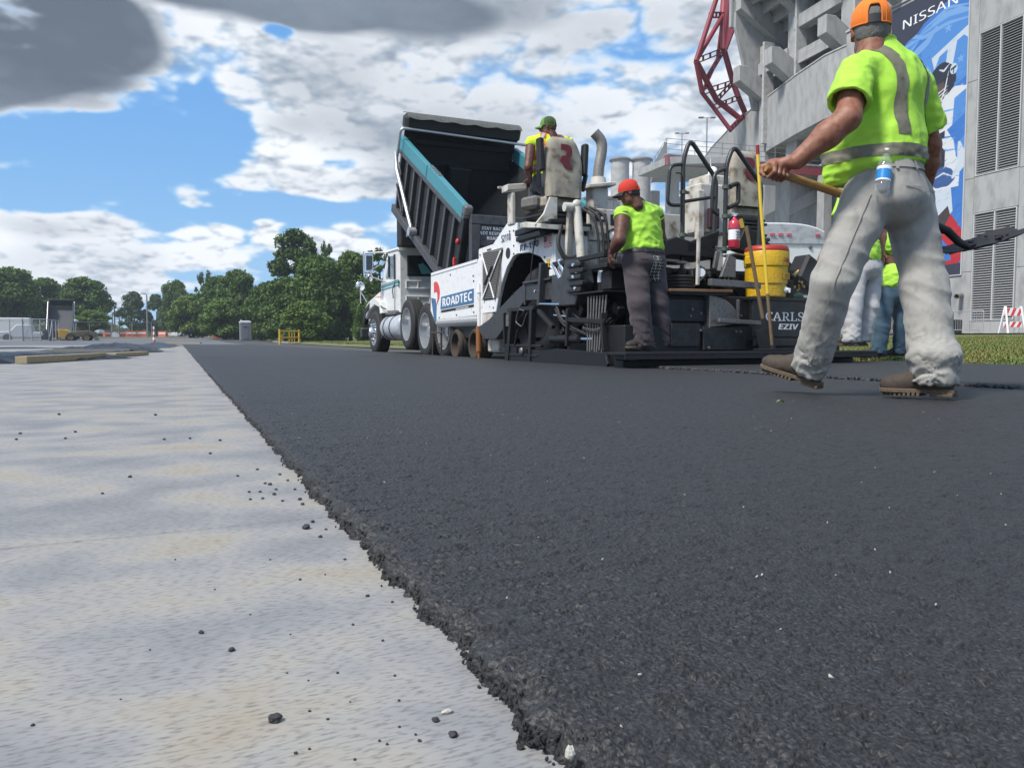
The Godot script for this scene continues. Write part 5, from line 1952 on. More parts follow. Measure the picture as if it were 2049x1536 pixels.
func operator_seat(o:Node,c:Vector3,turn:float,arms := true) -> void:
	var q := MB.new()
	var B := Basis(Vector3.UP,turn)
	var G := []
	var outline := func(t:float) -> float:return .243+.035*sin(t*PI*.8) - .10*pow(t,5.0)
	for lay in 1:
		for j in 25:
			var t := j/24.0
			var row := []
			var hw:float = outline.call(t)
			for i in 41:
				var a := TAU*i/40.0
				var ca := cos(a); var sa := sin(a)
				var sx := signf(ca)*pow(absf(ca),.45)*hw
				var sz := signf(sa)*pow(absf(sa),.6)*(.085 - .03*t*t)
				var k := 1.0 if t < .9 else sqrt(maxf(.0,1.0 - pow((t - .9)/.1,2.0)*.99))
				var fold := .006*sin(i*2.1+t*3.0)*pow(1.0 - t,2.5)+.004*sin(a*3.0+t*11.0)
				row.append(c+B*Vector3(sx*(.82+.18*k) if t > .9 else sx,t*.76,sz*k+fold - .05*t))
			G.append(row)
	q.loft(G)
	var back := put(q,"seat_back_cover",M.seat_cover,o)
	var p := PackedVector2Array([Vector2(-.075,.15),Vector2(.02,.15),Vector2(.06,.135),Vector2(.085,.10),Vector2(.09,.05),Vector2(.07,.005),Vector2(.035,-.02),Vector2(.095,-.15),Vector2(.01,-.15),Vector2(-.09,-.05),Vector2(-.06,.005),Vector2(-.01,.015),Vector2(.01,.035),Vector2(.005,.062),Vector2(-.015,.08),Vector2(-.075,.08)])
	var l := MB.new()
	l.prism(p,c+B*Vector3(.0,.50,.058),B*Vector3.RIGHT,B*Vector3.UP,B*Vector3.BACK,.009,.0)
	put(l,"letter_emblem",M.maroon,back)
	var cu := MB.new()
	cu.box(c+B*Vector3(0,-.06,-.28),Vector3(.56,.15,.56),B,.05)
	put(cu,"seat_cushion",M.seat_cover,o)
	for s in ([-1.0,1.0] if arms else []):
		var a := MB.new()
		a.box(c+B*Vector3(s*.325,.51,-.02),Vector3(.075,.4,.1),B*Basis(Vector3.FORWARD,s*.05),.03)
		a.bar(c+B*Vector3(s*.35,.33,-.02),c+B*Vector3(s*.32,.12,-.06),.05,.05)
		put(a,"armrest",M.black_rubber,o)
	var be := MB.new()
	for k in 5:
		var w := .30+.04*sin(k*2.0)
		be.box(c+B*Vector3(0,-.17 - k*.05,-.2),Vector3(w*2.0,.036,.5),B,.016)
		be.box(c+B*Vector3(0,-.195 - k*.05,-.2),Vector3(w*1.8,.03,.42),B,.004)
	put(be,"suspension_bellows",M.black_rubber,o)
	var pl := MB.new()
	pl.box(c+B*Vector3(0,-.43,-.2),Vector3(.7,.05,.6),B,.01)
	pl.box(c+B*Vector3(.05,-.48,-.05),Vector3(.5,.06,.3),B,.01)
	put(pl,"seat_base",M.grey_paint,o)
func paver() -> void:
	var o := thing("paving_machine",Vector3(5.5,-.05,-9.5),"large white and black asphalt paving machine with two operator seats, fed by the dump truck","paver")
	var X := 4.25
	for s in [[4.25,1.0],[6.9,-1.0]]:
		var b := MB.new()
		var x0:float = s[0]; var d:float = s[1]
		b.px([-13.39,1.42,-11.03,1.46,-11.03,.64,-13.2,.62,-13.42,.8],x0,x0+.07*d,.01)
		var prof := []
		for k in 6:
			var t := k/5.0*PI*.5
			prof.append([x0+d*(.13 - .13*cos(t)),.64 - .14*sin(t)])
		for k in 5:
			var a = prof[k]; var e = prof[k+1]
			b.quad(Vector3(a[0],a[1],-13.2),Vector3(a[0],a[1],-11.03),Vector3(e[0],e[1],-11.03),Vector3(e[0],e[1],-13.2),Vector3(-d,-.5,0))
		b.bb(Vector3(x0+.13*d,.495,-13.2),Vector3(x0+.6*d,.51,-11.03),.002)
		b.bar(Vector3(x0+.02*d,1.445,-13.35),Vector3(x0+.02*d,1.475,-11.05),.06,.05)
		var side := put(b,"hopper_side",M.white_paint,o)
		if d > .0:
			var e := MB.new()
			e.px([-12.79,1.015,-11.2,1.065,-11.2,.84,-12.84,.80],x0 - .004,x0+.01,.0)
			put(e,"blue_panel",M.logo_blue,side)
			e = MB.new()
			e.px([-12.80,.785,-11.2,.822,-11.2,.782,-12.80,.742],x0 - .004,x0+.01,.0)
			put(e,"black_strip",M.black_paint,side)
			var tilt := Vector3(0,.0285,1).normalized()
			words("ROADTEC",Vector3(x0 - .006,.93,-12.0),tilt,Vector3.UP,.145,M.white_plastic,side,"lettering",1.45)
			words("An Astec Industries Company",Vector3(x0 - .006,.785,-11.72),tilt,Vector3.UP,.026,M.white_plastic,side,"lettering",.6,false)
			e = MB.new()
			e.px([-13.2,1.29,-13.08,1.305,-12.98,1.27,-12.9,1.19,-12.87,1.10,-12.90,1.0,-12.98,.93,-13.06,.88,-13.0,1.0,-13.01,1.08,-13.05,1.12,-13.2,1.11],x0 - .004,x0+.01,.0)
			put(e,"red_emblem",M.logo_red,side)
			e = MB.new()
			e.px([-13.37,1.03,-13.12,1.0,-13.05,.88,-13.08,.62,-13.2,.6,-13.25,.74],x0 - .004,x0+.01,.0)
			put(e,"blue_emblem",M.logo_blue,side)
			e = MB.new()
			bolts(e,[Vector3(x0,1.36,-12.3),Vector3(x0,1.18,-11.2),Vector3(x0,1.26,-11.22),Vector3(x0,.66,-12.9),Vector3(x0,.68,-12.0),Vector3(x0,.7,-11.2),Vector3(x0,.95,-13.3)],Vector3.LEFT,.016)
			put(e,"bolts",M.rust_steel,side)
	var b := MB.new()
	b.px([-13.3,.55,-11.0,.55,-11.0,.6,-13.3,.6],4.35,6.8,.004)
	b.bb(Vector3(4.4,.3,-12.9),Vector3(6.7,.55,-11.0))
	put(b,"hopper_floor",M.black_steel,o)
	b = MB.new()
	b.bb(Vector3(4.3,.55,-11.05),Vector3(6.85,1.62,-10.98))
	put(b,"hopper_back",M.black_steel,o)
	b = MB.new()
	b.cyl(Vector3(4.4,.32,-13.55),Vector3(6.7,.32,-13.55),.1,.1,18)
	b.bb(Vector3(4.9,.22,-13.5),Vector3(6.2,.4,-12.9))
	put(b,"push_roller",M.black_steel,o)
	var hm := MB.new()
	var hn := noise(70,6.0,3)
	var G := []
	for j in 25:
		var row := []
		for i in 25:
			var px2 := lerpf(4.34,6.8,i/24.0); var pz2 := lerpf(-13.2,-11.05,j/24.0)
			row.append(Vector3(px2,.75+.35*(1.0 - pow(absf(i/12.0 - 1.0),2.0))*smoothstep(.0,.5,j/24.0)+.03*hn.get_noise_2d(px2,pz2),pz2))
		G.append(row)
	hm.sheet(G,Vector3.UP)
	put(hm,"asphalt_load",M.asphalt_lump,o)
	b = MB.new()
	b.bb(Vector3(4.235,.42,-11.0),Vector3(4.32,1.49,-10.83),.012)
	b.cyl(Vector3(4.22,.45,-10.9),Vector3(4.22,1.06,-10.9),.03,.03,12)
	b.cyl(Vector3(4.22,.98,-10.9),Vector3(4.22,1.12,-10.9),.04,.02,12)
	put(b,"corner_post",M.white_paint,o)
	b = MB.new()
	b.cyl(Vector3(4.2,.1,-10.86),Vector3(4.2,.48,-10.86),.045,.045,12)
	b.cyl(Vector3(4.2,.0,-10.86),Vector3(4.2,.12,-10.86),.025,.025,8)
	put(b,"orange_cylinder",M.rust_orange,o)
	b = MB.new()
	b.px([-11.0,1.627,-10.463,1.64,-9.91,1.885,-9.74,1.862,-9.69,1.413,-9.91,1.277,-10.108,1.062,-10.238,.842,-10.314,.673,-10.93,.665],X,X+.06,.008)
	b.bar(Vector3(X+.2,1.63,-10.98),Vector3(X+.2,1.64,-10.46),.4,.03)
	var rp := put(b,"radiator_panel",M.white_paint,o)
	b = MB.new()
	b.px([-10.80,1.565,-10.03,1.53,-10.30,.86,-10.79,.86],X - .006,X+.01,.0)
	var gr := put(b,"grille_backing",M.black_steel,rp)
	b = MB.new()
	var k := 0
	while k < 30:
		var y := .88+k*.0232
		var zr := lerpf(-10.30,-10.03,(y - .86)/.67) - .01
		b.bb(Vector3(X - .022,y,-10.785),Vector3(X - .008,y+.012,zr),.0)
		k += 1
	for k2 in 18:
		var zz := -10.78+k2*.04
		b.bb(Vector3(X - .014,.87,zz),Vector3(X - .007,1.54 - maxf(.0,(zz+10.3))*.0 if zz < -10.3 else 1.53,zz+.008),.0)
	var mesh_stuff := put(b,"grille_slats",M.grille_steel,rp)
	mesh_stuff.set_meta("kind","stuff")
	b = MB.new()
	b.bar(Vector3(X - .03,1.55,-10.79),Vector3(X - .03,.87,-10.31),.03,.012,Vector3.LEFT)
	b.bar(Vector3(X - .036,1.52,-10.05),Vector3(X - .036,.87,-10.77),.03,.012,Vector3.LEFT)
	put(b,"cross_strap",M.white_paint,rp)
	b = MB.new()
	b.bar(Vector3(X - .06,1.33,-10.3),Vector3(X - .06,1.08,-10.6),.03,.03)
	put(b,"latch_handle",M.black_rubber,rp)
	b = MB.new()
	b.cyl(Vector3(X - .006,1.47,-9.86),Vector3(X+.01,1.47,-9.86),.075,.075,20)
	put(b,"oval_port",M.black_paint,rp)
	words("52118",Vector3(X - .008,1.688,-9.93),Vector3.BACK,Vector3.UP,.1,M.logo_navy,rp,"lettering",.32,false)
	words("ROADTEC",Vector3(X - .008,1.59,-10.55),Vector3.BACK,Vector3.UP,.025,M.black_paint,rp,"lettering",.16)
	b = MB.new()
	bolts(b,[Vector3(X,1.55,-10.92),Vector3(X,1.3,-10.92),Vector3(X,1.0,-10.92),Vector3(X,.74,-10.85),Vector3(X,.74,-10.4),Vector3(X,1.28,-9.72),Vector3(X,1.76,-9.8)],Vector3.LEFT,.014)
	put(b,"bolts",M.rust_steel,rp)
	b = MB.new()
	b.px([-9.735,1.862,-9.153,1.80,-9.121,1.60,-8.49,1.56,-8.484,1.124,-8.622,1.179,-8.851,1.324,-9.183,1.409,-9.551,1.427,-9.685,1.41],X,X+.05,.008)
	var bs := put(b,"body_side",M.white_paint,o)
	words("RP-190",Vector3(X - .006,1.495,-9.17),Vector3(0,.01,1).normalized(),Vector3.UP,.085,M.logo_navy,bs,"lettering",.56)
	flag(bs,Vector3(X - .006,1.485,-8.615),.20,.135)
	b = MB.new()
	bolts(b,[Vector3(X,1.2,-8.56),Vector3(X,1.3,-8.7),Vector3(X,1.44,-9.66),Vector3(X,1.55,-9.66),Vector3(X,1.75,-9.66),Vector3(X,1.46,-8.54)],Vector3.LEFT,.014)
	b.box(Vector3(X - .02,1.59,-9.35),Vector3(.04,.07,.16),Basis.IDENTITY,.02)
	put(b,"bolts",M.rust_steel,bs)
	b = MB.new()
	b.box(Vector3(X - .003,1.22,-8.6),Vector3(.008,.1,.09))
	put(b,"warning_label",M.sign_yellow,bs)
	b = MB.new()
	b.bb(Vector3(4.98,.95,-10.9),Vector3(6.85,1.6,-8.5),.02)
	b.bb(Vector3(4.3,1.5,-10.9),Vector3(4.975,1.6,-8.6),.02)
	b.bb(Vector3(4.7,1.6,-10.6),Vector3(6.6,1.85,-8.9),.03)
	put(b,"engine_hood",M.white_paint,o)
	b = MB.new()
	b.bb(Vector3(4.26,1.13,-8.49),Vector3(4.72,1.555,-8.44),.01)
	b.bb(Vector3(4.255,1.05,-8.6),Vector3(4.7,1.14,-8.45),.01)
	put(b,"rear_box",M.white_paint,o)
	b = MB.new()
	for kk in 14:
		var t0 := PI*kk/14.0+.12; var t1 := PI*(kk+1)/14.0+.12
		var c := Vector3(0,.62,-9.32)
		var a0 := c+Vector3(0,sin(t0),cos(t0))*.82; var a1 := c+Vector3(0,sin(t1),cos(t1))*.82
		b.quad(a0+Vector3(4.27,0,0),a1+Vector3(4.27,0,0),a1+Vector3(4.95,0,0),a0+Vector3(4.95,0,0),c - a0)
	b.bb(Vector3(4.93,.1,-10.3),Vector3(4.99,1.4,-8.4))
	put(b,"wheel_arch",M.black_steel,o)
	wheel_part(o,"drive_wheel",Vector3(4.62,.58,-9.25),Vector3.LEFT,.66,.5,.36,M.black_steel,M.black_rubber,10,.1)
	wheel_part(o,"drive_wheel",Vector3(6.5,.58,-9.25),Vector3.RIGHT,.66,.5,.36,M.black_steel,M.black_rubber,10,.1)
	for z in [-12.3,-11.42]:
		wheel_part(o,"bogie_wheel",Vector3(4.45,.195,z),Vector3.LEFT,.255,.26,.2,M.rust_steel,M.rust_rubber,6,.12,.05)
		wheel_part(o,"bogie_wheel",Vector3(6.65,.195,z),Vector3.RIGHT,.255,.26,.2,M.rust_steel,M.rust_rubber,6,.12,.05)
	b = MB.new()
	b.bar(Vector3(4.55,.25,-12.6),Vector3(4.55,.25,-11.0),.1,.1)
	b.bb(Vector3(4.4,.3,-11.0),Vector3(6.7,.95,-8.6))
	put(b,"chassis",M.black_steel,o)
	b = MB.new()
	b.pz([4.24,.66,4.36,.66,4.36,.42,4.24,.42],-10.83,-10.62,.01)
	b.pz([4.24,.66,4.36,.66,4.36,.45,4.24,.45],-10.6,-10.45,.01)
	b.bb(Vector3(4.3,.09,-10.76),Vector3(4.55,.28,-10.34),.02)
	put(b,"lower_panel",M.white_dirty,o)
	b = MB.new()
	b.cyl(Vector3(4.2,-.05,-13.15),Vector3(4.2,.42,-13.15),.012,.012,8)
	b.bar(Vector3(4.2,.4,-13.2),Vector3(4.2,.4,-12.55),.03,.03)
	b.bar(Vector3(4.22,.05,-12.72),Vector3(4.22,.5,-12.72),.03,.03)
	b.bar(Vector3(4.22,.2,-12.95),Vector3(4.22,.2,-12.72),.03,.03)
	put(b,"hopper_latch",M.rust_steel,o)
	for s in [[4.14,4.24],[6.95,7.05]]:
		b = MB.new()
		b.px([-10.76,.46,-10.52,.28,-10.05,.28,-9.06,.775,-7.70,.73,-7.70,.91,-9.08,1.0,-9.35,.92,-10.33,.56],s[0],s[1],.008)
		b.bb(Vector3(s[0] - .03,.985,-9.08),Vector3(s[1]+.02,1.015,-8.3),.006)
		b.bb(Vector3(s[0] - .012,.72,-9.07),Vector3(s[0]+.002,.97,-9.03),.003)
		var ta := put(b,"tow_arm",M.grey_paint,o)
		b = MB.new()
		b.bar(Vector3(s[0] - .03,.69,-8.52),Vector3(s[0] - .03,1.2,-8.45),.06,.1,Vector3.LEFT)
		b.px([-8.2,.66,-7.62,.66,-7.45,.9,-7.55,1.16,-7.85,1.18,-7.97,.98,-8.2,1.02],s[0] - .05,s[1]+.01,.01)
		put(b,"tow_bracket",M.grey_paint,ta)
		b = MB.new()
		b.cyl(Vector3(s[0] - .06,.71,-8.55),Vector3(s[0] - .06,.68,-7.95),.018,.018,10)
		b.cyl(Vector3(s[0] - .06,.56,-8.1),Vector3(s[0] - .06,.53,-7.7),.014,.014,10)
		b.cyl(Vector3(s[0] - .02,1.17,-8.2),Vector3(s[0] - .02,.98,-8.02),.03,.03,10)
		b.cyl(Vector3(s[0] - .02,1.19,-8.05),Vector3(s[0] - .02,1.0,-7.88),.03,.03,10)
		put(b,"piston_rod",M.chrome,ta)
		b = MB.new()
		for kk in 5:
			b.box(Vector3(s[0] - .05,.82+.07*kk,-7.6+.05*(kk % 2)),Vector3(.06,.045,.3),Basis.IDENTITY,.008)
		put(b,"valve_block",M.black_paint,ta)
		b = MB.new()
		bolts(b,[Vector3(s[0] - .08,1.1,-7.6),Vector3(s[0] - .08,.97,-7.6),Vector3(s[0] - .08,.84,-7.55)],Vector3.LEFT,.022)
		bolts(b,[Vector3(s[0],.88,-8.75),Vector3(s[0],.9,-8.55)],Vector3.LEFT,.02)
		put(b,"bolts",M.chrome,ta)
	b = MB.new()
	b.cyl(Vector3(4.47,1.86,-8.28),Vector3(4.47,1.25,-8.16),.052,.056,16)
	b.bar(Vector3(4.42,1.9,-8.33),Vector3(4.36,1.2,-8.3),.04,.12)
	b.ball(Vector3(4.47,1.9,-8.28),Vector3(.06,.06,.05))
	b.cyl(Vector3(4.3,1.86,-8.28),Vector3(4.4,1.86,-8.28),.055,.055,16)
	b.cyl(Vector3(4.47,1.25,-8.16),Vector3(4.47,1.22,-8.155),.068,.068,16)
	put(b,"lift_cylinder",M.white_dirty,o)
	b = MB.new()
	b.cyl(Vector3(4.47,1.24,-8.16),Vector3(4.47,.93,-8.1),.026,.026,12)
	put(b,"piston_rod",M.chrome,o)
	rng.seed = 17
	for kk in 3:
		b = MB.new()
		var hx := 4.62+kk*.075
		b.pipe([Vector3(hx - .05,1.9,-8.4),Vector3(hx+.06,1.75+.02*kk,-8.2),Vector3(hx+.1,1.35,-8.15 - .02*kk),Vector3(hx+.02,.95,-8.1)],.017,.2,8)
		put(b,"hydraulic_hose",M.black_rubber,o)
	b = MB.new()
	b.pipe([Vector3(4.2,1.72,-8.75),Vector3(4.17,1.5,-8.85),Vector3(4.16,1.0,-8.95),Vector3(4.17,.75,-8.98)],.008,.2,6)
	put(b,"hanging_cable",M.black_rubber,o)
	for kk in 3:
		b = MB.new()
		b.pipe([Vector3(4.3,1.65,-8.35),Vector3(4.22 - .02*kk,1.4,-8.3+.03*kk),Vector3(4.3,1.22 - .03*kk,-8.2),Vector3(4.48,1.3,-8.2)],.02,.12,8)
		put(b,"hydraulic_hose",M.black_rubber,o)
	b = MB.new()
	b.bb(Vector3(4.72,1.5,-8.5),Vector3(6.8,1.9,-8.42),.01)
	b.bb(Vector3(4.72,1.0,-8.5),Vector3(6.8,1.5,-8.44),.01)
	var rw := put(b,"rear_wall",M.white_dirty,o)
	b = MB.new()
	b.box(Vector3(4.88,1.79,-8.415),Vector3(.16,.1,.01))
	b.box(Vector3(5.08,1.77,-8.415),Vector3(.12,.13,.01))
	put(b,"instruction_plate",M.black_paint,rw)
	b = MB.new()
	for q in [[4.84,1.80],[4.9,1.78],[5.08,1.80]]:b.box(Vector3(q[0],q[1],-8.41),Vector3(.035,.035,.008))
	b.box(Vector3(4.98,1.64,-8.415),Vector3(.28,.09,.01))
	put(b,"label",M.label_cream,rw)
	b = MB.new()
	b.lathe([.0,.0,.05,.0,.088,.04,.09,.09,.08,.095,.074,.085],Vector3(5.03,1.56,-8.4),Vector3(-.2,0,1).normalized(),24)
	var lamp := put(b,"work_lamp",M.black_paint,o)
	b = MB.new()
	b.lathe([.078,.06,.06,.08,.03,.09,.0,.093],Vector3(5.03,1.56,-8.4),Vector3(-.2,0,1).normalized(),24)
	put(b,"lens",M.lamp_lens,lamp)
	b = MB.new()
	b.pipe([Vector3(5.29,2.42,-9.2),Vector3(5.30,2.6,-9.2),Vector3(5.345,2.8,-9.2),Vector3(5.35,2.95,-9.2),Vector3(5.24,3.06,-9.22)],.072,.1,18)
	put(b,"exhaust_pipe",M.steel_pipe,o)
	b = MB.new()
	b.cyl(Vector3(5.29,2.32,-9.2),Vector3(5.29,2.46,-9.2),.13,.1,16)
	b.box(Vector3(5.25,2.33,-9.15),Vector3(.42,.05,.3),Basis(Vector3.FORWARD,-.15),.01)
	b.bb(Vector3(5.15,1.85,-9.3),Vector3(5.4,2.32,-9.1),.02)
	put(b,"exhaust_bracket",M.white_dirty,o)
	operator_seat(o,Vector3(4.515,2.05,-8.72),.08)
	operator_seat(o,Vector3(7.15,2.07,-8.42),.0,false)
	b = MB.new()
	b.px([-8.95,1.68,-8.35,1.60,-8.35,1.65,-8.8,1.74,-8.95,1.74],4.02,4.7,.008)
	b.pz([4.0,1.66,4.3,1.74,4.3,2.0,4.2,2.0,4.12,1.8],-8.5,-8.46,.004)
	b.bb(Vector3(4.08,1.78,-9.5),Vector3(4.14,2.2,-9.35),.02)
	put(b,"seat_deck",M.white_dirty,o)
	b = MB.new()
	b.bb(Vector3(4.1,1.62,-9.3),Vector3(4.75,1.7,-8.4),.01)
	b.box(Vector3(4.35,1.7,-8.5),Vector3(.35,.06,.2))
	b.box(Vector3(4.1,1.56,-8.8),Vector3(.1,.06,.7))
	put(b,"seat_rail",M.black_steel,o)
	b = MB.new()
	b.pz([4.02,2.22,4.3,2.26,4.3,2.34,4.02,2.30],-9.55,-9.35,.01)
	b.bar(Vector3(4.05,2.33,-9.75),Vector3(4.4,2.35,-9.78),.03,.03)
	put(b,"control_console",M.white_dirty,o)
	b = MB.new()
	b.box(Vector3(4.2,2.0,-8.95),Vector3(.2,.16,.3),Basis(Vector3.UP,.3),.05)
	put(b,"tool_bag",M.grey_cloth,o)
	b = MB.new()
	b.bb(Vector3(4.7,1.86,-10.4),Vector3(7.3,1.91,-8.45),.008)
	put(b,"operator_platform",M.black_steel,o)
	b = MB.new()
	b.bb(Vector3(5.76,1.55,-8.0),Vector3(6.22,2.14,-7.6),.02)
	b.bb(Vector3(5.95,2.12,-8.1),Vector3(6.3,2.28,-7.7),.02)
	b.bb(Vector3(5.73,1.42,-7.66),Vector3(5.82,2.05,-7.58),.01)
	put(b,"control_cabinet",M.white_dirty,o)
	b = MB.new()
	b.box(Vector3(5.93,1.72,-7.56),Vector3(.15,.24,.06),Basis.IDENTITY,.01)
	put(b,"switch_box",M.dark_maroon,o)
	b = MB.new()
	b.lathe([.0,.0,.05,.0,.06,.05,.05,.12,.02,.14,.0,.14],Vector3(6.18,2.28,-7.9),Vector3.UP,18)
	b.cyl(Vector3(6.15,2.42,-7.9),Vector3(6.14,2.52,-7.9),.006,.004,6)
	put(b,"beacon",M.white_plastic,o)
	for r in [[[Vector3(5.30,.85,-7.3),Vector3(5.30,2.3,-7.3),Vector3(5.385,2.54,-7.3),Vector3(5.76,2.12,-7.3),Vector3(5.76,1.95,-7.3),Vector3(5.71,.82,-7.3)],[Vector3(5.30,2.25,-7.3),Vector3(5.12,2.22,-7.3),Vector3(5.09,1.78,-7.3),Vector3(5.29,1.79,-7.3)],[Vector3(5.30,1.83,-7.3),Vector3(5.75,1.92,-7.3)]],
			[[Vector3(5.735,1.25,-7.1),Vector3(5.74,2.24,-7.1),Vector3(5.84,2.47,-7.1),Vector3(6.24,2.06,-7.1),Vector3(6.25,1.95,-7.1),Vector3(6.21,1.2,-7.1)],[Vector3(5.74,2.2,-7.1),Vector3(5.58,2.14,-7.1),Vector3(5.55,1.95,-7.1),Vector3(5.55,1.72,-7.1),Vector3(5.64,1.68,-7.1)],[]]]:
		b = MB.new()
		b.pipe(r[0],.0255,.1,12)
		b.pipe(r[1],.021,.08,10)
		if r[2].size():b.pipe(r[2],.02,.05,10)
		var hr := put(b,"handrail",M.rail_grey,o)
		b = MB.new()
		for e in [.05,.42,.75]:
			var q:Vector3 = r[0][0].lerp(r[0][1],e)
			b.cyl(q - Vector3(0,.02,0),q+Vector3(0,.02,0),.04,.04,12)
			b.box(q+Vector3(.05,0,0),Vector3(.06,.03,.04),Basis.IDENTITY,.006)
		put(b,"clamp",M.green_grey,hr)
	b = MB.new()
	b.pipe([Vector3(5.19,2.14,-7.28),Vector3(5.26,2.14,-7.28),Vector3(5.26,1.6,-7.28)],.008,.02,6)
	b.pipe([Vector3(5.78,2.0,-7.08),Vector3(5.9,2.05,-7.08),Vector3(5.9,1.82,-7.08),Vector3(5.76,1.76,-7.08)],.025,.04,8)
	put(b,"hooks",M.black_rubber,o)
	b = MB.new()
	b.pz([4.45,1.18,5.15,1.42,5.72,1.30,5.72,1.2,5.1,1.22,4.45,1.08],-7.7,-7.2,.008)
	b.pz([6.25,1.62,6.42,1.56,6.98,1.20,7.3,.85,7.2,.82,6.9,1.1,6.3,1.3,6.1,1.35],-7.5,-7.35,.008)
	b.pz([5.3,1.36,5.74,1.52,5.72,1.35,5.3,1.25],-7.28,-7.2,.006)
	b.bb(Vector3(4.3,1.02,-8.3),Vector3(6.9,1.07,-7.2),.01)
	b.bb(Vector3(4.35,.1,-8.3),Vector3(6.9,1.0,-7.6),.02)
	put(b,"rear_frame",M.black_steel,o)
	b = MB.new()
	b.bb(Vector3(4.75,1.10,-7.2),Vector3(5.15,1.13,-7.0),.004)
	b.box(Vector3(5.85,1.2,-6.95),Vector3(.35,.02,.25),Basis(Vector3.FORWARD,.1),.003)
	b.box(Vector3(4.85,1.12,-6.98),Vector3(.3,.03,.12),Basis(Vector3.UP,.2),.006)
	b.box(Vector3(5.5,1.15,-6.95),Vector3(.06,.2,.03),Basis(Vector3.FORWARD,.2),.006)
	put(b,"steel_scraps",M.worn_steel,o)
	b = MB.new()
	b.bb(Vector3(4.12,-.02,-7.4),Vector3(7.02,.42,-6.62),.01)
	b.bb(Vector3(4.62,.42,-7.4),Vector3(7.0,.74,-6.7),.012)
	b.bb(Vector3(4.0,-.015,-6.62),Vector3(7.05,.075,-6.45),.008)
	var sc := put(b,"screed",M.screed_black,o)
	b = MB.new()
	b.bb(Vector3(4.66,.46,-6.70),Vector3(5.16,.70,-6.66),.008)
	b.bb(Vector3(4.66,.2,-6.62),Vector3(5.02,.44,-6.585),.008)
	b.bb(Vector3(5.06,.16,-6.62),Vector3(5.62,.40,-6.58),.01)
	b.bb(Vector3(5.72,.30,-6.66),Vector3(6.78,.70,-6.6),.01)
	b.bb(Vector3(5.72,.2,-6.63),Vector3(6.78,.28,-6.57),.01)
	b.bb(Vector3(4.64,.735,-7.2),Vector3(5.4,.765,-6.6),.006)
	b.bb(Vector3(5.68,.70,-7.2),Vector3(7.0,.735,-6.58),.006)
	put(b,"screed_panel",M.screed_panel,sc)
	b = MB.new()
	for rw2 in [.405,.365,.325,.245,.215]:
		for c2 in 6:
			b.cyl(Vector3(4.70+c2*.055,rw2,-6.586),Vector3(4.70+c2*.055,rw2,-6.583),.009,.009,8)
	put(b,"vent_holes",M.black_paint,sc)
	var cp := []
	for kk in 9:
		var t := kk/8.0*1.45
		cp.append(5.15+.42*sin(t)); cp.append(.40+.34*cos(t))
	cp.append(5.15); cp.append(.4)
	b = MB.new()
	b.pz(cp,-6.72,-6.6,.008)
	put(b,"curved_cover",M.worn_steel,sc)
	b = MB.new()
	b.bar(Vector3(5.22,.475,-6.55),Vector3(5.80,.452,-6.55),.045,.045)
	b.bar(Vector3(5.06,.865,-6.5),Vector3(5.72,.845,-6.5),.06,.07)
	b.bar(Vector3(5.52,.7,-6.6),Vector3(5.52,.48,-6.6),.03,.03)
	put(b,"step_bar",M.worn_steel,sc)
	b = MB.new()
	bolts(b,[Vector3(5.08,.55,-6.66),Vector3(5.02,.37,-6.58),Vector3(5.13,.19,-6.58),Vector3(5.48,.36,-6.58),Vector3(5.54,.36,-6.58),Vector3(5.56,.53,-6.6),Vector3(4.95,.52,-6.66),Vector3(4.97,.59,-6.66)],Vector3.BACK,.016)
	put(b,"bolts",M.worn_steel,sc)
	words("CARLSON",Vector3(6.30,.525,-6.598),Vector3.RIGHT,Vector3.UP,.1,M.white_plastic,sc,"lettering",.8,false,"Droid Serif")
	words("EZIV",Vector3(6.22,.415,-6.598),Vector3(1,.0,0),Vector3(.25,1,0),.065,M.white_plastic,sc,"lettering",.27)
	b = MB.new()
	b.bb(Vector3(3.86,.125,-6.58),Vector3(7.12,.152,-6.18),.004)
	b.bb(Vector3(3.86,.085,-6.2),Vector3(7.12,.125,-6.18),.002)
	for kk in 9:
		b.bar(Vector3(4.0+kk*.38,.1,-6.6),Vector3(4.0+kk*.38,.1,-6.2),.03,.05)
	put(b,"walkway",M.worn_black,o)
	for s in [[4.02,1.0],[7.1,-1.0]]:
		var x:float = s[0]
		b = MB.new()
		b.px([-9.42,.02,-9.32,-.045,-6.8,-.045,-6.75,.03,-6.8,.14,-7.9,.17,-8.36,.14,-9.2,.2,-9.4,.2],x - .015,x+.015,.004)
		var eg := put(b,"end_gate",M.screed_black,o)
		b = MB.new()
		b.bar(Vector3(x,.18,-9.42),Vector3(x,.63,-9.44),.05,.03)
		b.bar(Vector3(x,-.03,-9.3),Vector3(x,.66,-9.18),.07,.07)
		b.bar(Vector3(x,-.03,-8.62),Vector3(x,.66,-8.56),.07,.07)
		b.bar(Vector3(x,.20,-9.4),Vector3(x,.20,-8.3),.05,.03)
		b.bar(Vector3(x,.08,-9.38),Vector3(x,.08,-8.4),.05,.03)
		b.bar(Vector3(x,.66,-9.3),Vector3(x,.66,-8.5),.05,.05)
		b.bar(Vector3(x - .04,-.035,-9.3),Vector3(x - .04,-.035,-8.0),.04,.03)
		b.bar(Vector3(x,.62,-8.4),Vector3(x,.42,-8.0),.05,.05)
		b.bar(Vector3(x - .03,.4,-8.95),Vector3(x - .03,.2,-9.05),.02,.02)
		b.bar(Vector3(x,.2,-9.0),Vector3(x,.08,-9.0),.05,.03)
		b.bar(Vector3(x,.2,-8.7),Vector3(x,.08,-8.7),.05,.03)
		put(b,"gate_frame",M.worn_black,eg)
		b = MB.new()
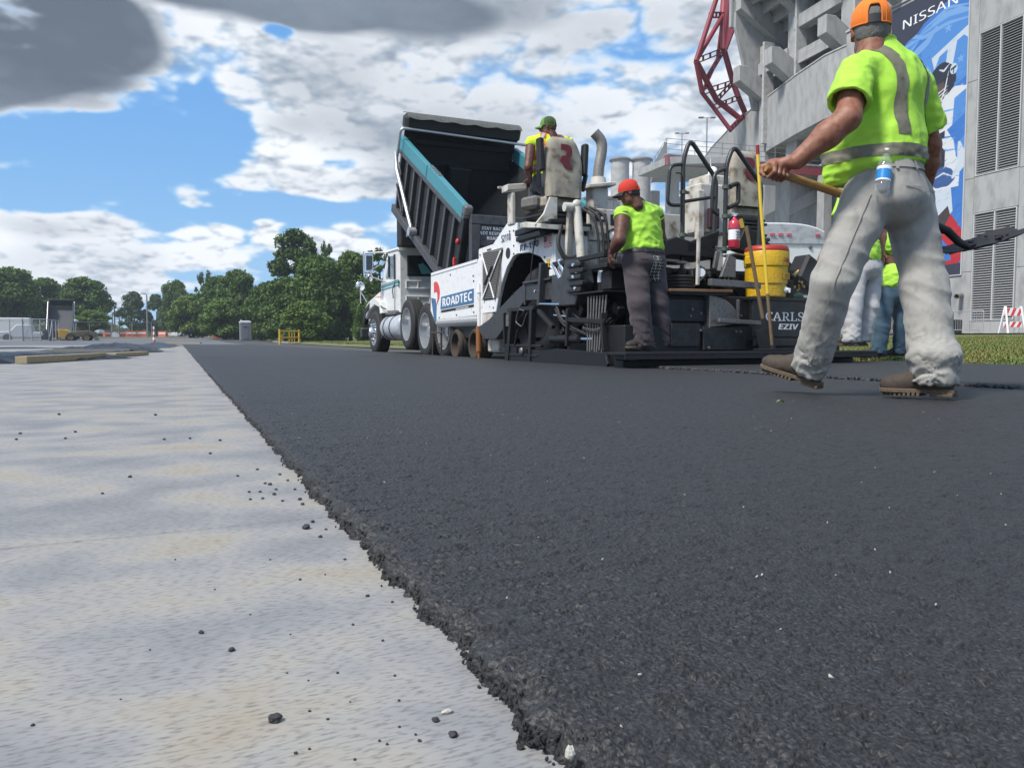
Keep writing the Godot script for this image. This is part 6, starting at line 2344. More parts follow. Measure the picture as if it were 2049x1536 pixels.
		b.pipe([Vector3(x - .03,.63,-8.75),Vector3(x - .04,.66,-8.9),Vector3(x - .04,.5,-9.0),Vector3(x - .03,.43,-8.82),Vector3(x - .03,.6,-8.68)],.008,.05,6)
		b.cyl(Vector3(x - .03,.45,-9.25),Vector3(x - .03,.6,-9.25),.035,.035,10)
		b.ball(Vector3(x - .035,.13,-8.82),Vector3(.03,.05,.04))
		put(b,"gate_hardware",M.worn_steel,eg)
	b = MB.new()
	rng.seed = 29
	for kk in 9:
		var p := Vector3(4.08+rng.randf()*.3,.75 - .03*kk,-8.2+rng.randf()*.3)
		b.pipe([p,p+Vector3(-.04,-.15 - .1*rng.randf(),.25),p+Vector3(.02,-.3,.5+.2*rng.randf()),p+Vector3(.1,-.1,.9)],.013+.006*(kk % 2),.12,7)
	put(b,"side_hose",M.black_rubber,o)
	b = MB.new()
	b.cyl(Vector3(4.1,.28,-8.2),Vector3(4.1,.28,-7.5),.05,.05,14)
	b.bar(Vector3(4.06,.62,-7.7),Vector3(4.06,.2,-7.72),.06,.04)
	b.bar(Vector3(4.06,.55,-6.95),Vector3(4.06,.15,-6.9),.06,.04)
	b.bar(Vector3(4.06,.5,-7.75),Vector3(4.06,.46,-6.9),.04,.05)
	for kk in 8:b.box(Vector3(4.1+rng.randf()*.2,.2+rng.randf()*.45,-8.2+rng.randf()*1.2),Vector3(.08,.05+.08*rng.randf(),.05+.1*rng.randf()),Basis(Vector3.RIGHT,rng.randf()),.008)
	put(b,"side_clutter",M.worn_black,o)
	b = MB.new()
	b.cyl(Vector3(4.1,.28,-7.5),Vector3(4.1,.28,-7.2),.022,.022,12)
	put(b,"piston_rod",M.chrome,o)
	b = MB.new()
	b.bb(Vector3(4.06,.765,-7.62),Vector3(4.75,.785,-6.95),.004)
	put(b,"side_shelf",M.worn_black,o)
	b = MB.new()
	for kk in 7:
		b.cyl(Vector3(4.1+.005*kk,.74,-7.32+kk*.055),Vector3(4.08,.12+.02*(kk % 3),-7.3+kk*.05),.011,.011,8)
	put(b,"stake_rods",M.worn_steel,o)
	b = MB.new()
	for kk in 12:
		var t := kk/11.0
		var p := Vector3(4.06,.40 - .03*sin(t*PI),-7.36+t*.42)
		b.lathe([.008,-.004,.02,-.004,.02,.004,.008,.004],p,Vector3(1,.3*(kk % 2),.2).normalized(),10)
	put(b,"chain",M.worn_steel,o)
	b = MB.new()
	b.bb(Vector3(4.1,1.02,-7.3),Vector3(4.55,1.07,-6.95),.008)
	b.bar(Vector3(4.12,1.16,-8.2),Vector3(4.12,1.16,-7.0),.05,.05)
	b.box(Vector3(4.3,.9,-7.1),Vector3(.25,.22,.2),Basis.IDENTITY,.02)
	b.pipe([Vector3(4.25,1.1,-7.05),Vector3(4.28,1.22,-7.02),Vector3(4.4,1.22,-7.0)],.012,.03,8)
	put(b,"side_controls",M.black_steel,o)
	b = MB.new()
	for kk in 5:b.box(Vector3(4.22+.05*kk,1.09,-6.98 - .04*(kk % 2)),Vector3(.025,.035,.025),Basis.IDENTITY,.004)
	put(b,"switches",M.worn_steel,o)
	b = MB.new()
	b.box(Vector3(6.58,1.02,-6.72),Vector3(.34,.32,.24),Basis(Vector3.FORWARD,.5),.03)
	b.bb(Vector3(6.35,.72,-6.95),Vector3(6.75,.95,-6.7),.02)
	put(b,"control_box",M.black_paint,o)
	b = MB.new()
	for kk in 10:
		b.box(Vector3(6.33+rng.randf()*.3,.78+rng.randf()*.18,-6.66+rng.randf()*.04),Vector3(.03,.03,.02),Basis(Vector3.UP,rng.randf()),.004)
	b.cyl(Vector3(6.36,.98,-6.68),Vector3(6.42,1.04,-6.66),.03,.025,10)
	put(b,"fittings",M.brass,o)
	b = MB.new()
	for kk in 5:
		var yy := .80+kk*.034
		var ring := []
		for i in 25:ring.append(Vector3(4.95+cos(TAU*i/24.0)*.14,yy,-6.86+sin(TAU*i/24.0)*.14))
		b.tube(ring,.0185,8)
	put(b,"hose_coil",M.black_rubber,o)
	b = MB.new()
	for kk in 16:
		var p := Vector3(4.7+rng.randf()*1.9,1.0+rng.randf()*.1,-7.0 - rng.randf()*.4)
		b.pipe([p,p+Vector3(rng.randf_range(-.1,.1),-.1,.08),p+Vector3(rng.randf_range(-.25,.25),-.3,.0)],.014,.06,6)
	for kk in 12:
		b.box(Vector3(4.75+rng.randf()*1.7,.85+rng.randf()*.2,-7.0 - rng.randf()*.2),Vector3(.06+.1*rng.randf(),.06+.06*rng.randf(),.08),Basis(Vector3.UP,rng.randf()),.008)
	put(b,"hydraulics",M.black_steel,o)
	b = MB.new()
	b.lathe([.0,.0,.05,.0,.05,.03,.045,.034],Vector3(5.035,.97,-6.62),Vector3(-.3,0,1).normalized(),20)
	var ga := put(b,"pressure_gauge",M.black_paint,o)
	b = MB.new()
	b.cyl(Vector3(5.025,.97,-6.59),Vector3(5.024,.97,-6.586),.044,.044,20)
	put(b,"dial",M.white_plastic,ga)
	b = MB.new()
	b.bar(Vector3(4.995,1.4,-6.6),Vector3(4.988,.84,-6.6),.035,.03)
	put(b,"white_upright",M.white_dirty,o)
	b = MB.new()
	b.pz([5.42,.95,5.62,.95,5.62,1.16,5.52,1.2],-6.8,-6.76,.005)
	put(b,"sheet_bracket",M.worn_steel,o)
func flag(o:Node,c:Vector3,w:float,h:float) -> void:
	var b := MB.new()
	b.box(c,Vector3(.004,h,w),Basis.IDENTITY,.0)
	var f := put(b,"flag_sticker",M.white_plastic,o)
	b = MB.new()
	for k in 7:
		b.box(c+Vector3(-.002,h*(.5 - (k*2+.5)/13.0),.0 if k > 3 else w*.2),Vector3(.004,h/13.0,w if k > 3 else w*.6),Basis.IDENTITY,.0)
	put(b,"red_stripes",M.logo_red,f)
	b = MB.new()
	b.box(c+Vector3(-.002,h*.23,-w*.3),Vector3(.0045,h*.54,w*.4),Basis.IDENTITY,.0)
	put(b,"blue_field",M.logo_navy,f)
	b = MB.new()
	for i in 5:
		for j in 4:
			b.box(c+Vector3(-.004,h*(.43 - j*.13),w*(-.46+i*.08)),Vector3(.003,h*.035,w*.025),Basis.IDENTITY,.0)
	put(b,"stars",M.white_plastic,f)
func dump_truck() -> void:
	var o := thing("dump_truck",Vector3(5.5,-.07,-15.5),"white dump truck with teal rails, its black bed raised over the paving machine's hopper","dump truck")
	var LX := 4.36; var RX := 6.78
	var RB := Vector2(-12.35,1.10)
	var U := Vector2(-.885,.466)
	var Vv := Vector2(.43,.903)
	var P := func(u:float,v:float,x:float) -> Vector3:
		var q := RB+U*u+Vv*v
		return Vector3(x,q.y,q.x)
	var L := 4.22; var H := 1.2; var HW := 1.27
	var uu := Vector3(0,U.y,U.x); var vv := Vector3(0,Vv.y,Vv.x)
	var bed := MB.new()
	for x in [LX,RX]:
		var q := PackedVector2Array([Vector2(.1,0),Vector2(L,0),Vector2(L,H),Vector2(.12,H),Vector2(.0,.9)])
		bed.prism(q,P.call(0,0,x) ,uu,vv,Vector3.RIGHT,.03,.004)
	bed.prism(PackedVector2Array([Vector2(0,LX),Vector2(L,LX),Vector2(L,RX),Vector2(0,RX)]),P.call(0,0,0),uu,Vector3.RIGHT,-vv,.06,.004)
	var b0 := put(bed,"dump_bed",M.bed_dark,o)
	var fw := MB.new()
	fw.prism(PackedVector2Array([Vector2(LX,-.05),Vector2(RX+.03,-.05),Vector2(RX+.03,HW+.42),Vector2(LX,HW+.42)]),P.call(L,0,0),Vector3.RIGHT,vv,uu,.05,.006)
	fw.prism(PackedVector2Array([Vector2(LX+.02,HW - .3),Vector2(RX,HW - .3),Vector2(RX,HW - .22),Vector2(LX+.02,HW - .22)]),P.call(L - .05,0,0),Vector3.RIGHT,vv,uu,.06,.004)
	fw.prism(PackedVector2Array([Vector2(LX+.02,HW+.1),Vector2(RX,HW+.1),Vector2(RX,HW+.2),Vector2(LX+.02,HW+.2)]),P.call(L - .06,0,0),Vector3.RIGHT,vv,uu,.07,.004)
	put(fw,"front_wall",M.bed_dark,b0)
	var dg := MB.new()
	dg.prism(PackedVector2Array([Vector2(5.32,0),Vector2(5.78,0),Vector2(5.78,HW - .25),Vector2(5.32,HW - .25)]),P.call(L - .35,0,0),Vector3.RIGHT,vv,uu,.36,.02)
	put(dg,"hoist_cover",M.bed_dark,b0)
	var ld := MB.new()
	var ln := noise(71,5.0,3)
	var G := []
	for j in 17:
		var row := []
		for i in 17:
			var x := lerpf(LX+.03,RX - .01,i/16.0)
			var u := lerpf(-.25,2.2,j/16.0)
			row.append(P.call(u,.02+.4*(1.0 - pow(j/16.0,1.5))+.05*ln.get_noise_2d(x,u),x))
		G.append(row)
	ld.sheet(G,Vector3.UP)
	put(ld,"asphalt_load",M.asphalt_lump,b0)
	for s in [[LX,-1.0],[RX+.03,1.0]]:
		var x:float = s[0]; var d:float = s[1]
		for k in 8:
			var u := .42+k*.52
			var r := MB.new()
			r.prism(PackedVector2Array([Vector2(u - .045,.02),Vector2(u+.045,.02),Vector2(u+.045,H - .02),Vector2(u - .045,H - .02)]),P.call(0,0,x+(.0 if d > .0 else -.07)),uu,vv,Vector3.RIGHT,.07,.006)
			put(r,"side_rib",M.bed_grey,b0)
		var m := MB.new()
		m.prism(PackedVector2Array([Vector2(.05,-.1),Vector2(L+.05,-.1),Vector2(L+.05,.06),Vector2(.05,.06)]),P.call(0,0,x+(.0 if d > .0 else -.1)),uu,vv,Vector3.RIGHT,.1,.008)
		m.prism(PackedVector2Array([Vector2(.0,H - .05),Vector2(L,H - .05),Vector2(L,H+.02),Vector2(.0,H+.02)]),P.call(0,0,x+(.0 if d > .0 else -.09)),uu,vv,Vector3.RIGHT,.09,.008)
		put(m,"side_sill",M.bed_grey,b0)
		for e in [[.02,2.18],[2.22,L+.02]]:
			var t := MB.new()
			t.prism(PackedVector2Array([Vector2(e[0],H+.02),Vector2(e[1],H+.02),Vector2(e[1],H+.285),Vector2(e[0],H+.265)]),P.call(0,0,x+(-.03 if d > .0 else -.075)),uu,vv,Vector3.RIGHT,.105,.012)
			put(t,"teal_rail",M.teal_paint,b0)
		var w := MB.new()
		for k in 9:
			w.box(P.call(2.1 - k*.045 - .1*(k % 3),H+.285,x+(.02 if d > .0 else -.02)),Vector3(.09,.012,.04+.03*(k % 2)),Basis(Vector3.RIGHT,atan2(.466,.885)+.1*(k % 3)),.003)
		put(w,"worn_edge",M.worn_steel,b0)
		var tp := MB.new()
		tp.prism(PackedVector2Array([Vector2(-.12,.0),Vector2(.05,.0),Vector2(.05,H+.24),Vector2(-.1,H+.2)]),P.call(0,0,x - .08),uu,vv,Vector3.RIGHT,.13,.01)
		put(tp,"tail_post",M.black_steel,b0)
		tp = MB.new()
		tp.box(P.call(-.05,H+.2,x - .02),Vector3(.14,.16,.14),Basis(Vector3.RIGHT,.48),.02)
		tp.cyl(P.call(-.08,H+.1,x - .1),P.call(-.08,H+.1,x+.1),.035,.035,10)
		put(tp,"gate_hinge",M.worn_steel,b0)
		var li := MB.new()
		li.ball(P.call(.0,.86,x - .1*(1.0 if d < .0 else -1.0)),Vector3(.03,.05,.05))
		li.box(P.call(.03,.5,x - .09*(1.0 if d < .0 else -1.0)),Vector3(.05,.14,.05),Basis.IDENTITY,.015)
		put(li,"marker_light",M.red_lens,b0)
		var sa := MB.new()
		sa.tube([P.call(L+.02,H - .05,x+.14*d),P.call(L - .2,H*.72,x+.14*d),P.call(2.55,.16,x+.14*d)],.042,12,[.045,.042,.034])
		sa.cyl(P.call(2.5,.1,x+.05*d),P.call(2.5,.1,x+.2*d),.085,.085,14)
		sa.tube([P.call(2.55,.16,x+.17*d),P.call(2.62,-.04,x+.17*d)],.03,8)
		put(sa,"cover_arm",M.aluminium,b0)
		sa = MB.new()
		sa.bar(P.call(L - .05,.02,x+.1*d),P.call(.7,.05,x+.1*d),.025,.03)
		sa.bar(P.call(L - .15,.55,x+.1*d),P.call(L - .75,.15,x+.1*d),.025,.03)
		sa.bar(P.call(L - .2,1.0,x+.1*d),P.call(L - .42,.8,x+.1*d),.025,.03)
		put(sa,"cable_rod",M.bed_grey,b0)
	var tr := MB.new()
	tr.box(P.call(L - .1,HW+.52,(LX+RX)/2 - .02),Vector3(2.52,.3,.3),Basis(Vector3.RIGHT,.45),.06)
	put(tr,"cover_housing",M.tarp_black,o)
	tr = MB.new()
	G = []
	for j in 5:
		var row := []
		for i in 31:
			var x := lerpf(LX - .04,RX+.02,i/30.0)
			row.append(P.call(L - .30+.12*j,HW+.66+.04*sin(j*.9) - (.035*absf(sin(i*.55)) if j == 0 else .0),x))
		G.append(row)
	tr.sheet(G,Vector3.UP)
	put(tr,"rolled_cover",M.tarp_grey,o)
	tr = MB.new()
	tr.pipe([P.call(L - .2,HW - .15,LX - .16),P.call(L - .25,HW+.42,LX - .16),P.call(L - .3,HW+.36,RX+.30),P.call(L - .45,HW - .05,RX+.32)],.03,.1,10)
	put(tr,"cover_bow",M.aluminium,o)
	tr = MB.new()
	tr.bb(Vector3(4.36,.98,-11.72),Vector3(6.72,2.27,-11.66),.01)
	tr.bb(Vector3(4.36,2.12,-11.66),Vector3(6.72,2.27,-11.61),.012)
	tr.bb(Vector3(4.36,1.0,-11.66),Vector3(4.52,2.12,-11.61),.012)
	tr.bb(Vector3(6.56,1.0,-11.66),Vector3(6.72,2.12,-11.61),.012)
	tr.bb(Vector3(4.52,1.78,-11.66),Vector3(6.56,1.86,-11.625),.01)
	tr.bb(Vector3(4.52,1.45,-11.66),Vector3(6.56,1.53,-11.625),.01)
	tr.bb(Vector3(4.52,1.0,-11.66),Vector3(6.56,1.12,-11.61),.01)
	var tg := put(tr,"tailgate",M.bed_grey,o)
	words("STAY BACK 200 FEET",Vector3(4.92,2.068,-11.655),Vector3.RIGHT,Vector3.UP,.055,M.white_plastic,tg,"lettering",.72)
	words("NOT RESPONSIBLE FOR",Vector3(4.92,1.99,-11.655),Vector3.RIGHT,Vector3.UP,.055,M.white_plastic,tg,"lettering",.8)
	words("ROAD OBJECTS",Vector3(4.90,1.912,-11.655),Vector3.RIGHT,Vector3.UP,.055,M.white_plastic,tg,"lettering",.5)
	tr = MB.new()
	tr.cyl(Vector3(5.55,.9,-16.4),Vector3(5.55,2.2,-15.6),.11,.09,14)
	tr.cyl(Vector3(5.55,2.2,-15.6),P.call(L - .2,-.06,5.55),.07,.07,12)
	put(tr,"hoist",M.black_steel,o)
	tr = MB.new()
	for x in [5.15,5.95]:
		tr.bb(Vector3(x - .05,.72,-20.2),Vector3(x+.05,.98,-12.3),.01)
	for z in [-12.5,-14.0,-15.4,-17.0,-18.4]:tr.bb(Vector3(4.8,.5,z - .08),Vector3(6.3,.66,z+.08),.02)
	put(tr,"frame",M.black_steel,o)
	for w in [[-13.02,.44],[-14.13,.445],[-15.40,.59]]:
		wheel_part(o,"wheel",Vector3(4.50,w[1],w[0]),Vector3.LEFT,.515,.3,.33,M.bright_rim,M.tyre_rubber,10,.12,.1)
		wheel_part(o,"wheel",Vector3(6.6,w[1],w[0]),Vector3.RIGHT,.515,.3,.33,M.bright_rim,M.tyre_rubber,10,.12,.1)
	var fwl := wheel_part(o,"wheel",Vector3(4.55,.45,-18.42),Vector3.LEFT,.52,.32,.31,M.bright_rim,M.tyre_rubber,10,-.02,.12)
	wheel_part(o,"wheel",Vector3(6.5,.45,-18.42),Vector3.RIGHT,.52,.32,.31,M.bright_rim,M.tyre_rubber,10,-.02,.12)
	var hn := MB.new()
	hn.lathe([.13,.0,.13,.08,.10,.13,.0,.135],Vector3(4.42,.45,-18.42),Vector3.LEFT,18)
	for k in 10:
		var a := TAU*k/10.0
		hn.cyl(Vector3(4.4,.45+sin(a)*.2,-18.42+cos(a)*.2),Vector3(4.33,.45+sin(a)*.2,-18.42+cos(a)*.2),.026,.02,8)
	put(hn,"hub_nuts",M.chrome,fwl)
	var cb := MB.new()
	cb.px([-16.7,2.26,-17.55,2.30,-17.75,2.2,-18.15,1.72,-18.35,1.64,-18.35,.92,-16.7,.88],4.55,6.42,.05)
	var cab := put(cb,"cab",M.truck_white,o)
	cb = MB.new()
	cb.px([-16.66,2.31,-17.66,2.345,-17.74,2.28,-16.66,2.24],4.53,6.44,.03)
	put(cb,"roof",M.truck_white,cab)
	cb = MB.new()
	cb.pz([4.75,2.14,5.38,2.16,5.40,1.70,4.75,1.68],-16.695,-16.675,.012)
	put(cb,"window_frame",M.black_rubber,cab)
	cb = MB.new()
	cb.pz([4.79,2.10,5.34,2.12,5.36,1.74,4.79,1.72],-16.672,-16.668,.0)
	put(cb,"rear_window",M.dark_glass,cab)
	cb = MB.new()
	cb.pz([4.99,1.95,5.12,1.98,5.34,1.76,5.08,1.74],-16.6665,-16.664,.0)
	put(cb,"tinted_pane",M.teal_glass,cab)
	cb = MB.new()
	for y in [1.42,1.58,1.24,1.05]:
		cb.box(Vector3(5.0,y,-16.69),Vector3(.56,.02,.03),Basis.IDENTITY,.008)
	for q in [[1.42,1.58],[1.05,1.24]]:
		for x in [4.73,5.0,5.27]:cb.box(Vector3(x,(q[0]+q[1])/2,-16.69),Vector3(.02,q[1] - q[0],.03),Basis.IDENTITY,.008)
	put(cb,"pressed_panels",M.truck_white,cab)
	cb = MB.new()
	cb.px([-16.95,2.16,-17.42,2.18,-17.78,1.70,-16.95,1.62],4.54,4.56,.01)
	put(cb,"side_window",M.dark_glass,cab)
	cb = MB.new()
	cb.bar(Vector3(4.53,2.18,-16.93),Vector3(4.53,1.62,-16.93),.04,.04)
	cb.bar(Vector3(4.53,2.2,-17.45),Vector3(4.53,1.7,-17.45),.03,.03)
	cb.bar(Vector3(4.53,1.6,-16.93),Vector3(4.53,.92,-16.95),.012,.012)
	cb.bar(Vector3(4.53,1.66,-18.2),Vector3(4.53,.92,-18.2),.012,.012)
	put(cb,"door_edges",M.grey_paint,cab)
	cb = MB.new()
	for e in [[1.50,1.545],[1.44,1.47],[1.56,1.575]]:
		cb.px([-16.7,e[0]+.03,-18.2,e[0],-18.2,e[1],-16.7,e[1]+.03],4.543,4.56,.0)
	put(cb,"teal_stripe",M.teal_paint,cab)
	cb = MB.new()
	cb.pipe([Vector3(4.5,1.5,-16.85),Vector3(4.47,1.4,-16.9),Vector3(4.5,1.2,-16.95)],.012,.05,6)
	cb.pipe([Vector3(4.52,1.15,-18.0),Vector3(4.42,1.05,-17.8),Vector3(4.5,.98,-17.6)],.014,.05,6)
	put(cb,"grab_handle",M.black_rubber,cab)
	cb = MB.new()
	cb.bb(Vector3(4.5,2.3,-16.62),Vector3(6.5,2.95,-16.3),.02)
	cb.bb(Vector3(5.45,.9,-16.6),Vector3(6.5,2.3,-16.3),.02)
	put(cb,"bulkhead",M.bed_dark,o)
	cb = MB.new()
	cb.px([-18.3,1.62,-19.6,1.45,-20.4,1.32,-20.75,1.18,-20.8,.7,-19.1,.75,-18.3,.9],4.72,6.25,.07)
	var hood := put(cb,"bonnet",M.truck_white,o)
	for s in [[4.42,4.95],[6.02,6.5]]:
		cb = MB.new()
		cb.px([-17.75,.86,-17.85,1.16,-18.3,1.28,-19.0,1.22,-19.5,1.05,-19.62,.8,-19.35,.8,-19.05,.98,-18.4,1.1,-17.95,1.02,-17.9,.86],s[0],s[1],.03)
		put(cb,"fender",M.truck_white,hood)
		cb = MB.new()
		cb.px([-18.9,1.2,-19.55,1.02,-19.66,.7,-19.5,.66,-19.3,.92,-18.9,1.05],s[0] - .015,s[0]+.1,.02)
		cb.px([-17.72,.9,-17.72,.3,-17.8,.3,-17.86,.9],s[0],s[1],.01)
		put(cb,"mud_flap",M.black_rubber,hood)
	cb = MB.new()
	cb.box(Vector3(4.6,1.30,-18.75),Vector3(.1,.06,.16),Basis.IDENTITY,.02)
	put(cb,"turn_signal",M.orange_lens,hood)
	cb = MB.new()
	cb.bb(Vector3(4.62,.32,-20.95),Vector3(6.4,.6,-20.8),.04)
	put(cb,"bumper",M.grey_paint,o)
	cb = MB.new()
	cb.box(Vector3(4.20,2.06,-18.02),Vector3(.2,.46,.09),Basis(Vector3.UP,-.15),.02)
	var mi := put(cb,"side_mirror",M.chrome,o)
	cb = MB.new()
	cb.box(Vector3(4.205,2.07,-17.972),Vector3(.15,.34,.008),Basis(Vector3.UP,-.15),.002)
	put(cb,"mirror_glass",M.dark_glass,mi)
	cb = MB.new()
	cb.pipe([Vector3(4.56,2.3,-17.6),Vector3(4.12,2.3,-18.02),Vector3(4.12,1.8,-18.02),Vector3(4.55,1.62,-17.8)],.016,.05,8)
	cb.tube([Vector3(4.56,2.12,-17.6),Vector3(4.12,1.82,-18.02)],.012,8)
	cb.tube([Vector3(4.09,2.34,-18.05),Vector3(4.09,1.86,-18.05)],.016,8)
	put(cb,"mirror_bracket",M.aluminium,mi)
	cb = MB.new()
	cb.ball(Vector3(4.22,1.72,-18.0),Vector3(.085,.09,.03),Basis(Vector3.RIGHT,.5))
	put(cb,"spot_mirror",M.chrome,mi)
	cb = MB.new()
	cb.ball(Vector3(4.30,1.62,-19.4),Vector3(.12,.12,.05))
	cb.tube([Vector3(4.3,1.5,-19.4),Vector3(4.42,1.22,-19.2)],.014,8)
	cb.tube([Vector3(4.3,1.5,-19.4),Vector3(4.32,1.2,-19.5)],.014,8)
	put(cb,"fender_mirror",M.chrome,hood)
	cb = MB.new()
	cb.lathe([.0,.0,.24,.0,.285,.04,.29,.06,.29,1.5,.285,1.52,.24,1.56,.0,1.56],Vector3(4.66,.55,-17.75),Vector3.BACK,30,.4)
	var tk := put(cb,"fuel_tank",M.tank_paint,o)
	cb = MB.new()
	for z in [-17.4,-16.85]:cb.lathe([.292,-.03,.298,-.03,.298,.03,.292,.03],Vector3(4.66,.55,z),Vector3.BACK,30)
	put(cb,"tank_strap",M.black_rubber,tk)
	cb = MB.new()
	cb.bb(Vector3(4.42,.36,-17.72),Vector3(4.7,.42,-17.3),.01)
	cb.bb(Vector3(4.5,.84,-17.7),Vector3(4.75,.9,-16.8),.01)
	put(cb,"step",M.worn_steel,o)
func white_tailgate_truck() -> void:
	var o := thing("dump_truck",Vector3(14.62,.05,-16.0),"white dump truck seen from behind past the paving machine, its tailgate rounded at the top","dump truck")
	var Bt := Basis(Vector3.UP,-.30)
	var W := func(p:Vector3) -> Vector3:return Vector3(14.62,.05,-16.0)+Bt*p
	var p := PackedVector2Array()
	for k in 13:
		var t := k/12.0*2.0 - 1.0
		p.append(Vector2(t*1.3,3.30 - .16*t*t*t*t - .05*t*t))
	p.append(Vector2(1.3,1.2)); p.append(Vector2(-1.3,1.2))
	var b := MB.new()
	b.prism(p,W.call(Vector3(0,0,0)),Bt*Vector3.RIGHT,Bt*Vector3.UP,Bt*Vector3.BACK,.08,.02)
	var tg := put(b,"tailgate",M.truck_white,o)
	b = MB.new()
	var q := PackedVector2Array()
	for k in 13:
		var t := k/12.0*2.0 - 1.0
		q.append(Vector2(t*1.27,3.27 - .16*t*t*t*t - .05*t*t))
	for k in 13:
		var t := 1.0 - k/12.0*2.0
		q.append(Vector2(t*1.27,2.74))
	b.prism(q,W.call(Vector3(0,0,.075)),Bt*Vector3.RIGHT,Bt*Vector3.UP,Bt*Vector3.BACK,.05,.015)
	put(b,"upper_band",M.tailgate_grey,tg)
	for x in [-.18,.05,.28,-1.08,1.08]:
		b = MB.new()
		b.box(W.call(Vector3(x,2.98,.14)),Vector3(.13,.07,.04),Bt,.015)
		put(b,"marker_light",M.red_lens,tg)
	b = MB.new()
	for x in [-.9,.9,.2]:
		b.cyl(W.call(Vector3(x,2.66,.08)),W.call(Vector3(x,2.66,.12)),.045,.045,10)
	put(b,"bolts",M.rust_steel,tg)
	b = MB.new()
	b.box(W.call(Vector3(0,2.2,-2.2)),Vector3(2.5,1.9,4.3),Bt,.05)
	put(b,"dump_bed",M.truck_white,o)
	b = MB.new()
	b.box(W.call(Vector3(0,.95,-3.2)),Vector3(.9,.3,7.0),Bt,.03)
	b.box(W.call(Vector3(0,.8,-.1)),Vector3(2.3,.2,.2),Bt,.03)
	put(b,"frame",M.black_steel,o)
	b = MB.new()
	b.box(W.call(Vector3(0,1.9,-5.6)),Vector3(2.2,1.7,1.7),Bt,.12)
	b.box(W.call(Vector3(0,1.4,-7.2)),Vector3(1.8,1.0,1.7),Bt,.12)
	put(b,"cab",M.truck_white,o)
	for z in [-1.2,-2.4,-6.9]:
		for x in [-1.05,1.05]:
			wheel_part(o,"wheel",W.call(Vector3(x,.5,z)),Bt*Vector3(signf(x),0,0),.5,.3,.3,M.bright_rim,M.tyre_rubber,8)
func steam() -> void:
	for e in [[Vector3(9.5,2.0,-14.5),Vector3(8.0,5.0,8.0),.03],[Vector3(6.4,.6,-6.2),Vector3(2.2,1.0,.8),.03]]:
		var f := FogVolume.new()
		f.name = numbered("fumes")
		add_child(f)
		f.shape = RenderingServer.FOG_VOLUME_SHAPE_ELLIPSOID
		f.size = e[1]
		f.position = e[0]
		var m := FogMaterial.new()
		m.density = e[2]
		m.albedo = Color(.9,.92,.95)
		f.material = m
		f.set_meta("kind","stuff")
const SO := Vector3(40.0, .0, -28.4)
const SD := Vector3(.10973, 0, -.99396)
const SN := Vector3(.99396, 0, .10973)
func S(s:float,y:float,w:float) -> Vector3:
	return SO+SD*s+SN*w+Vector3(0,y,0)
func sbox(b:MB,s0:float,s1:float,y0:float,y1:float,w0:float,w1:float,bev := .015) -> void:
	b.box(S((s0+s1)/2,(y0+y1)/2,(w0+w1)/2),Vector3(absf(w1 - w0),absf(y1 - y0),absf(s1 - s0)),Basis(SN,Vector3.UP,-SD),bev)
func fill_poly(im:Image,pts:Array,c:Color) -> void:
	var W := im.get_width(); var H := im.get_height()
	var p := []
	var lo := 1e9; var hi := -1e9
	for i in range(0,pts.size(),2):
		var q := Vector2(pts[i]*W,pts[i+1]*H)
		p.append(q); lo = minf(lo,q.y); hi = maxf(hi,q.y)
	for y in range(maxi(0,int(lo)),mini(H,int(hi)+1)):
		var xs := []
		var fy := y+.5
		for i in p.size():
			var a:Vector2 = p[i]; var b:Vector2 = p[(i+1) % p.size()]
			if (a.y <= fy) != (b.y <= fy):xs.append(a.x+(fy - a.y)/(b.y - a.y)*(b.x - a.x))
		xs.sort()
		for k in range(0,xs.size() - 1,2):
			var x0 := clampi(int(xs[k]),0,W); var x1 := clampi(int(xs[k+1]),0,W)
			if x1 > x0:im.fill_rect(Rect2i(x0,y,x1 - x0,1),c)
func blob_poly(im:Image,cx:float,cy:float,rx:float,ry:float,c:Color,wob := .0,ph := .0,a0 := .0,a1 := TAU) -> void:
	var pts := []
	for i in 33:
		var t := lerpf(a0,a1,i/32.0)
		var k := 1.0+wob*sin(t*3.0+ph)+wob*.6*sin(t*7.0+ph*2.0)
		pts.append(cx+cos(t)*rx*k); pts.append(cy+sin(t)*ry*k)
	fill_poly(im,pts,c)
func curve_band(im:Image,pts:Array,w:float,c:Color) -> void:
	var cv := Curve2D.new()
	var n := pts.size()/2
	for i in n:
		var p := Vector2(pts[i*2],pts[i*2+1]*3.0)
		var a := Vector2(pts[maxi(i - 1,0)*2],pts[maxi(i - 1,0)*2+1]*3.0)
		var b := Vector2(pts[mini(i+1,n - 1)*2],pts[mini(i+1,n - 1)*2+1]*3.0)
		cv.add_point(p,(a - b)/6.0,(b - a)/6.0)
	var L := []; var R := []
	var len := cv.get_baked_length()
	for i in 25:
		var t := i/24.0
		var p := cv.sample_baked(t*len)
		var q := cv.sample_baked(minf(t*len+.005,len)) - cv.sample_baked(maxf(.0,t*len - .005))
		var nrm := Vector2(-q.y,q.x).normalized()*w*(.25+.75*sin(t*PI))
		L.append(p+nrm); R.append(p - nrm)
	R.reverse()
	var o := []
	for p in L+R:o.append(p.x); o.append(p.y/3.0)
	fill_poly(im,o,c)
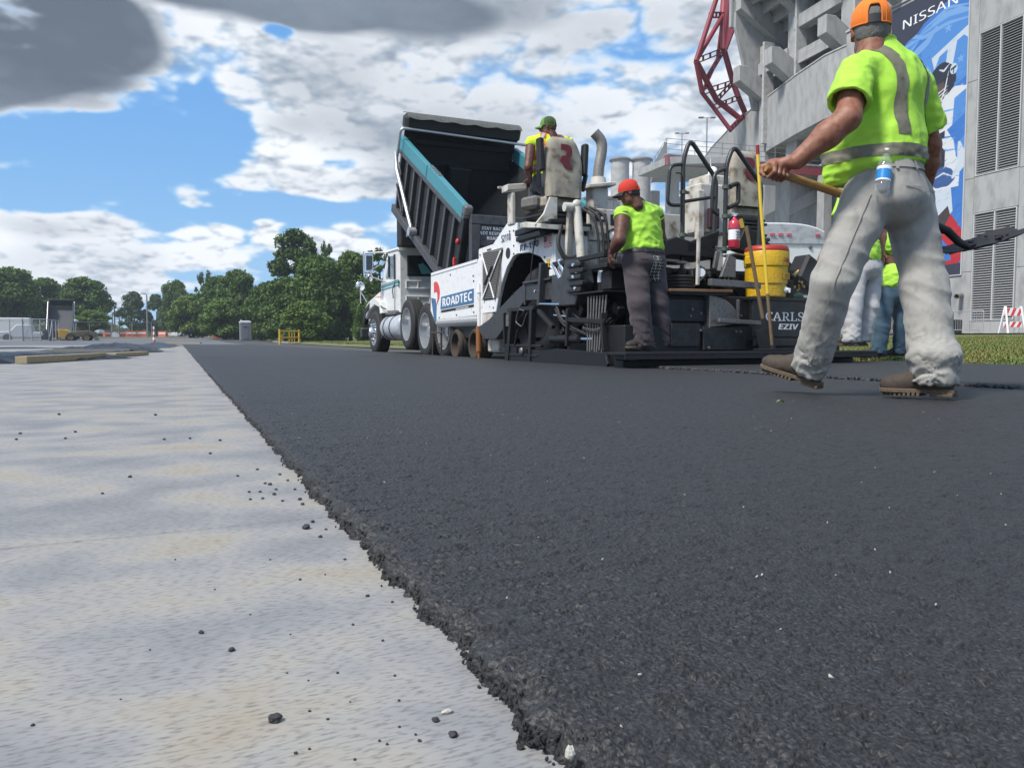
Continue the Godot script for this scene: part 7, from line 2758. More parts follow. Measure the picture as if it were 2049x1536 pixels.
func banner_image() -> Image:
	var im := Image.create(512,1536,false,Image.FORMAT_RGB8)
	var blue := Color8(62,128,214); var lite := Color8(128,178,236); var pale := Color8(214,226,240); var navy := Color8(56,60,80); var dark := Color8(38,42,62); var mid := Color8(86,150,226)
	var white := Color8(232,236,242); var red := Color8(196,40,52); var grey := Color8(150,160,178)
	im.fill(blue)
	blob_poly(im,.78,.23,.36,.13,mid)
	for k in 5:
		curve_band(im,[-.05,.27 - k*.035,.2,.20 - k*.022,.45,.125+k*.006,.75,.085+k*.013,1.05,.11+k*.01],.022,lite if k % 2 == 0 else mid)
	curve_band(im,[.15,.17,.3,.20,.5,.17,.62,.13],.04,lite)
	curve_band(im,[.1,.28,.32,.24,.5,.27,.46,.34,.55,.42],.06,lite)
	curve_band(im,[.35,.2,.48,.24,.47,.3,.52,.38],.03,mid)
	curve_band(im,[.55,.12,.7,.105,.9,.11,1.05,.13],.03,lite)
	fill_poly(im,[.56,.235,1.02,.17,1.0,.215,.95,.20,.87,.21,.80,.33,.72,.33,.76,.225,.66,.24,.6,.28],pale)
	for st in [[.76,.155,.055],[.92,.275,.05],[.58,.34,.03]]:
		var pts := []
		for i in 10:
			var r:float = st[2]*(1.0 if i % 2 == 0 else .4)
			pts.append(st[0]+r*sin(TAU*i/10.0)); pts.append(st[1] - r*cos(TAU*i/10.0)/3.0)
		fill_poly(im,pts,lite)
	blob_poly(im,.25,.275,.14,.045,pale,.04)
	fill_poly(im,[.14,.29,.36,.27,.40,.32,.34,.36,.2,.36],white)
	for k in 4:curve_band(im,[.14,.295+k*.018,.24,.305+k*.018,.38,.29+k*.018],.007,dark)
	fill_poly(im,[-.1,.42,.2,.36,.4,.37,.55,.42,.5,.62,.4,.8,.0,.8],pale)
	for k in 9:curve_band(im,[-.05,.42+k*.04,.2,.40+k*.043,.48,.44+k*.04],.012,[mid,white,grey][k % 3])
	fill_poly(im,[.42,.44,.62,.40,.86,.36,1.0,.37,1.0,.47,.96,.56,.94,.7,.44,.7,.46,.55],white)
	blob_poly(im,.70,.325,.17,.058,dark,.03)
	fill_poly(im,[.56,.34,.72,.33,.76,.37,.68,.415,.58,.40],Color8(90,74,70))
	for k in 5:curve_band(im,[.5,.355+k*.014,.62,.37+k*.014,.78,.35+k*.01],.007,white)
	curve_band(im,[.56,.30,.62,.335,.6,.41],.008,white)
	curve_band(im,[.78,.30,.74,.36,.66,.42],.008,white)
	curve_band(im,[.66,.285,.72,.295,.78,.28],.012,pale)
	blob_poly(im,.84,.30,.045,.018,pale)
	fill_poly(im,[.805,.297,.875,.290,.87,.298,.848,.30,.84,.316,.83,.316,.835,.30,.808,.305],dark)
	for k in 6:curve_band(im,[.45+k*.02,.45+k*.035,.62,.43+k*.045,.95,.44+k*.045],.010,[lite,pale,mid][k % 3])
	fill_poly(im,[.86,.40,1.0,.38,1.0,.62,.9,.6,.84,.5],mid)
	fill_poly(im,[.78,.50,1.0,.46,1.0,.53,.9,.56],blue)
	fill_poly(im,[.545,.515,.755,.50,.755,.523,.60,.534,.60,.56,.72,.552,.765,.57,.765,.62,.71,.64,.545,.652,.545,.628,.69,.618,.705,.608,.705,.582,.69,.575,.545,.585],dark)
	fill_poly(im,[.55,.487,.78,.47,.78,.482,.55,.497],grey)
	blob_poly(im,.74,.66,.15,.035,Color8(60,96,160),.06)
	curve_band(im,[.62,.66,.75,.645,.88,.665],.01,pale)
	curve_band(im,[.93,.55,.98,.62,.86,.67],.05,pale)
	fill_poly(im,[.28,.70,.85,.70,.88,.78,.70,.84,.62,.93,.66,1.0,.3,1.0,.2,.86],pale)
	for k in 14:
		curve_band(im,[.3+.02*(k % 3),.73+k*.018,.45,.74+k*.018,.62 - .01*(k % 4),.73+k*.018],.006,[grey,white,lite][k % 3])
	fill_poly(im,[.66,.80,.82,.76,.86,.80,.76,.87,.68,.865],Color8(72,62,66))
	fill_poly(im,[.72,.86,.86,.79,1.0,.85,1.0,.95,.9,.97,.84,.90],red)
	curve_band(im,[.8,.86,.9,.87,.97,.93],.012,Color8(226,90,96))
	fill_poly(im,[.78,.95,.95,.945,1.0,.97,.86,.99],red)
	for k in 4:curve_band(im,[.70+k*.06,.97,.76+k*.06,.985,.74+k*.06,1.0],.012,white if k % 2 else Color8(214,120,124))
	fill_poly(im,[.0,1.0,.0,.975,.3,.985,.6,.965,1.0,.96,1.0,1.0],navy)
	fill_poly(im,[-.01,-.01,.94,-.01,.9,.045,.62,.075,.45,.10,.36,.125,.22,.14,.1,.175,-.01,.19],navy)
	var g := RandomNumberGenerator.new(); g.seed = 3
	for k in 260:
		var x := g.randf(); var y := g.randf_range(.2,.97)
		var c := im.get_pixel(int(x*511),int(y*1535))
		curve_band(im,[x - .03,y+.005,x,y,x+.03,y - .006],.004,c.lightened(.14) if k % 2 else c.darkened(.14))
	return im
func louvre(o:Node,s0:float,s1:float,y0:float,y1:float,n:int) -> void:
	var b := MB.new()
	sbox(b,s0,s1,y0,y1,.2,.24,.0)
	var v := put(b,"louvre_vent",M.vent_dark,o)
	for e in [[s0,s0+.05,y0,y1],[s1 - .05,s1,y0,y1],[(s0+s1)/2 - .03,(s0+s1)/2+.03,y0,y1],[s0+.05,s1 - .05,y0,y0+.05],[s0+.05,s1 - .05,y1 - .05,y1]]:
		b = MB.new()
		sbox(b,e[0],e[1],e[2]+(.003 if e[1] - e[0] > .2 else .0),e[3],-.03,.2,.006)
		put(b,"vent_frame",M.vent_frame,v)
	var sl := MB.new()
	sl.box(Vector3.ZERO,Vector3(.20,.014,(s1 - s0)/2 - .09),Basis(SN,Vector3.UP,-SD)*Basis(Vector3.BACK,.62),.0)
	var sm := sl.mesh()
	for k in n:
		for h in 2:
			var m := put_mesh(sm,"slat",M.vent_slat,v)
			m.position = S(lerpf(s0,s1,.25+.5*h),y0+.08+(y1 - y0 - .16)*(k+.5)/n,.1) - where(v)
func stadium() -> void:
	var base := S(8.0,.3,4.0)
	var o := thing("stadium",base,"grey concrete stadium with a louvred wall, curved parapet, open seating stands and red steel lattice","stadium")
	var rows := [.3,4.0,9.05,14.3,20.5]
	var cols := [-20.0,-13.6,-7.8,-2.25,.42,6.9,10.6]
	for i in cols.size() - 1:
		for j in rows.size() - 1:
			if cols[i] == -2.25:continue
			if i == 5 and j < 3:continue
			var b := MB.new()
			sbox(b,cols[i]+.008,cols[i+1] - .008,rows[j]+.008,(rows[j+1] if not (i == 5 and j == 3) else 20.5) - .008,.0,.24,.02)
			put(b,"wall_panel",M.precast,o)
	for e in [[.3,1.28],[7.14,9.1],[16.75,20.49]]:
		var b := MB.new()
		sbox(b,-2.242,.412,e[0]+.006,e[1] - .006,.0,.24,.02)
		put(b,"wall_panel",M.precast,o)
	louvre(o,-2.2,.37,9.12,16.73,56)
	louvre(o,-2.2,.37,1.3,7.12,43)
	var b := MB.new()
	sbox(b,-20.0,6.9,.0,20.4,.26,.6,.0)
	put(b,"wall_core",M.precast,o)
	b = MB.new()
	sbox(b,-20.0,10.6,20.5,20.66,-.08,.5,.02)
	put(b,"coping",M.precast_light,o)
	var plan := [S(10.55,0,0),Vector3(41.249,0,-40.868),Vector3(42.3,0,-44.6),Vector3(43.6,0,-48.4),Vector3(45.2,0,-53.0),Vector3(47.5,0,-58.6),Vector3(50.3,0,-64.6),Vector3(53.5,0,-70.5),Vector3(58.0,0,-77.5)]
	for i in plan.size() - 1:
		var a:Vector3 = plan[i]; var e:Vector3 = plan[i+1]
		var d := (e - a).normalized()
		var nn := Vector3(-d.z,0,d.x)
		b = MB.new()
		b.bar(a+d*.01+nn*.12+Vector3(0,17.55,0),e - d*.01+nn*.12+Vector3(0,17.55,0),.24,4.25,Vector3.UP,.015)
		put(b,"parapet_panel",M.precast,o)
		b = MB.new()
		b.bar(a+nn*.12+Vector3(0,19.74,0),e+nn*.12+Vector3(0,19.74,0),.34,.12,Vector3.UP,.02)
		put(b,"coping",M.precast_light,o)
		b = MB.new()
		b.bar(a+nn*3.4+Vector3(0,15.6,0),e+nn*3.4+Vector3(0,15.6,0),6.2,.35,Vector3.UP,.02)
		put(b,"ramp_slab",M.precast,o)
	for e in [[6.2,1.9],[12.3,1.55],[18.25,1.3],[22.0,.9]]:
		b = MB.new()
		sbox(b,e[0] - e[1]/2,e[0]+e[1]/2,.3,31.0 if e[0] < 20.0 else 24.0,1.6,3.0,.05)
		put(b,"column",M.precast,o)
		b = MB.new()
		sbox(b,e[0] - e[1]/2 - .25,e[0] - e[1]/2 - .02,16.0,31.0 if e[0] < 20.0 else 24.0,1.2,2.2,.03)
		put(b,"column_fin",M.precast_light,o)
	for e in [[5.0,12.0,25.0],[12.9,18.0,23.6],[18.7,22.4,21.6],[5.0,18.0,31.2]]:
		b = MB.new()
		sbox(b,e[0],e[1],e[2],e[2]+1.0,1.4,2.3,.04)
		put(b,"edge_beam",M.precast,o)
	for tier in [[23.0,9,4.0,23.2,.62],[17.6,7,9.0,20.5,.62],[28.6,9,3.0,21.8,.6]]:
		for k in tier[1]:
			var w:float = 8.5 - k*1.02
			var y:float = tier[0]+k*.62
			b = MB.new()
			sbox(b,2.0,tier[3] - k*.0,y,y+.16,w - .95,w+.10,.01)
			sbox(b,2.0,tier[3],y+.163,y+.62,w - .95,w - .82,.01)
			put(b,"seat_step",M.precast,o)
			b = MB.new()
			sbox(b,2.0,tier[3] - .15,y - .34,y - .004,w - .95,w - .74,.01)
			put(b,"step_rib",M.precast,o)
	for s in [6.2,12.3,18.25,22.4]:
		for y0 in [22.6,17.0,28.1]:
			if s > 20.0 and y0 > 28.0:continue
			var q := PackedVector2Array([Vector2(9.0,y0 - .2),Vector2(.2,y0+5.2),Vector2(-.6,y0+5.2),Vector2(-.6,y0+4.0),Vector2(.4,y0+3.4),Vector2(9.0,y0 - 1.9)])
			b = MB.new()
			b.prism(q,SO+SD*(s - .45),SN,Vector3.UP,SD,.9,.04)
			put(b,"raker_beam",M.precast,o)
	b = MB.new()
	sbox(b,2.0,24.0,.3,36.0,10.2,10.6,.0)
	put(b,"inner_wall",M.precast,o)
	b = MB.new()
	sbox(b,23.0,23.3,25.5,30.5,-.8,1.0,.05)
	put(b,"stand_end",M.precast,o)
	b = MB.new()
	b.prism(PackedVector2Array([Vector2(1.2,19.0),Vector2(6.5,19.0),Vector2(6.5,24.0),Vector2(-.6,27.5),Vector2(-.6,25.4)]),SO+SD*22.6,SN,Vector3.UP,SD,.3,.03)
	put(b,"stand_end",M.precast,o)
	var n := {"a":Vector3(41.737,29.677,-52.461),"b":Vector3(39.599,23.061,-52.983),"c":Vector3(40.624,20.808,-53.487),"d":Vector3(43.354,18.011,-53.214),"e":Vector3(43.950,30.650,-54.834),"f":Vector3(43.043,24.711,-53.767),"g":Vector3(44.348,22.306,-54.140),"h":Vector3(45.954,19.903,-54.382),"i":Vector3(41.343,27.240,-53.575),"j":Vector3(43.033,27.661,-53.955),"k":Vector3(42.120,19.865,-53.868),"l":Vector3(44.751,21.022,-53.884),"m":Vector3(41.113,22.178,-53.359),"n":Vector3(42.692,20.653,-54.214),"o":Vector3(44.866,19.183,-53.719),"p":Vector3(43.831,24.681,-55.607)}
	for e in [["a","b",.2],["b","c",.2],["b","n",.24],["c","k",.18],["k","d",.18],["n","o",.24],["e","j",.3],["j","f",.3],["f","g",.24],["g","l",.24],["l","h",.24],["b","j",.2],["m","p",.16],["c","p",.16],["p","j",.16]]:
		b = MB.new()
		b.tube([n[e[0]],n[e[1]]],e[2],10)
		put(b,"lattice_tube",M.red_steel,o)
	for e in [["i","j"],["b","f"],["m","f"],["c","g"],["k","l"],["n","g"],["d","o"],["o","h"]]:
		b = MB.new()
		var a0:Vector3 = n[e[0]]; var a1:Vector3 = n[e[1]]
		b.bar(a0+Vector3(0,.2,0),a1+Vector3(0,.2,0),.16,.1)
		b.bar(a0 - Vector3(0,.2,0),a1 - Vector3(0,.2,0),.16,.1)
		for k in 5:b.bar(a0.lerp(a1,k/4.0)+Vector3(0,.15,0),a0.lerp(a1,k/4.0) - Vector3(0,.15,0),.14,.12,SD)
		put(b,"lattice_rung",M.red_steel,o)
	b = MB.new()
	var r0:Vector3 = Vector3(42.467,28.808,-50.995); var r1:Vector3 = Vector3(42.421,26.799,-50.890); var r2:Vector3 = Vector3(42.490,24.128,-52.879); var r3:Vector3 = Vector3(43.168,30.189,-54.054)
	b.quad(r0,r1,r2,r3,Vector3(-1,0,.3)); b.quad(r0+SN*.1,r1+SN*.1,r2+SN*.1,r3+SN*.1,Vector3(1,0,-.3))
	put(b,"red_mesh_panel",M.red_mesh,o)
	T["banner"] = ImageTexture.create_from_image(banner_image())
	mk("banner",1,1,1,.75,.0,{"tex":T["banner"],"tri":false,"scale":1.0})
	M["banner"].albedo_color = Color(.86,.86,.86)
	b = MB.new()
	b.uvquad(S(6.6,3.9,-.05),S(1.04,3.9,-.05),S(1.04,20.3,-.05),S(6.6,20.3,-.05),-SN)
	var bn := lone(b,"banner",M.banner,"tall blue wall banner of two helmeted football players under white lettering","banner")
	b = MB.new()
	for e in [[1.0,1.05,3.86,20.34],[6.59,6.64,3.86,20.34],[1.05,6.59,3.86,3.91]]:sbox(b,e[0],e[1],e[2],e[3],-.08,-.01,.005)
	put(b,"banner_edge",M.vent_frame,bn)
	words("NISSAN",S(3.75,19.15,-.06),-SD,Vector3.UP,.55,M.white_plastic,bn,"lettering",3.9,false,"Droid Sans",.01)
	var wk := thing("raised_walkway",Vector3(35.0,.3,-46.0),"raised concrete walkway with a red fascia and wire railing in front of the stadium","walkway")
	var A:Vector3 = Vector3(30.712,12.642,-44.192); var Bq:Vector3 = Vector3(46.078,13.832,-43.018); var C:Vector3 = Vector3(35.585,15.022,-53.142)
	A.y = 12.75; Bq.y = 12.9; C.y = 13.6
	for e in [[A,Bq],[C,A]]:
		var d:Vector3 = (e[1] - e[0]).normalized()
		var inn := Vector3(-d.z,0,d.x)
		if inn.dot(Vector3(1,0,-1)) < .0:inn = -inn
		b = MB.new()
		b.bar(e[0]+inn*2.0+Vector3(0,-.4,0),e[1]+inn*2.0+Vector3(0,-.4,0),4.0,.5,Vector3.UP,.03)
		put(b,"deck",M.precast,wk)
		b = MB.new()
		b.bar(e[0] - inn*.05+Vector3(0,-.36,0),e[1] - inn*.05+Vector3(0,-.36,0),.1,.66,Vector3.UP,.02)
		put(b,"red_fascia",M.red_fascia,wk)
		b = MB.new()
		b.bar(e[0] - inn*.02+Vector3(0,.04,0),e[1] - inn*.02+Vector3(0,.04,0),.2,.12,Vector3.UP,.02)
		put(b,"deck_edge",M.precast,wk)
		var nlen:float = (e[1] - e[0]).length()
		for k in int(nlen/2.2)+1:
			b = MB.new()
			var p:Vector3 = e[0]+d*k*2.2
			b.cyl(p,p+Vector3(0,1.1,0),.025,.025,6)
			put(b,"rail_post",M.steel_pipe,wk)
		for h in [.4,.75,1.1]:
			b = MB.new()
			b.cyl(e[0]+Vector3(0,h,0),e[1]+Vector3(0,h,0),.018,.018,6)
			put(b,"rail",M.steel_pipe,wk)
	b = MB.new()
	b.prism(PackedVector2Array([Vector2(0,-.1),Vector2(1,.1),Vector2(1,.85),Vector2(0,.3)]),C,(A - C),Vector3.UP,(A - C).cross(Vector3.UP).normalized(),.12,.0)
	put(b,"side_screen",M.screen_grey,wk)
	for q in [Vector3(35.579,11.525,-52.927),Vector3(33.368,10.436,-47.266),Vector3(41.460,10.617,-44.836),Vector3(43.532,10.436,-42.826),Vector3(45.414,12.251,-53.047)]:
		b = MB.new()
		b.box(Vector3(q.x,6.2,q.z),Vector3(.75,12.0,.75),Basis(SN,Vector3.UP,-SD),.04)
		put(b,"column",M.precast,wk)
	b = MB.new()
	b.bar(Vector3(42.495,9.411,-47.587),Vector3(46.846,12.303,-43.680),1.6,.9,Vector3.UP,.03)
	b.bar(Vector3(34.707,9.671,-48.820),Vector3(38.483,13.496,-49.595),1.4,.5,Vector3.UP,.03)
	put(b,"stair_flight",M.precast,wk)
	b = MB.new()
	b.box(Vector3(45.5,6.5,-50.0),Vector3(.4,12.6,26.0),Basis(SN,Vector3.UP,-SD),.0)
	put(b,"back_wall",M.precast,wk)
	for e in [[Vector3(32.108,14.196,-52.424),"left one of two tall grey round tanks with a rimmed lid"],[Vector3(33.643,14.196,-51.753),"right one of two tall grey round tanks, beside the walkway"]]:
		var c:Vector3 = e[0]
		var tk := thing("round_tank",Vector3(c.x,.3,c.z),e[1],"tank","round tanks beside the walkway")
		b = MB.new()
		b.cyl(Vector3(c.x,.3,c.z),Vector3(c.x,c.y,c.z),.71,.71,28)
		put(b,"shell",M.precast_light,tk)
		b = MB.new()
		b.lathe([.0,.02,.86,.0,.86,.1,.7,.2,.0,.3],Vector3(c.x,c.y,c.z),Vector3.UP,28)
		put(b,"lid",M.steel_pipe,tk)
	var c0:Vector3 = Vector3(29.321,10.765,-50.148)
	var lb := thing("plant_building",Vector3(c0.x,.3,c0.z),"low grey panelled plant building left of the round tanks","building")
	for k in 4:
		b = MB.new()
		b.bb(Vector3(c0.x - 1.0+k*.62,.3,c0.z - 2.0),Vector3(c0.x - .42+k*.62,c0.y - .05*k,c0.z),.03)
		put(b,"wall_panel",M.precast_light if k % 2 == 0 else M.precast,lb)
	b = MB.new()
	b.bb(Vector3(c0.x - 1.2,c0.y,c0.z - 2.2),Vector3(c0.x+1.6,c0.y+.15,c0.z+.2),.03)
	put(b,"roof",M.steel_pipe,lb)
	b = MB.new()
	b.bb(Vector3(c0.x - 1.3,.3,c0.z+.2),Vector3(c0.x+14.0,c0.y - 3.2,c0.z+1.0),.03)
	put(b,"plinth",M.precast,lb)
	for e in [[Vector3(60.795,27.616,-78.984),"twin-headed lot lamp on a tall pole, the nearer one left of the stadium",1.25],[Vector3(73.169,32.400,-101.203),"twin-headed lot lamp on a tall pole, the farther and lower one",1.3]]:
		var c:Vector3 = e[0]
		var lp := thing("lot_lamp",Vector3(c.x,.4,c.z),e[1],"street lamp","twin-headed lot lamps")
		b = MB.new()
		b.cyl(Vector3(c.x,.4,c.z),Vector3(c.x,c.y,c.z),.12,.08,10)
		put(b,"pole",M.lamp_grey,lp)
		b = MB.new()
		b.bar(Vector3(c.x,c.y,c.z) - Vector3(.9,0,.4),Vector3(c.x,c.y,c.z)+Vector3(.9,0,.4),.08,.08)
		put(b,"arm",M.lamp_grey,lp)
		for s in [-1.0,1.0]:
			b = MB.new()
			b.box(Vector3(c.x,c.y+.05,c.z)+Vector3(.55,0,.24)*s*e[2],Vector3(.62,.16,.4),Basis(Vector3.UP,-.41),.04)
			put(b,"lamp_head",M.lamp_grey,lp)
func simple_car(at:Vector3,turn:float,m:Material,label:String) -> void:
	var o := thing("parked_car",at,label,"car","cars beyond the lot")
	o.rotation.y = turn
	var b := MB.new()
	b.px([-2.2,.35,-2.25,.75,-1.2,.9,1.9,.95,2.2,.85,2.25,.4,1.9,.28,-1.9,.28],-.9,.9,.12)
	put(b,"body",m,o,true)
	b = MB.new()
	b.px([-1.2,.9,-.5,1.45,1.3,1.5,1.95,.95],-.78,.78,.06)
	put(b,"windows",M.dark_glass,o,true)
	b = MB.new()
	b.px([-.5,1.44,-.4,1.52,1.25,1.56,1.35,1.48],-.74,.74,.03)
	put(b,"roof",m,o,true)
	for z in [-1.35,1.4]:
		for x in [-.82,.82]:
			b = MB.new()
			b.cyl(Vector3(x - .11,.33,z),Vector3(x+.11,.33,z),.33,.33,18)
			put(b,"wheel",M.tyre_rubber,o,true)
	for x in [-.62,.62]:
		b = MB.new()
		b.box(Vector3(x,.72,-2.2),Vector3(.36,.14,.1),Basis.IDENTITY,.03)
		put(b,"headlight",M.lamp_lens,o,true)
func barricade(at:Vector3,turn:float,label:String,col:Material,group := "orange barricades at the end of the lot") -> void:
	var o := thing("barricade",at,label,"barricade",group)
	o.rotation.y = turn
	var b := MB.new()
	b.px([-.25,.0,.25,.0,.1,.95,-.1,.95],-.65,.65,.03)
	put(b,"body",col,o,true)
	b = MB.new()
	b.box(Vector3(0,.62,.19),Vector3(1.15,.2,.02),Basis(Vector3.RIGHT,-.15),.0)
	put(b,"white_band",M.white_plastic,o,true)
func tarp(name_label:String,pts:Array,wid:float,hgt:float,sd:int,m:Material) -> void:
	var b := MB.new()
	var n1 := noise(sd,1.1,3); var n2 := noise(sd+1,4.0,2)
	var G := []
	var R := 70
	for j in R+1:
		var t := j/float(R)*(pts.size() - 1)
		var k := mini(int(t),pts.size() - 2)
		var p:Vector3 = pts[k].lerp(pts[k+1],t - k)
		var d:Vector3 = (pts[k+1] - pts[k]).normalized()
		var s := Vector3(-d.z,0,d.x)
		var row := []
		var endk := clampf(minf(j,R - j)/6.0,.0,1.0)
		for i in 31:
			var l := i/15.0 - 1.0
			var w := wid*(.8+.5*n1.get_noise_2d(t*2.0,9.0))
			var q := p+s*l*w
			var ridge := 1.0 - absf(n1.get_noise_2d(l*.7,t*1.2))*2.4
			var crease := 1.0 - absf(n2.get_noise_2d(l*.35+t*.4,t*.25+l*.3))*3.2
			var h := hgt*maxf(.03,pow(1.0 - l*l,.8)*endk*(.42+.75*n1.get_noise_2d(t*.7,4.0)+.22*maxf(.0,ridge)))+hgt*.16*maxf(.0,crease)*(1.0 - l*l)*endk
			row.append(Vector3(q.x,-.022+(maxf(.004,h) if absf(l) < .99 else .0),q.z))
		G.append(row)
	b.sheet(G,Vector3.UP)
	lone(b,"tarpaulin",m,name_label,"tarpaulin","black plastic sheeting on the concrete")
func plank(a:Vector3,e:Vector3,w:float,h:float,m:Material,label:String) -> void:
	var b := MB.new()
	b.bar(a+Vector3(0,h/2,0),e+Vector3(0,h/2,0),w,h,Vector3.UP,.004)
	lone(b,"plank",m,label,"plank","planks holding the sheeting down")
func far_things() -> void:
	var f := thing("chain_link_fence",Vector3(-6,.2,-104),"long grey chain-link fence across the far end of the lot","fence")
	var A := Vector3(-52.0,.15,-86.0); var E := Vector3(-.5,.65,-118.0)
	var pts := [Vector3(-60,.1,-84),Vector3(-21.0,.1,-92.0),Vector3(-9.5,.35,-106.0),Vector3(1.5,.65,-119.0)]
	for i in pts.size() - 1:
		var a:Vector3 = pts[i]; var e:Vector3 = pts[i+1]
		var n := int((e - a).length()/3.0)
		for k in n+1:
			var p:Vector3 = a.lerp(e,k/float(n))
			var b := MB.new()
			b.cyl(p,p+Vector3(0,2.1,0),.04,.04,8)
			put(b,"post",M.galvanised,f)
		var r := MB.new()
		r.cyl(a+Vector3(0,2.08,0),e+Vector3(0,2.08,0),.03,.03,6)
		put(r,"top_rail",M.galvanised,f)
		r = MB.new()
		r.quad(a,e,e+Vector3(0,2.05,0),a+Vector3(0,2.05,0),Vector3(0,0,1))
		put(r,"wire_mesh",M.wire_mesh,f)
	f = thing("chain_link_pen",Vector3(-12.3,.1,-88),"pen of taller chain-link panels with diagonal braces at the far left","fence")
	var q := [Vector3(-19.5,.1,-92.0),Vector3(-13.0,.1,-84.0),Vector3(-10.9,.1,-84.0),Vector3(-10.9,.1,-91.0)]
	for i in 3:
		var a:Vector3 = q[i]; var e:Vector3 = q[i+1]
		var n:int = [5,3,3][i]
		for k in n+1:
			var p:Vector3 = a.lerp(e,k/float(n))
			var b := MB.new()
			b.cyl(p,p+Vector3(0,2.15,0),.05,.05,8)
			put(b,"post",M.galvanised,f)
		var r := MB.new()
		for h in [.1,2.1]:r.cyl(a+Vector3(0,h,0),e+Vector3(0,h,0),.04,.04,6)
		r.cyl(a+Vector3(0,.1,0),a.lerp(e,1.0/n)+Vector3(0,2.1,0),.03,.03,6)
		put(r,"gate_rail",M.galvanised,f)
		r = MB.new()
		r.quad(a,e,e+Vector3(0,2.1,0),a+Vector3(0,2.1,0),Vector3(0,0,1))
		put(r,"wire_mesh",M.wire_mesh_dense,f)
	var t := thing("dump_truck",Vector3(-11.2,.1,-97.5),"far dump truck with its dark bed raised, beside the yellow loader","dump truck")
	var b := MB.new()
	b.bb(Vector3(-12.4,.9,-98.0),Vector3(-10.1,1.2,-91.0),.03)
	put(b,"frame",M.black_steel,t)
	b = MB.new()
	b.px([-95.0,1.2,-97.2,3.9,-97.0,4.6,-96.0,4.2,-94.6,1.6],-12.45,-12.37,.01)
	b.px([-95.0,1.2,-97.2,3.9,-97.0,4.6,-96.0,4.2,-94.6,1.6],-10.13,-10.05,.01)
	b.px([-95.0,1.2,-97.2,3.9,-97.3,3.9,-95.1,1.2],-12.4,-10.1,.0)
	put(b,"dump_bed",M.bed_grey,t)
	b = MB.new()
	b.box(Vector3(-11.25,4.35,-96.9),Vector3(2.45,.75,.25),Basis(Vector3.RIGHT,.5),.05)
	put(b,"front_wall",M.bed_dark,t)
	b = MB.new()
	b.cyl(Vector3(-10.02,1.4,-94.8),Vector3(-10.02,4.4,-96.5),.06,.06,8)
	b.cyl(Vector3(-12.5,1.4,-94.8),Vector3(-12.5,4.4,-96.5),.06,.06,8)
	put(b,"cover_arm",M.aluminium,t)
	b = MB.new()
	b.box(Vector3(-11.25,1.8,-100.2),Vector3(2.2,1.6,1.8),Basis.IDENTITY,.15)
	put(b,"cab",M.truck_white,t)
	for z in [-92.5,-93.8,-101.0]:
		for x in [-12.2,-10.3]:
			b = MB.new()
			b.cyl(Vector3(x - .2,.6,z),Vector3(x+.2,.6,z),.5,.5,18)
			put(b,"wheel",M.tyre_rubber,t)
	var c := Vector3(-8.9,.1,-88.5)
	t = thing("skid_steer_loader",c,"yellow and black skid-steer loader parked by the far dump truck","loader")
	b = MB.new()
	b.pz([c.x - 1.7,.5,c.x - 1.75,1.35,c.x - .9,1.3,c.x - .3,.75,c.x - .3,.45],c.z - .6,c.z+.6,.06)
	put(b,"body",M.loader_yellow,t)
	b = MB.new()
	b.pz([c.x - .9,1.05,c.x+1.0,1.25,c.x+1.5,.8,c.x+1.7,.35,c.x+1.45,.35,c.x+1.2,.75,c.x - .3,.55,c.x - .9,.6],c.z - .75,c.z+.75,.05)
	b.pz([c.x - .3,1.1,c.x - .2,1.95,c.x+.7,2.0,c.x+.95,1.2],c.z - .5,c.z - .42,.01)
	put(b,"loader_arms",M.olive_paint,t)
	b = MB.new()
	for x in [-.3,.85]:b.bar(Vector3(c.x+x,1.1,c.z+.45),Vector3(c.x+x*.9,2.0,c.z+.45),.08,.08)
	b.bb(Vector3(c.x - .4,1.98,c.z - .5),Vector3(c.x+.85,2.06,c.z+.5),.02)
	put(b,"cage",M.black_steel,t)
	for x in [-.65,.75]:
		wheel_part(t,"wheel",c+Vector3(x,.42,.72),Vector3.BACK,.42,.3,.22,M.tan_rim,M.tyre_rubber,6)
		wheel_part(t,"wheel",c+Vector3(x,.42,-.72),Vector3.FORWARD,.42,.3,.22,M.tan_rim,M.tyre_rubber,6)
	b = MB.new()
	b.pz([c.x+1.5,.02,c.x+1.5,.6,c.x+1.6,.6,c.x+1.75,.25,c.x+2.4,.06,c.x+2.4,.02],c.z - .9,c.z+.9,.01)
	put(b,"bucket",M.worn_steel,t)
	simple_car(Vector3(1.0,.55,-132.0),2.5,M.truck_white,"white car parked before the trees at the end of the road")
	simple_car(Vector3(-13.5,1.0,-150.0),1.2,M.car_silver,"silver car far behind the fence and the loader")
	t = thing("pickup_truck",Vector3(-14.8,.1,-94.0),"pale pickup truck standing behind the chain-link pen","pickup truck")
	b = MB.new()
	b.pz([-16.6,.5,-16.6,1.1,-15.6,1.2,-15.0,1.85,-13.7,1.85,-13.5,1.1,-11.4,1.1,-11.4,.5],-95.0,-93.2,.08)
	put(b,"body",M.car_silver,t)
	for x in [-15.8,-12.4]:
		b = MB.new()
		b.cyl(Vector3(x,.5,-93.3),Vector3(x,.5,-93.1),.4,.4,16)
		put(b,"wheel",M.tyre_rubber,t)
	t = thing("box_trailer",Vector3(-23.0,.2,-112.0),"long white box trailer behind the fence at the far left","trailer")
	b = MB.new()
	b.bb(Vector3(-34.0,1.0,-114.0),Vector3(-16.5,3.0,-111.5),.05)
	put(b,"box",M.truck_white,t)
	b = MB.new()
	for x in [-32.0,-30.5,-18.5]:b.cyl(Vector3(x,.6,-111.9),Vector3(x,.6,-111.5),.5,.5,14)
	put(b,"wheels",M.tyre_rubber,t)
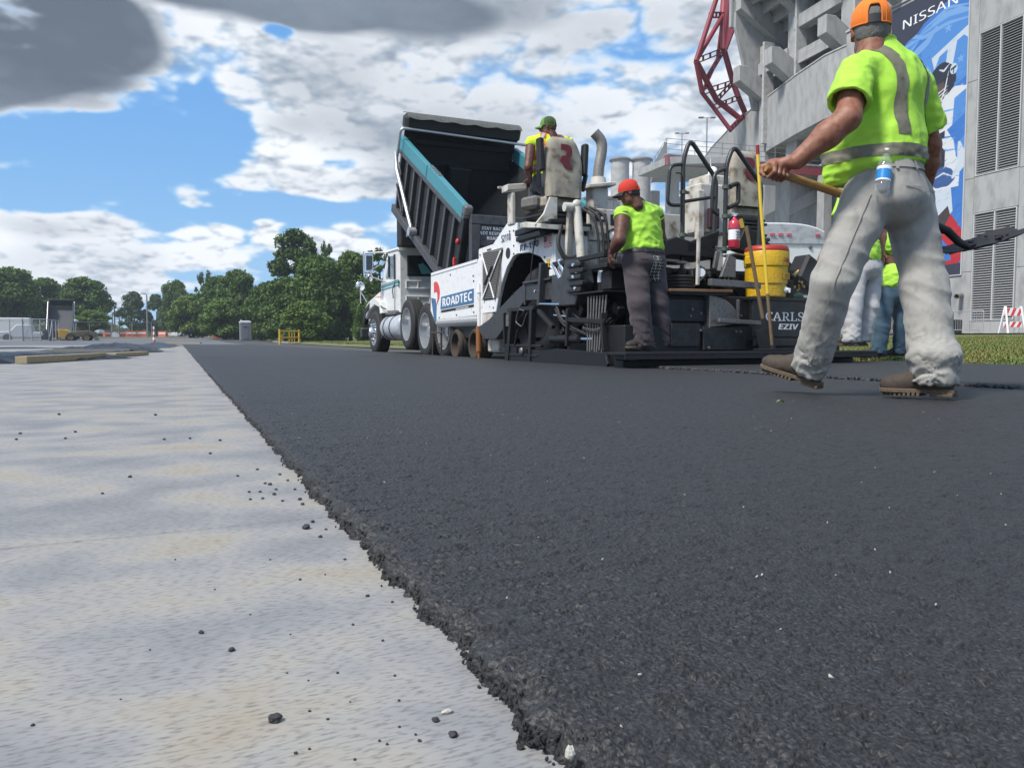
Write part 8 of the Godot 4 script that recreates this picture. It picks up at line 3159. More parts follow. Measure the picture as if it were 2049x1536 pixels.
	var bl := ["orange barricade left of the round white sign","orange barricade right of the round white sign","orange barricade below the street lamp's left side","orange barricade between the lamp and the striped tube","orange barricade behind the striped tube","orange barricade left of the white car"]
	var bp := [Vector3(-10.149,.757,-141.096),Vector3(-7.335,.653,-132.209),Vector3(-5.896,.634,-125.020),Vector3(-4.547,.718,-127.715),Vector3(-1.892,.757,-137.489),Vector3(-.413,.852,-140.127)]
	for i in 6:
		barricade(Vector3(bp[i].x,gy(bp[i].z) - .1,bp[i].z),.9 - .35*i,bl[i],M.barrier_orange)
	var sp:Vector3 = Vector3(-8.017,1.142,-125.979)
	t = thing("round_sign",Vector3(sp.x,gy(sp.z) - .05,sp.z),"round white sign disc standing among the orange barricades","sign")
	b = MB.new()
	b.cyl(Vector3(sp.x,.9,sp.z),Vector3(sp.x,.9,sp.z+.04),.55,.55,20)
	put(b,"disc",M.white_plastic,t)
	b = MB.new()
	b.cyl(Vector3(sp.x,.2,sp.z - .05),Vector3(sp.x,1.3,sp.z - .05),.05,.05,8)
	put(b,"post",M.galvanised,t)
	var tu:Vector3 = Vector3(-1.524,.115,-66.239)
	t = thing("traffic_tube",Vector3(tu.x,gy(tu.z),tu.z),"tall orange and white striped traffic tube on the lot","traffic cone")
	for k in 6:
		b = MB.new()
		b.cyl(Vector3(tu.x,tu.y - .05+k*.21,tu.z),Vector3(tu.x,tu.y+.16+k*.21,tu.z),.105 - .008*k,.097 - .008*k,14)
		put(b,"band",M.white_plastic if k % 2 else M.barrier_orange,t)
	b = MB.new()
	b.box(Vector3(tu.x,tu.y - .08,tu.z),Vector3(.42,.08,.42),Basis.IDENTITY,.02)
	put(b,"base",M.black_rubber,t)
	var pc:Vector3 = Vector3(6.681,.167,-84.519)
	t = thing("portable_toilet",Vector3(pc.x,pc.y,pc.z),"grey portable toilet with a pale roof under the trees","portable toilet")
	b = MB.new()
	b.box(pc+Vector3(0,.93,0),Vector3(1.1,1.78,1.1),Basis.IDENTITY,.03)
	put(b,"cabin",M.toilet_grey,t)
	b = MB.new()
	b.box(pc+Vector3(-.04,.9,.56),Vector3(.66,1.5,.04),Basis.IDENTITY,.02)
	var dr := put(b,"door",M.toilet_door,t)
	b = MB.new()
	b.box(pc+Vector3(-.05,1.45,.59),Vector3(.36,.13,.02),Basis.IDENTITY,.005)
	put(b,"notice",M.logo_navy,dr)
	b = MB.new()
	b.bar(pc+Vector3(-.3,.45,.585),pc+Vector3(-.04,.25,.585),.03,.03)
	b.bar(pc+Vector3(.24,.45,.585),pc+Vector3(-.04,.25,.585),.03,.03)
	put(b,"door_rib",M.toilet_grey,dr)
	b = MB.new()
	b.box(pc+Vector3(0,1.92,0),Vector3(1.16,.2,1.16),Basis.IDENTITY,.08)
	b.box(pc+Vector3(0,2.02,0),Vector3(.9,.14,.9),Basis.IDENTITY,.06)
	b.cyl(pc+Vector3(-.42,2.0,.3),pc+Vector3(-.42,2.2,.3),.06,.06,10)
	put(b,"roof",M.toilet_roof,t)
	b = MB.new()
	b.box(pc+Vector3(.6,.85,-.1),Vector3(.06,1.7,1.0),Basis.IDENTITY,.01)
	put(b,"side_panel",M.plywood,t)
	var os:Vector3 = Vector3(4.599,.148,-101.823)
	t = thing("work_sign",Vector3(os.x,gy(os.z)+.02,os.z),"orange road work sign on a low stand left of the portable toilet","sign")
	b = MB.new()
	b.box(os+Vector3(0,.8,0),Vector3(.8,.85,.03),Basis(Vector3.RIGHT,-.1),.01)
	put(b,"board",M.barrier_orange,t)
	b = MB.new()
	for x in [-.35,.35]:b.bar(os+Vector3(x*.6,.5,-.02),os+Vector3(x,.0,-.1),.05,.05)
	put(b,"leg",M.galvanised,t)
	var y0 := Vector3(6.2,-.02,-50.5); var y1 := Vector3(8.9,.06,-61.0)
	y0.x = 6.05
	t = thing("pipe_rail",Vector3(7.3,.0,-55.0),"yellow pipe rail standing on the verge under the trees","railing")
	for k in 2:
		b = MB.new()
		var p:Vector3 = y0 if k == 0 else Vector3(8.6,.05,-60.0)
		b.cyl(p,p+Vector3(0,.98,0),.075,.075,12)
		put(b,"post",M.sign_yellow,t)
	for h in [.42,.86]:
		b = MB.new()
		b.cyl(y0+Vector3(0,h,0),Vector3(8.6,.05+h,-60.0),.05,.05,10)
		put(b,"rail",M.sign_yellow,t)
	b = MB.new()
	for k in 3:
		var p := y0.lerp(Vector3(8.6,.05,-60.0),.45+k*.14)
		b.cyl(p,p+Vector3(0,.86,0),.03,.03,8)
	put(b,"baluster",M.sign_yellow,t)
	var dp:Vector3 = Vector3(8.792,.110,-63.918)
	t = thing("drum",Vector3(dp.x,.0,dp.z),"dark drum with orange bands at the right end of the yellow rail","drum")
	for k in 4:
		b = MB.new()
		b.cyl(Vector3(dp.x,k*.24,dp.z),Vector3(dp.x,k*.24+.24,dp.z),.34 - .02*k,.32 - .02*k,18)
		put(b,"band",M.black_rubber if k % 2 == 0 else M.rust_orange,t)
	var ls:Vector3 = Vector3(-3.458,6.397,-116.663)
	t = thing("street_lamp",Vector3(ls.x,gy(ls.z),ls.z),"grey street lamp with a short arm, alone left of the trees","street lamp")
	b = MB.new()
	b.cyl(Vector3(ls.x,gy(ls.z),ls.z),Vector3(ls.x,ls.y,ls.z),.13,.08,10)
	put(b,"pole",M.lamp_grey,t)
	b = MB.new()
	b.tube([Vector3(ls.x,ls.y,ls.z),Vector3(ls.x - .12,ls.y+.15,ls.z),Vector3(ls.x - .5,ls.y+.18,ls.z)],.05,8)
	b.box(Vector3(ls.x - .5,ls.y+.2,ls.z),Vector3(.5,.12,.25),Basis.IDENTITY,.04)
	put(b,"lamp_head",M.lamp_grey,t)
	for e in [[Vector3(-12.230,7.766,-191.629),"tallest utility pole with two crossarms in the gap between the trees",2],[Vector3(-14.160,6.923,-214.281),"shorter utility pole just left of the tallest one",1],[Vector3(-13.263,6.236,-224.777),"farthest short utility pole right of the tallest one",1]]:
		var p:Vector3 = e[0]
		t = thing("utility_pole",Vector3(p.x,.9,p.z),e[1],"utility pole","utility poles in the gap")
		b = MB.new()
		b.cyl(Vector3(p.x,.9,p.z),p,.17,.12,8)
		put(b,"pole",M.pole_wood,t)
		for k in e[2]:
			b = MB.new()
			b.box(p - Vector3(0,.5+k*.9,0),Vector3(2.4,.13,.13))
			put(b,"crossarm",M.pole_wood,t)
	tarp("front roll of black plastic sheeting with its edge folded towards the camera",[Vector3(-3.6,0,-10.6),Vector3(-2.6,0,-11.2),Vector3(-1.6,0,-12.6),Vector3(-.95,0,-14.2)],.55,.10,201,M.black_sheeting)
	tarp("long sheet of black plastic lying behind the front roll",[Vector3(-8.5,0,-15.0),Vector3(-5.0,0,-16.5),Vector3(-2.6,0,-19.0),Vector3(-1.2,0,-22.0)],1.6,.07,211,M.black_sheeting)
	tarp("humped grey heap of plastic sheeting near the traffic tube",[Vector3(-2.6,0,-23.0),Vector3(-1.6,0,-27.0),Vector3(-.9,0,-34.0),Vector3(-.5,0,-42.0)],1.1,.2,221,M.grey_sheeting)
	tarp("crumpled end of the plastic sheeting by the road edge",[Vector3(-1.1,0,-18.5),Vector3(-.75,0,-20.5),Vector3(-.62,0,-22.5)],.42,.13,231,M.grey_sheeting)
	tarp("far strip of plastic sheeting at the left, before the loader",[Vector3(-14.0,0,-27.0),Vector3(-8.0,0,-30.0),Vector3(-4.0,0,-33.0)],2.0,.07,241,M.black_sheeting)
	plank(Vector3(-1.74,-.02,-11.05),Vector3(-1.05,-.02,-13.4),.14,.09,M.new_wood,"thick new wooden plank with its sawn end towards the camera")
	plank(Vector3(-1.0,-.02,-14.6),Vector3(-.55,-.02,-16.4),.16,.07,M.new_wood,"pale plank whose bare end sticks out of the sheeting")
	plank(Vector3(-2.6,-.02,-20.0),Vector3(-.9,-.02,-19.2),.2,.08,M.grey_wood,"grey weathered plank lying across behind the front roll")
	plank(Vector3(-.6,.0,-58.0),Vector3(1.6,.0,-57.0),.3,.1,M.new_wood,"far pale board lying at the end of the concrete")
	right_side()
func right_side() -> void:
	var g := .56
	var rail := func(s:float) -> Vector3:return S(s,g,-4.6)
	for i in 4:
		var s0 := 4.6 - i*2.3
		var o := thing("crowd_barrier",rail.call(s0 - 1.1),["leftmost galvanised crowd barrier, partly behind the striding person's leg","galvanised crowd barrier that carries the round white emblem","galvanised crowd barrier just left of the striped barricade","rightmost galvanised crowd barrier, behind the striped barricade"][i],"barrier","crowd barriers along the wall")
		var b := MB.new()
		b.pipe([rail.call(s0)+Vector3(0,.08,0),rail.call(s0)+Vector3(0,1.1,0),rail.call(s0 - 2.2)+Vector3(0,1.1,0),rail.call(s0 - 2.2)+Vector3(0,.08,0)],.022,.1,8)
		b.cyl(rail.call(s0)+Vector3(0,.2,0),rail.call(s0 - 2.2)+Vector3(0,.2,0),.018,.018,8)
		put(b,"frame",M.galvanised,o)
		for k in 16:
			b = MB.new()
			var p:Vector3 = rail.call(s0 - .13 - k*.13)
			b.cyl(p+Vector3(0,.2,0),p+Vector3(0,1.1,0),.009,.009,6)
			put(b,"bar",M.galvanised,o)
		for e in [.25,1.95]:
			b = MB.new()
			var p:Vector3 = rail.call(s0 - e)
			b.bar(p - SN*.3+Vector3(0,.03,0),p+SN*.3+Vector3(0,.03,0),.05,.03)
			b.cyl(p+Vector3(0,.03,0),p+Vector3(0,.2,0),.02,.02,6)
			put(b,"foot",M.galvanised,o)
		if i == 1:
			b = MB.new()
			var p:Vector3 = rail.call(s0 - .35) - SN*.03+Vector3(0,.62,0)
			b.cyl(p,p - SN*.015,.27,.27,24)
			var d := put(b,"emblem_disc",M.white_plastic,o)
			b = MB.new()
			b.prism(PackedVector2Array([Vector2(-.16,.1),Vector2(.0,.14),Vector2(.15,.06),Vector2(.18,-.06),Vector2(.08,-.16),Vector2(.02,-.04),Vector2(-.1,-.02)]),p - SN*.016,-SD,Vector3.UP,-SN,.008,.0)
			put(b,"emblem",M.dark_teal,d)
	var pl := func(s:float,s1:float) -> void:pass
	for e in [[3.6,2.3,"brown slatted planter with a narrow conifer, partly behind the person's leg"],[.1,2.6,"wide brown slatted planter with a bushy conifer below the louvres"]]:
		var c := S(e[0],g,-2.6)
		var o := thing("planter",c,e[2],"planter","planters along the wall")
		for k in 14:
			var b := MB.new()
			var w:float = e[1]
			var p := c+SD*(-w/2+w*(k+.5)/14.0) - SN*.45
			b.box(p+Vector3(0,.42,0),Vector3(.04,.72,w/14.0 - .015),Basis(SN,Vector3.UP,-SD),.006)
			put(b,"slat",M.planter_wood,o)
		var b2 := MB.new()
		b2.box(c+Vector3(0,.42,0),Vector3(.8,.7,e[1] - .1),Basis(SN,Vector3.UP,-SD),.02)
		b2.box(c+Vector3(0,.03,0),Vector3(.9,.08,e[1]+.05),Basis(SN,Vector3.UP,-SD),.01)
		put(b2,"box",M.planter_dark,o)
	for e in [[3.75,.75,1.9,"narrow dark conifer in the left planter beside the person's leg"],[.45,1.25,2.2,"bushy dark conifer in the wide planter before the lower louvres"]]:
		var c := S(e[0],g+.75,-2.6)
		var o := thing("conifer",c,e[3],"shrub","conifers in the planters")
		var b := MB.new()
		b.has_col = true
		rng.seed = 60+int(e[0]*10)
		for spire in 5:
			var sc:Vector3 = c+SD*rng.randf_range(-.5,.5)*e[1]+SN*rng.randf_range(-.3,.3)*e[1]
			var hh:float = e[2]*rng.randf_range(.6,1.0)
			for k in 900:
				var t := pow(rng.randf(),.8)
				var a := rng.randf()*TAU
				var r:float = e[1]*.42*(1.0 - t)*sqrt(rng.randf())+.03
				var p:Vector3 = sc+Vector3(cos(a)*r,t*hh,sin(a)*r)
				var d := Vector3(cos(a)*.6,.8,sin(a)*.6).normalized()
				var x := d.cross(Vector3(rng.randfn(),rng.randfn(),rng.randfn())).normalized()*.03
				b.col = Color(.02,.045,.018).lerp(Color(.05,.09,.035),rng.randf())
				b.flat(p - x,p+x,p+d*rng.randf_range(.08,.18),Vector3(cos(a),.4,sin(a)))
		put(b,"foliage",M.foliage,o)
		b = MB.new()
		b.cyl(c - Vector3(0,.1,0),c+Vector3(0,.8,0),.05,.03,8)
		put(b,"stem",M.bark,o)
	for e in [[.95,2.75,.14,"small round pipe outlet low on the wall left of the louvres"],[3.3,5.2,.24,"larger dark pipe outlet sticking out of the banner's lower part"]]:
		var c := S(e[0],e[1],-.06)
		var b := MB.new()
		var d := (-SN*.9+SD*-.3+Vector3(0,-.15,0)).normalized()
		b.lathe([e[2],.0,e[2],.55,e[2]*.85,.55,e[2]*.85,.1,.0,.1],c,d,20)
		lone(b,"pipe_outlet",M.steel_pipe if e[2] < .2 else M.vent_dark,e[3],"pipe")
	var sp := S(-1.35,g,-5.2)
	var o := thing("sign_post",sp,"square steel post carrying a small white notice board and a blue plate","sign")
	var b := MB.new()
	b.box(sp+Vector3(0,2.0,0),Vector3(.09,4.0,.09),Basis(SN,Vector3.UP,-SD),.01)
	put(b,"post",M.galvanised,o)
	b = MB.new()
	b.box(sp - SN*.08 - SD*.05+Vector3(0,2.85,0),Vector3(.03,.72,.42),Basis(SN,Vector3.UP,-SD),.005)
	var nb := put(b,"notice_board",M.white_plastic,o)
	b = MB.new()
	b.box(sp - SN*.098 - SD*.05+Vector3(0,3.14,0),Vector3(.006,.12,.40),Basis(SN,Vector3.UP,-SD),.0)
	put(b,"red_strip",M.logo_red,nb)
	b = MB.new()
	for k in 3:b.box(sp - SN*.098 - SD*.05+Vector3(0,2.96 - k*.16,0),Vector3(.005,.06,.3),Basis(SN,Vector3.UP,-SD),.0)
	put(b,"print_lines",M.grey_paint,nb)
	b = MB.new()
	b.box(sp+SD*.28 - SN*.05+Vector3(0,2.85,0),Vector3(.03,.72,.22),Basis(SN,Vector3.UP,-SD)*Basis(Vector3.UP,.9),.005)
	put(b,"side_board",M.galvanised,o)
	b = MB.new()
	b.box(sp - SN*.07+SD*.12+Vector3(0,1.2,0),Vector3(.03,.68,.36),Basis(SN,Vector3.UP,-SD),.03)
	var bp := put(b,"blue_plate",M.logo_navy,o)
	b = MB.new()
	for k in 2:b.box(sp - SN*.088+SD*.12+Vector3(0,1.42 - k*.3,0),Vector3(.005,.05,.24),Basis(SN,Vector3.UP,-SD),.0)
	put(b,"print_lines",M.white_plastic,bp)
	b = MB.new()
	b.bar(sp+Vector3(0,3.9,0),sp - SD*1.4+Vector3(0,3.9,0),.06,.06)
	put(b,"arm",M.galvanised,o)
	var ac := Vector3(33.903,.579,-22.371)
	ac.y = .5
	o = thing("barricade",ac,"white A-frame barricade with red diagonal stripes at the right edge","barricade")
	for h in [[1.0,.34],[.45,.24]]:
		b = MB.new()
		b.box(ac+Vector3(0,h[0],0),Vector3(.85,h[1],.03),Basis(Vector3.UP,-.35),.005)
		var bd := put(b,"board",M.white_plastic,o)
		for k in 3:
			b = MB.new()
			var x := -.3+k*.29
			var B := Basis(Vector3.UP,-.35)
			b.prism(PackedVector2Array([Vector2(x - .12,-h[1]/2),Vector2(x+.02,-h[1]/2),Vector2(minf(x+.16,.42),h[1]/2),Vector2(x+.02,h[1]/2)]),ac+Vector3(0,h[0],0)+B*Vector3(0,0,.016),B*Vector3.RIGHT,Vector3.UP,B*Vector3.BACK,.004,.0)
			put(b,"red_stripe",M.logo_red,bd)
	for x in [-.36,.36]:
		for z in [-.3,.3]:
			b = MB.new()
			var B := Basis(Vector3.UP,-.35)
			b.bar(ac+B*Vector3(x*1.15,.0,z),ac+B*Vector3(x,1.25,.02*signf(z)),.07,.05)
			put(b,"leg",M.white_plastic,o)
	b = MB.new()
	var G := []
	for k in 7:
		var s := 12.0 - k*5.0
		var a := S(s,0,-9.5); var e := S(s,0,-7.0)
		G.append([Vector3(a.x,verge_y(a.x,a.z)+.02,a.z),Vector3(e.x,verge_y(e.x,e.z)+.02,e.z)])
	b.sheet(G,Vector3.UP)
	structure(b,"path",M.path_concrete)
	b = MB.new()
	G = []
	for k in 7:
		var s := 14.0 - k*5.5
		var a := S(s,0,-7.0); var e := S(s,0,.2)
		G.append([Vector3(a.x,.56,a.z),Vector3(e.x,.565,e.z)])
	b.sheet(G,Vector3.UP)
	structure(b,"forecourt",M.kerb_concrete)
	var yp:Vector3 = Vector3(20.140,2.039,-15.358)
	o = thing("yellow_sign",Vector3(yp.x,.2,yp.z),"bright yellow tilted board showing beside the striding person's rear leg","sign")
	b = MB.new()
	b.box(yp+Vector3(-.25,.05,0),Vector3(.78,.42,.02),Basis(Vector3.UP,-.4)*Basis(Vector3.BACK,-.75),.01)
	put(b,"board",M.flag_yellow,o)
	b = MB.new()
	b.cyl(Vector3(yp.x - .35,.2,yp.z - .02),yp+Vector3(-.35,.1,-.02),.02,.02,8)
	put(b,"post",M.galvanised,o)
	var lv:Vector3 = Vector3(7.176,.414,-6.602)
	b = MB.new()
	b.box(lv,Vector3(.045,.19,.025),Basis(Vector3.FORWARD,-.05),.004)
	b.box(lv+Vector3(.02,.12,0),Vector3(.03,.06,.03),Basis.IDENTITY,.008)
	lone(b,"measuring_tool",M.sign_yellow,"small yellow tool hanging beside the pale grey trouser leg on the walkway","tool")
	white_tailgate_truck()
func props() -> void:
	var c := Vector3(6.02,.737,-6.74)
	var o := thing("drinks_cooler",c,"yellow round drinks cooler with a red lid on the machine's rear deck","cooler")
	var b := MB.new()
	b.lathe([.0,.0,.2,.0,.212,.012,.214,.14,.226,.15,.228,.33,.238,.34,.243,.485,.235,.5,.0,.5],c,Vector3.UP,40,.75)
	put(b,"body",M.cooler_yellow,o)
	b = MB.new()
	b.lathe([.0,.0,.236,.0,.24,.012,.225,.05,.2,.062,.0,.07],c+Vector3(0,.50,0),Vector3.UP,40,.7)
	put(b,"lid",M.cooler_red,o)
	b = MB.new()
	b.lathe([.0,.0,.035,.0,.035,.015,.02,.02,.02,.04,.0,.045],c+Vector3(.10,.08,.19),Vector3(.4,0,1).normalized(),14)
	b.box(c+Vector3(.12,.07,.235),Vector3(.02,.05,.02),Basis.IDENTITY,.005)
	put(b,"tap",M.white_plastic,o)
	for s in [-1.0,1.0]:
		b = MB.new()
		b.box(c+Vector3(s*.235,.4,.0),Vector3(.05,.09,.12),Basis.IDENTITY,.02)
		put(b,"handle",M.cooler_yellow,o)
	for k in 5:
		var t := .46+(k - 2)*.165
		var rd := Vector3(sin(t),0,cos(t))
		words("IGLOO"[k],c+Vector3(0,.40,0)+rd*.240,Vector3(cos(t),0,-sin(t)),Vector3.UP,.046,M.cooler_red,o,"lettering",.018 if k == 0 else .034)
	b = MB.new()
	b.box(c+Vector3(.10,.23,.208),Vector3(.15,.07,.008),Basis(Vector3.UP,.42),.003)
	var lb := put(b,"label_plate",M.cooler_yellow,o)
	b = MB.new()
	for k in 2:b.box(c+Vector3(.10,.24 - k*.02,.214),Vector3(.11,.008,.004),Basis(Vector3.UP,.42),.0)
	put(b,"print_lines",M.cooler_red,lb)
	c = Vector3(5.70,1.285,-6.9)
	o = thing("fire_extinguisher",c,"red fire extinguisher with a white label standing on the rear deck","fire extinguisher")
	b = MB.new()
	b.lathe([.0,.0,.055,.0,.062,.012,.062,.25,.055,.29,.03,.315,.018,.325,.018,.345],c,Vector3.UP,24,.5)
	put(b,"cylinder",M.extinguisher_red,o)
	b = MB.new()
	b.lathe([.0632,.09,.0632,.2],c,Vector3.UP,24)
	var el := put(b,"label",M.white_plastic,o)
	b = MB.new()
	for k in 5:b.box(c+Vector3(.012*(k % 2),.105+k*.018,.064),Vector3(.05,.007,.004),Basis.IDENTITY,.0)
	b.lathe([.0636,.205,.0636,.212],c,Vector3.UP,24)
	put(b,"print_lines",M.black_paint,el)
	b = MB.new()
	b.box(c+Vector3(0,.36,0),Vector3(.04,.035,.04),Basis.IDENTITY,.008)
	b.bar(c+Vector3(-.05,.385,0),c+Vector3(.05,.375,0),.015,.012)
	b.bar(c+Vector3(-.05,.37,0),c+Vector3(.02,.36,0),.015,.012)
	put(b,"valve",M.chrome,o)
	b = MB.new()
	b.pipe([c+Vector3(.02,.35,0),c+Vector3(.12,.36,.01),c+Vector3(.12,.25,.02),c+Vector3(.065,.2,.03)],.009,.05,8)
	put(b,"hose",M.black_rubber,o)
	b = MB.new()
	b.box(c+Vector3(.06,.27,.05),Vector3(.05,.1,.004),Basis(Vector3.BACK,.3),.0)
	put(b,"tag",M.tag_yellow,o)
	o = thing("lute",Vector3(5.72,.15,-6.3),"long yellow-handled lute with a red grip leaning upright at the walkway","rake")
	b = MB.new()
	b.cyl(Vector3(5.535,1.70,-6.3),Vector3(5.49,2.16,-6.3),.017,.017,12)
	b.cyl(Vector3(5.535,1.70,-6.3),Vector3(5.65,.75,-6.3),.017,.017,12)
	put(b,"handle",M.pole_yellow,o)
	b = MB.new()
	b.cyl(Vector3(5.65,.75,-6.3),Vector3(5.725,.2,-6.3),.018,.016,12)
	put(b,"bare_wood",M.worn_wood,o)
	b = MB.new()
	b.cyl(Vector3(5.49,2.16,-6.3),Vector3(5.482,2.25,-6.3),.019,.019,12)
	put(b,"grip",M.dark_red,o)
	b = MB.new()
	b.bar(Vector3(5.5,.17,-6.28),Vector3(6.0,.17,-6.32),.1,.012)
	b.cyl(Vector3(5.725,.22,-6.3),Vector3(5.735,.16,-6.3),.02,.025,10)
	put(b,"blade",M.tar_metal,o)
	o = thing("shovel",Vector3(5.8,.16,-6.45),"tool with a dark weathered wooden handle leaning beside the yellow lute","shovel")
	b = MB.new()
	b.cyl(Vector3(5.46,1.45,-6.42),Vector3(5.70,.5,-6.42),.02,.02,12)
	put(b,"handle",M.worn_wood,o)
	b = MB.new()
	b.cyl(Vector3(5.70,.5,-6.42),Vector3(5.73,.38,-6.42),.024,.022,12)
	b.box(Vector3(5.76,.27,-6.43),Vector3(.22,.26,.012),Basis(Vector3.BACK,.25),.004)
	put(b,"blade",M.tar_metal,o)
	o = thing("drink_bottle",Vector3(4.285,.787,-7.36),"dark cola bottle with a pale label on the machine's side shelf","bottle")
	b = MB.new()
	b.lathe([.0,.0,.042,.0,.046,.015,.046,.11],Vector3(4.285,.787,-7.36),Vector3.UP,20,.5)
	put(b,"dark_body",M.cola,o)
	b = MB.new()
	b.lathe([.047,.11,.047,.17],Vector3(4.285,.787,-7.36),Vector3.UP,20,.5)
	put(b,"label",M.lilac_label,o)
	b = MB.new()
	b.lathe([.046,.17,.04,.22,.02,.265,.014,.28,.014,.30,.0,.30],Vector3(4.285,.787,-7.36),Vector3.UP,20,.5)
	put(b,"shoulder",M.white_plastic,o)
	o = thing("drink_bottle",Vector3(4.385,.787,-7.36),"green soda bottle with a yellow cap on the machine's side shelf","bottle")
	b = MB.new()
	b.lathe([.0,.0,.034,.0,.037,.012,.037,.16,.03,.2,.014,.225,.014,.24],Vector3(4.385,.787,-7.36),Vector3.UP,20,.5)
	put(b,"bottle_body",M.green_glass,o)
	b = MB.new()
	b.lathe([.0378,.11,.0378,.165],Vector3(4.385,.787,-7.36),Vector3.UP,20)
	put(b,"label",M.label_green,o)
	b = MB.new()
	b.lathe([.0,.24,.017,.24,.017,.262,.0,.262],Vector3(4.385,.787,-7.36),Vector3.UP,14)
	put(b,"bottle_cap",M.tag_yellow,o)
	b = MB.new()
	b.box(Vector3(5.02,.782,-6.72),Vector3(.84,.03,.3),Basis(Vector3.BACK,.012)*Basis(Vector3.UP,.06),.004)
	lone(b,"board",M.chipboard,"brown board lying on the screed under the hose coil","board")
	b = MB.new()
	b.tube([Vector3(6.3,.755,-6.62),Vector3(6.36,.765,-6.6),Vector3(6.42,.755,-6.62),Vector3(6.48,.76,-6.6)],.03,10,[.02,.035,.03,.015])
	lone(b,"glove",M.glove_green,"dark green work glove lying right of the drinks cooler","glove")
	b = MB.new()
	b.bar(Vector3(6.42,.75,-6.6),Vector3(6.95,.755,-6.6),.06,.03)
	lone(b,"steel_bar",M.aluminium,"short bright metal bar on the deck edge above the white lettering","bar")
func more_materials() -> void:
	var grime:Texture2D = T["grime"]; var rough:Texture2D = T["rough"]; var grit:Texture2D = T["grit"]
	mk("white_dirty",.58,.57,.54,.5,.0,{"tex":ntex("dirty",512,noise(41,.015,5),[[.0,Color(.5,.46,.42)],[.25,Color(.8,.77,.73)],[.48,Color(.95,.94,.92)],[1.0,Color(1,1,1)]]),"scale":.6})
	M["white_paint"].albedo_texture = ntex("chipped",512,noise(42,.02,5),[[.0,Color(.6,.56,.52)],[.16,Color(.86,.85,.83)],[.26,Color(.97,.97,.97)],[1.0,Color(1,1,1)]])
	M["white_paint"].uv1_scale = Vector3(1.3,.7,1.3)
	mk("truck_white",.72,.73,.72,.35,.0,{"tex":T["chipped"],"scale":.7,"coat":.3})
	mk("logo_blue",.045,.13,.27,.4)
	mk("logo_navy",.03,.05,.13,.45)
	mk("logo_red",.62,.05,.04,.45)
	mk("maroon",.16,.02,.03,.7)
	mk("dark_maroon",.05,.018,.025,.6)
	mk("dark_red",.28,.02,.02,.6)
	mk("black_paint",.014,.014,.016,.5)
	mk("black_steel",.011,.0115,.013,.55,.1,{"tex":grime,"scale":2.0,"bump":grit,"depth":.08})
	mk("worn_black",.018,.018,.02,.5,.3,{"tex":grime,"scale":3.0})
	mk("screed_black",.010,.011,.013,.55,.15,{"tex":grime,"scale":1.7,"bump":grit,"depth":.06})
	mk("screed_panel",.014,.016,.019,.5,.1,{"tex":ntex("dusty",512,noise(43,.012,5),[[.0,.5],[.45,.75],[.65,1.0],[1.0,Color(1.0,1.0,1.0)]]),"scale":1.3})
	mk("grey_paint",.042,.044,.048,.5,.0,{"tex":grime,"scale":1.4})
	mk("bed_dark",.013,.014,.017,.7,.0,{"tex":grime,"scale":1.1})
	mk("bed_grey",.06,.063,.07,.55,.0,{"tex":grime,"scale":1.2})
	mk("teal_paint",.05,.23,.27,.4,.0,{"tex":T["chipped"],"scale":.9})
	mk("tarp_black",.025,.027,.028,.75,.0,{"tex":grime,"scale":3.0})
	mk("tarp_grey",.10,.105,.10,.8,.0,{"tex":grime,"scale":2.0})
	mk("black_rubber",.014,.014,.015,.65)
	mk("tyre_rubber",.022,.022,.023,.75,.0,{"tex":grime,"scale":4.0})
	mk("rust_rubber",.05,.042,.036,.85,.0,{"tex":grime,"scale":6.0})
	mk("rust_steel",.09,.07,.055,.7,.4,{"tex":grime,"scale":6.0})
	mk("rust_orange",.30,.11,.03,.6,.0,{"tex":grime,"scale":6.0})
	mk("worn_steel",.19,.185,.18,.45,.6,{"tex":grime,"scale":4.0})
	mk("grille_steel",.20,.195,.185,.6,.3)
	mk("steel_pipe",.27,.255,.235,.5,.3,{"tex":grime,"scale":5.0})
	mk("aluminium",.55,.56,.57,.35,.7)
	mk("chrome",.8,.8,.82,.12,1.0)
	mk("bright_rim",.62,.64,.66,.3,.75,{"tex":rough,"scale":4.0})
	mk("tan_rim",.35,.27,.14,.6)
	mk("rail_grey",.035,.037,.038,.4,.2)
	mk("green_grey",.08,.105,.09,.6)
	mk("brass",.35,.24,.08,.4,.7)
	mk("seat_cover",.36,.33,.275,.8,.0,{"tex":T["dirty"],"scale":.8,"bump":T["weave"],"depth":.03})
	mk("grey_cloth",.15,.15,.14,.9,.0,{"tex":grime,"scale":4.0})
	mk("label_cream",.55,.5,.42,.6)
	mk("sign_yellow",.72,.45,.012,.5,.0,{"tex":rough,"scale":3.0})
	mk("flag_yellow",.85,.88,.01,.6)
	mk("tag_yellow",.65,.42,.04,.6)
	mk("lamp_lens",.75,.76,.74,.12,.0,{"coat":.6})
	mk("red_lens",.5,.02,.02,.25)
	mk("orange_lens",.75,.14,.01,.3)
	mk("dark_glass",.02,.03,.032,.06,.0,{"coat":1.0})
	mk("teal_glass",.12,.42,.40,.1,.0,{"coat":1.0})
	mk("tank_paint",.50,.54,.59,.35,.0,{"tex":rough,"scale":1.2})
	mk("tailgate_grey",.42,.44,.46,.5,.0,{"tex":grime,"scale":.8})
	mk("precast",.36,.365,.365,.9,.0,{"tex":ntex("precast",512,noise(44,.012,5),[[.0,.84],[.4,.95],[.6,1.0],[1.0,1.0]]),"scale":Vector3(.25,.1,.25)})
	mk("precast_light",.42,.425,.42,.9,.0,{"tex":T["precast"],"scale":.3})
	mk("vent_dark",.03,.032,.036,.8)
	mk("vent_frame",.5,.51,.52,.6)
	mk("vent_slat",.30,.305,.31,.6)
	mk("red_steel",.24,.025,.04,.55)
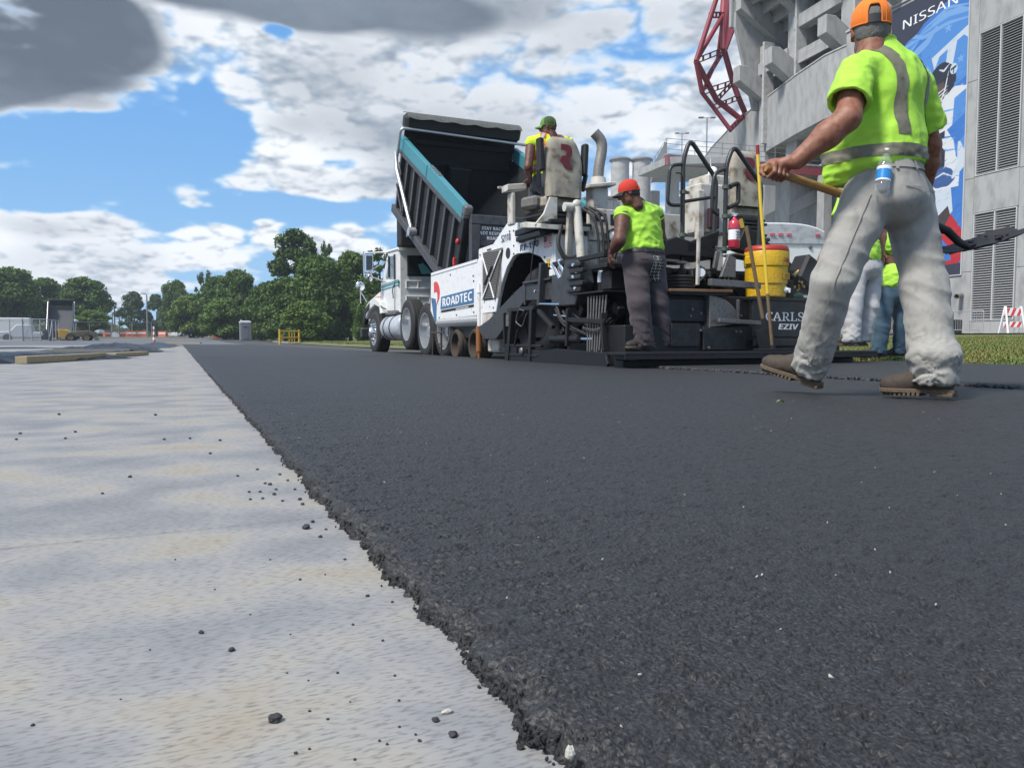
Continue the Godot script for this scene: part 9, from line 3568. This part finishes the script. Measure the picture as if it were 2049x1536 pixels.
	mk("red_mesh",.22,.03,.05,.8)
	mk("red_fascia",.33,.07,.085,.7,.0,{"tex":rough,"scale":.4})
	mk("screen_grey",.16,.17,.18,.8)
	mk("lamp_grey",.22,.225,.22,.6)
	mk("path_concrete",.42,.40,.36,.9,.0,{"tex":rough,"scale":.7})
	mk("planter_wood",.16,.14,.12,.85,.0,{"tex":grime,"scale":Vector3(3,.8,3)})
	mk("planter_dark",.03,.03,.03,.9)
	mk("dark_teal",.03,.09,.10,.6)
	mk("galvanised",.38,.39,.40,.45,.4)
	mk("wire_mesh",.35,.36,.37,.9,.0,{"alpha":.06})
	mk("wire_mesh_dense",.28,.29,.30,.9,.0,{"alpha":.16})
	mk("loader_yellow",.55,.33,.05,.5,.0,{"tex":grime,"scale":2.0})
	mk("olive_paint",.11,.10,.05,.7,.0,{"tex":grime,"scale":2.0})
	mk("car_silver",.45,.47,.50,.35,.0,{"coat":.4})
	mk("barrier_orange",.62,.13,.05,.6)
	mk("toilet_grey",.20,.21,.23,.6)
	mk("toilet_door",.17,.18,.20,.6)
	mk("toilet_roof",.55,.57,.58,.6)
	mk("plywood",.33,.24,.15,.8)
	mk("pole_wood",.10,.085,.07,.9)
	mk("black_sheeting",.014,.0145,.016,.42,.0,{"tex":grime,"scale":2.0,"spec":.35})
	mk("grey_sheeting",.03,.031,.033,.42,.0,{"tex":grime,"scale":2.0,"spec":.35})
	mk("new_wood",.48,.38,.23,.75,.0,{"tex":T["wood"],"scale":Vector3(9,9,.8)})
	mk("grey_wood",.25,.24,.22,.85,.0,{"tex":T["wood"],"scale":Vector3(.8,9,9)})
	mk("cooler_yellow",.72,.44,.01,.45,.0,{"tex":rough,"scale":3.0})
	mk("cooler_red",.35,.02,.015,.45)
	mk("extinguisher_red",.5,.03,.06,.3,.0,{"coat":.4})
	mk("pole_yellow",.75,.52,.05,.45)
	mk("worn_wood",.24,.16,.08,.8,.0,{"tex":T["wood"],"scale":Vector3(12,1.0,12)})
	mk("cola",.02,.015,.015,.15)
	mk("lilac_label",.5,.52,.68,.5)
	mk("green_glass",.05,.16,.08,.15)
	mk("label_green",.35,.52,.33,.5)
	mk("chipboard",.28,.165,.09,.85,.0,{"tex":rough,"scale":8.0})
	mk("glove_green",.03,.09,.06,.85)
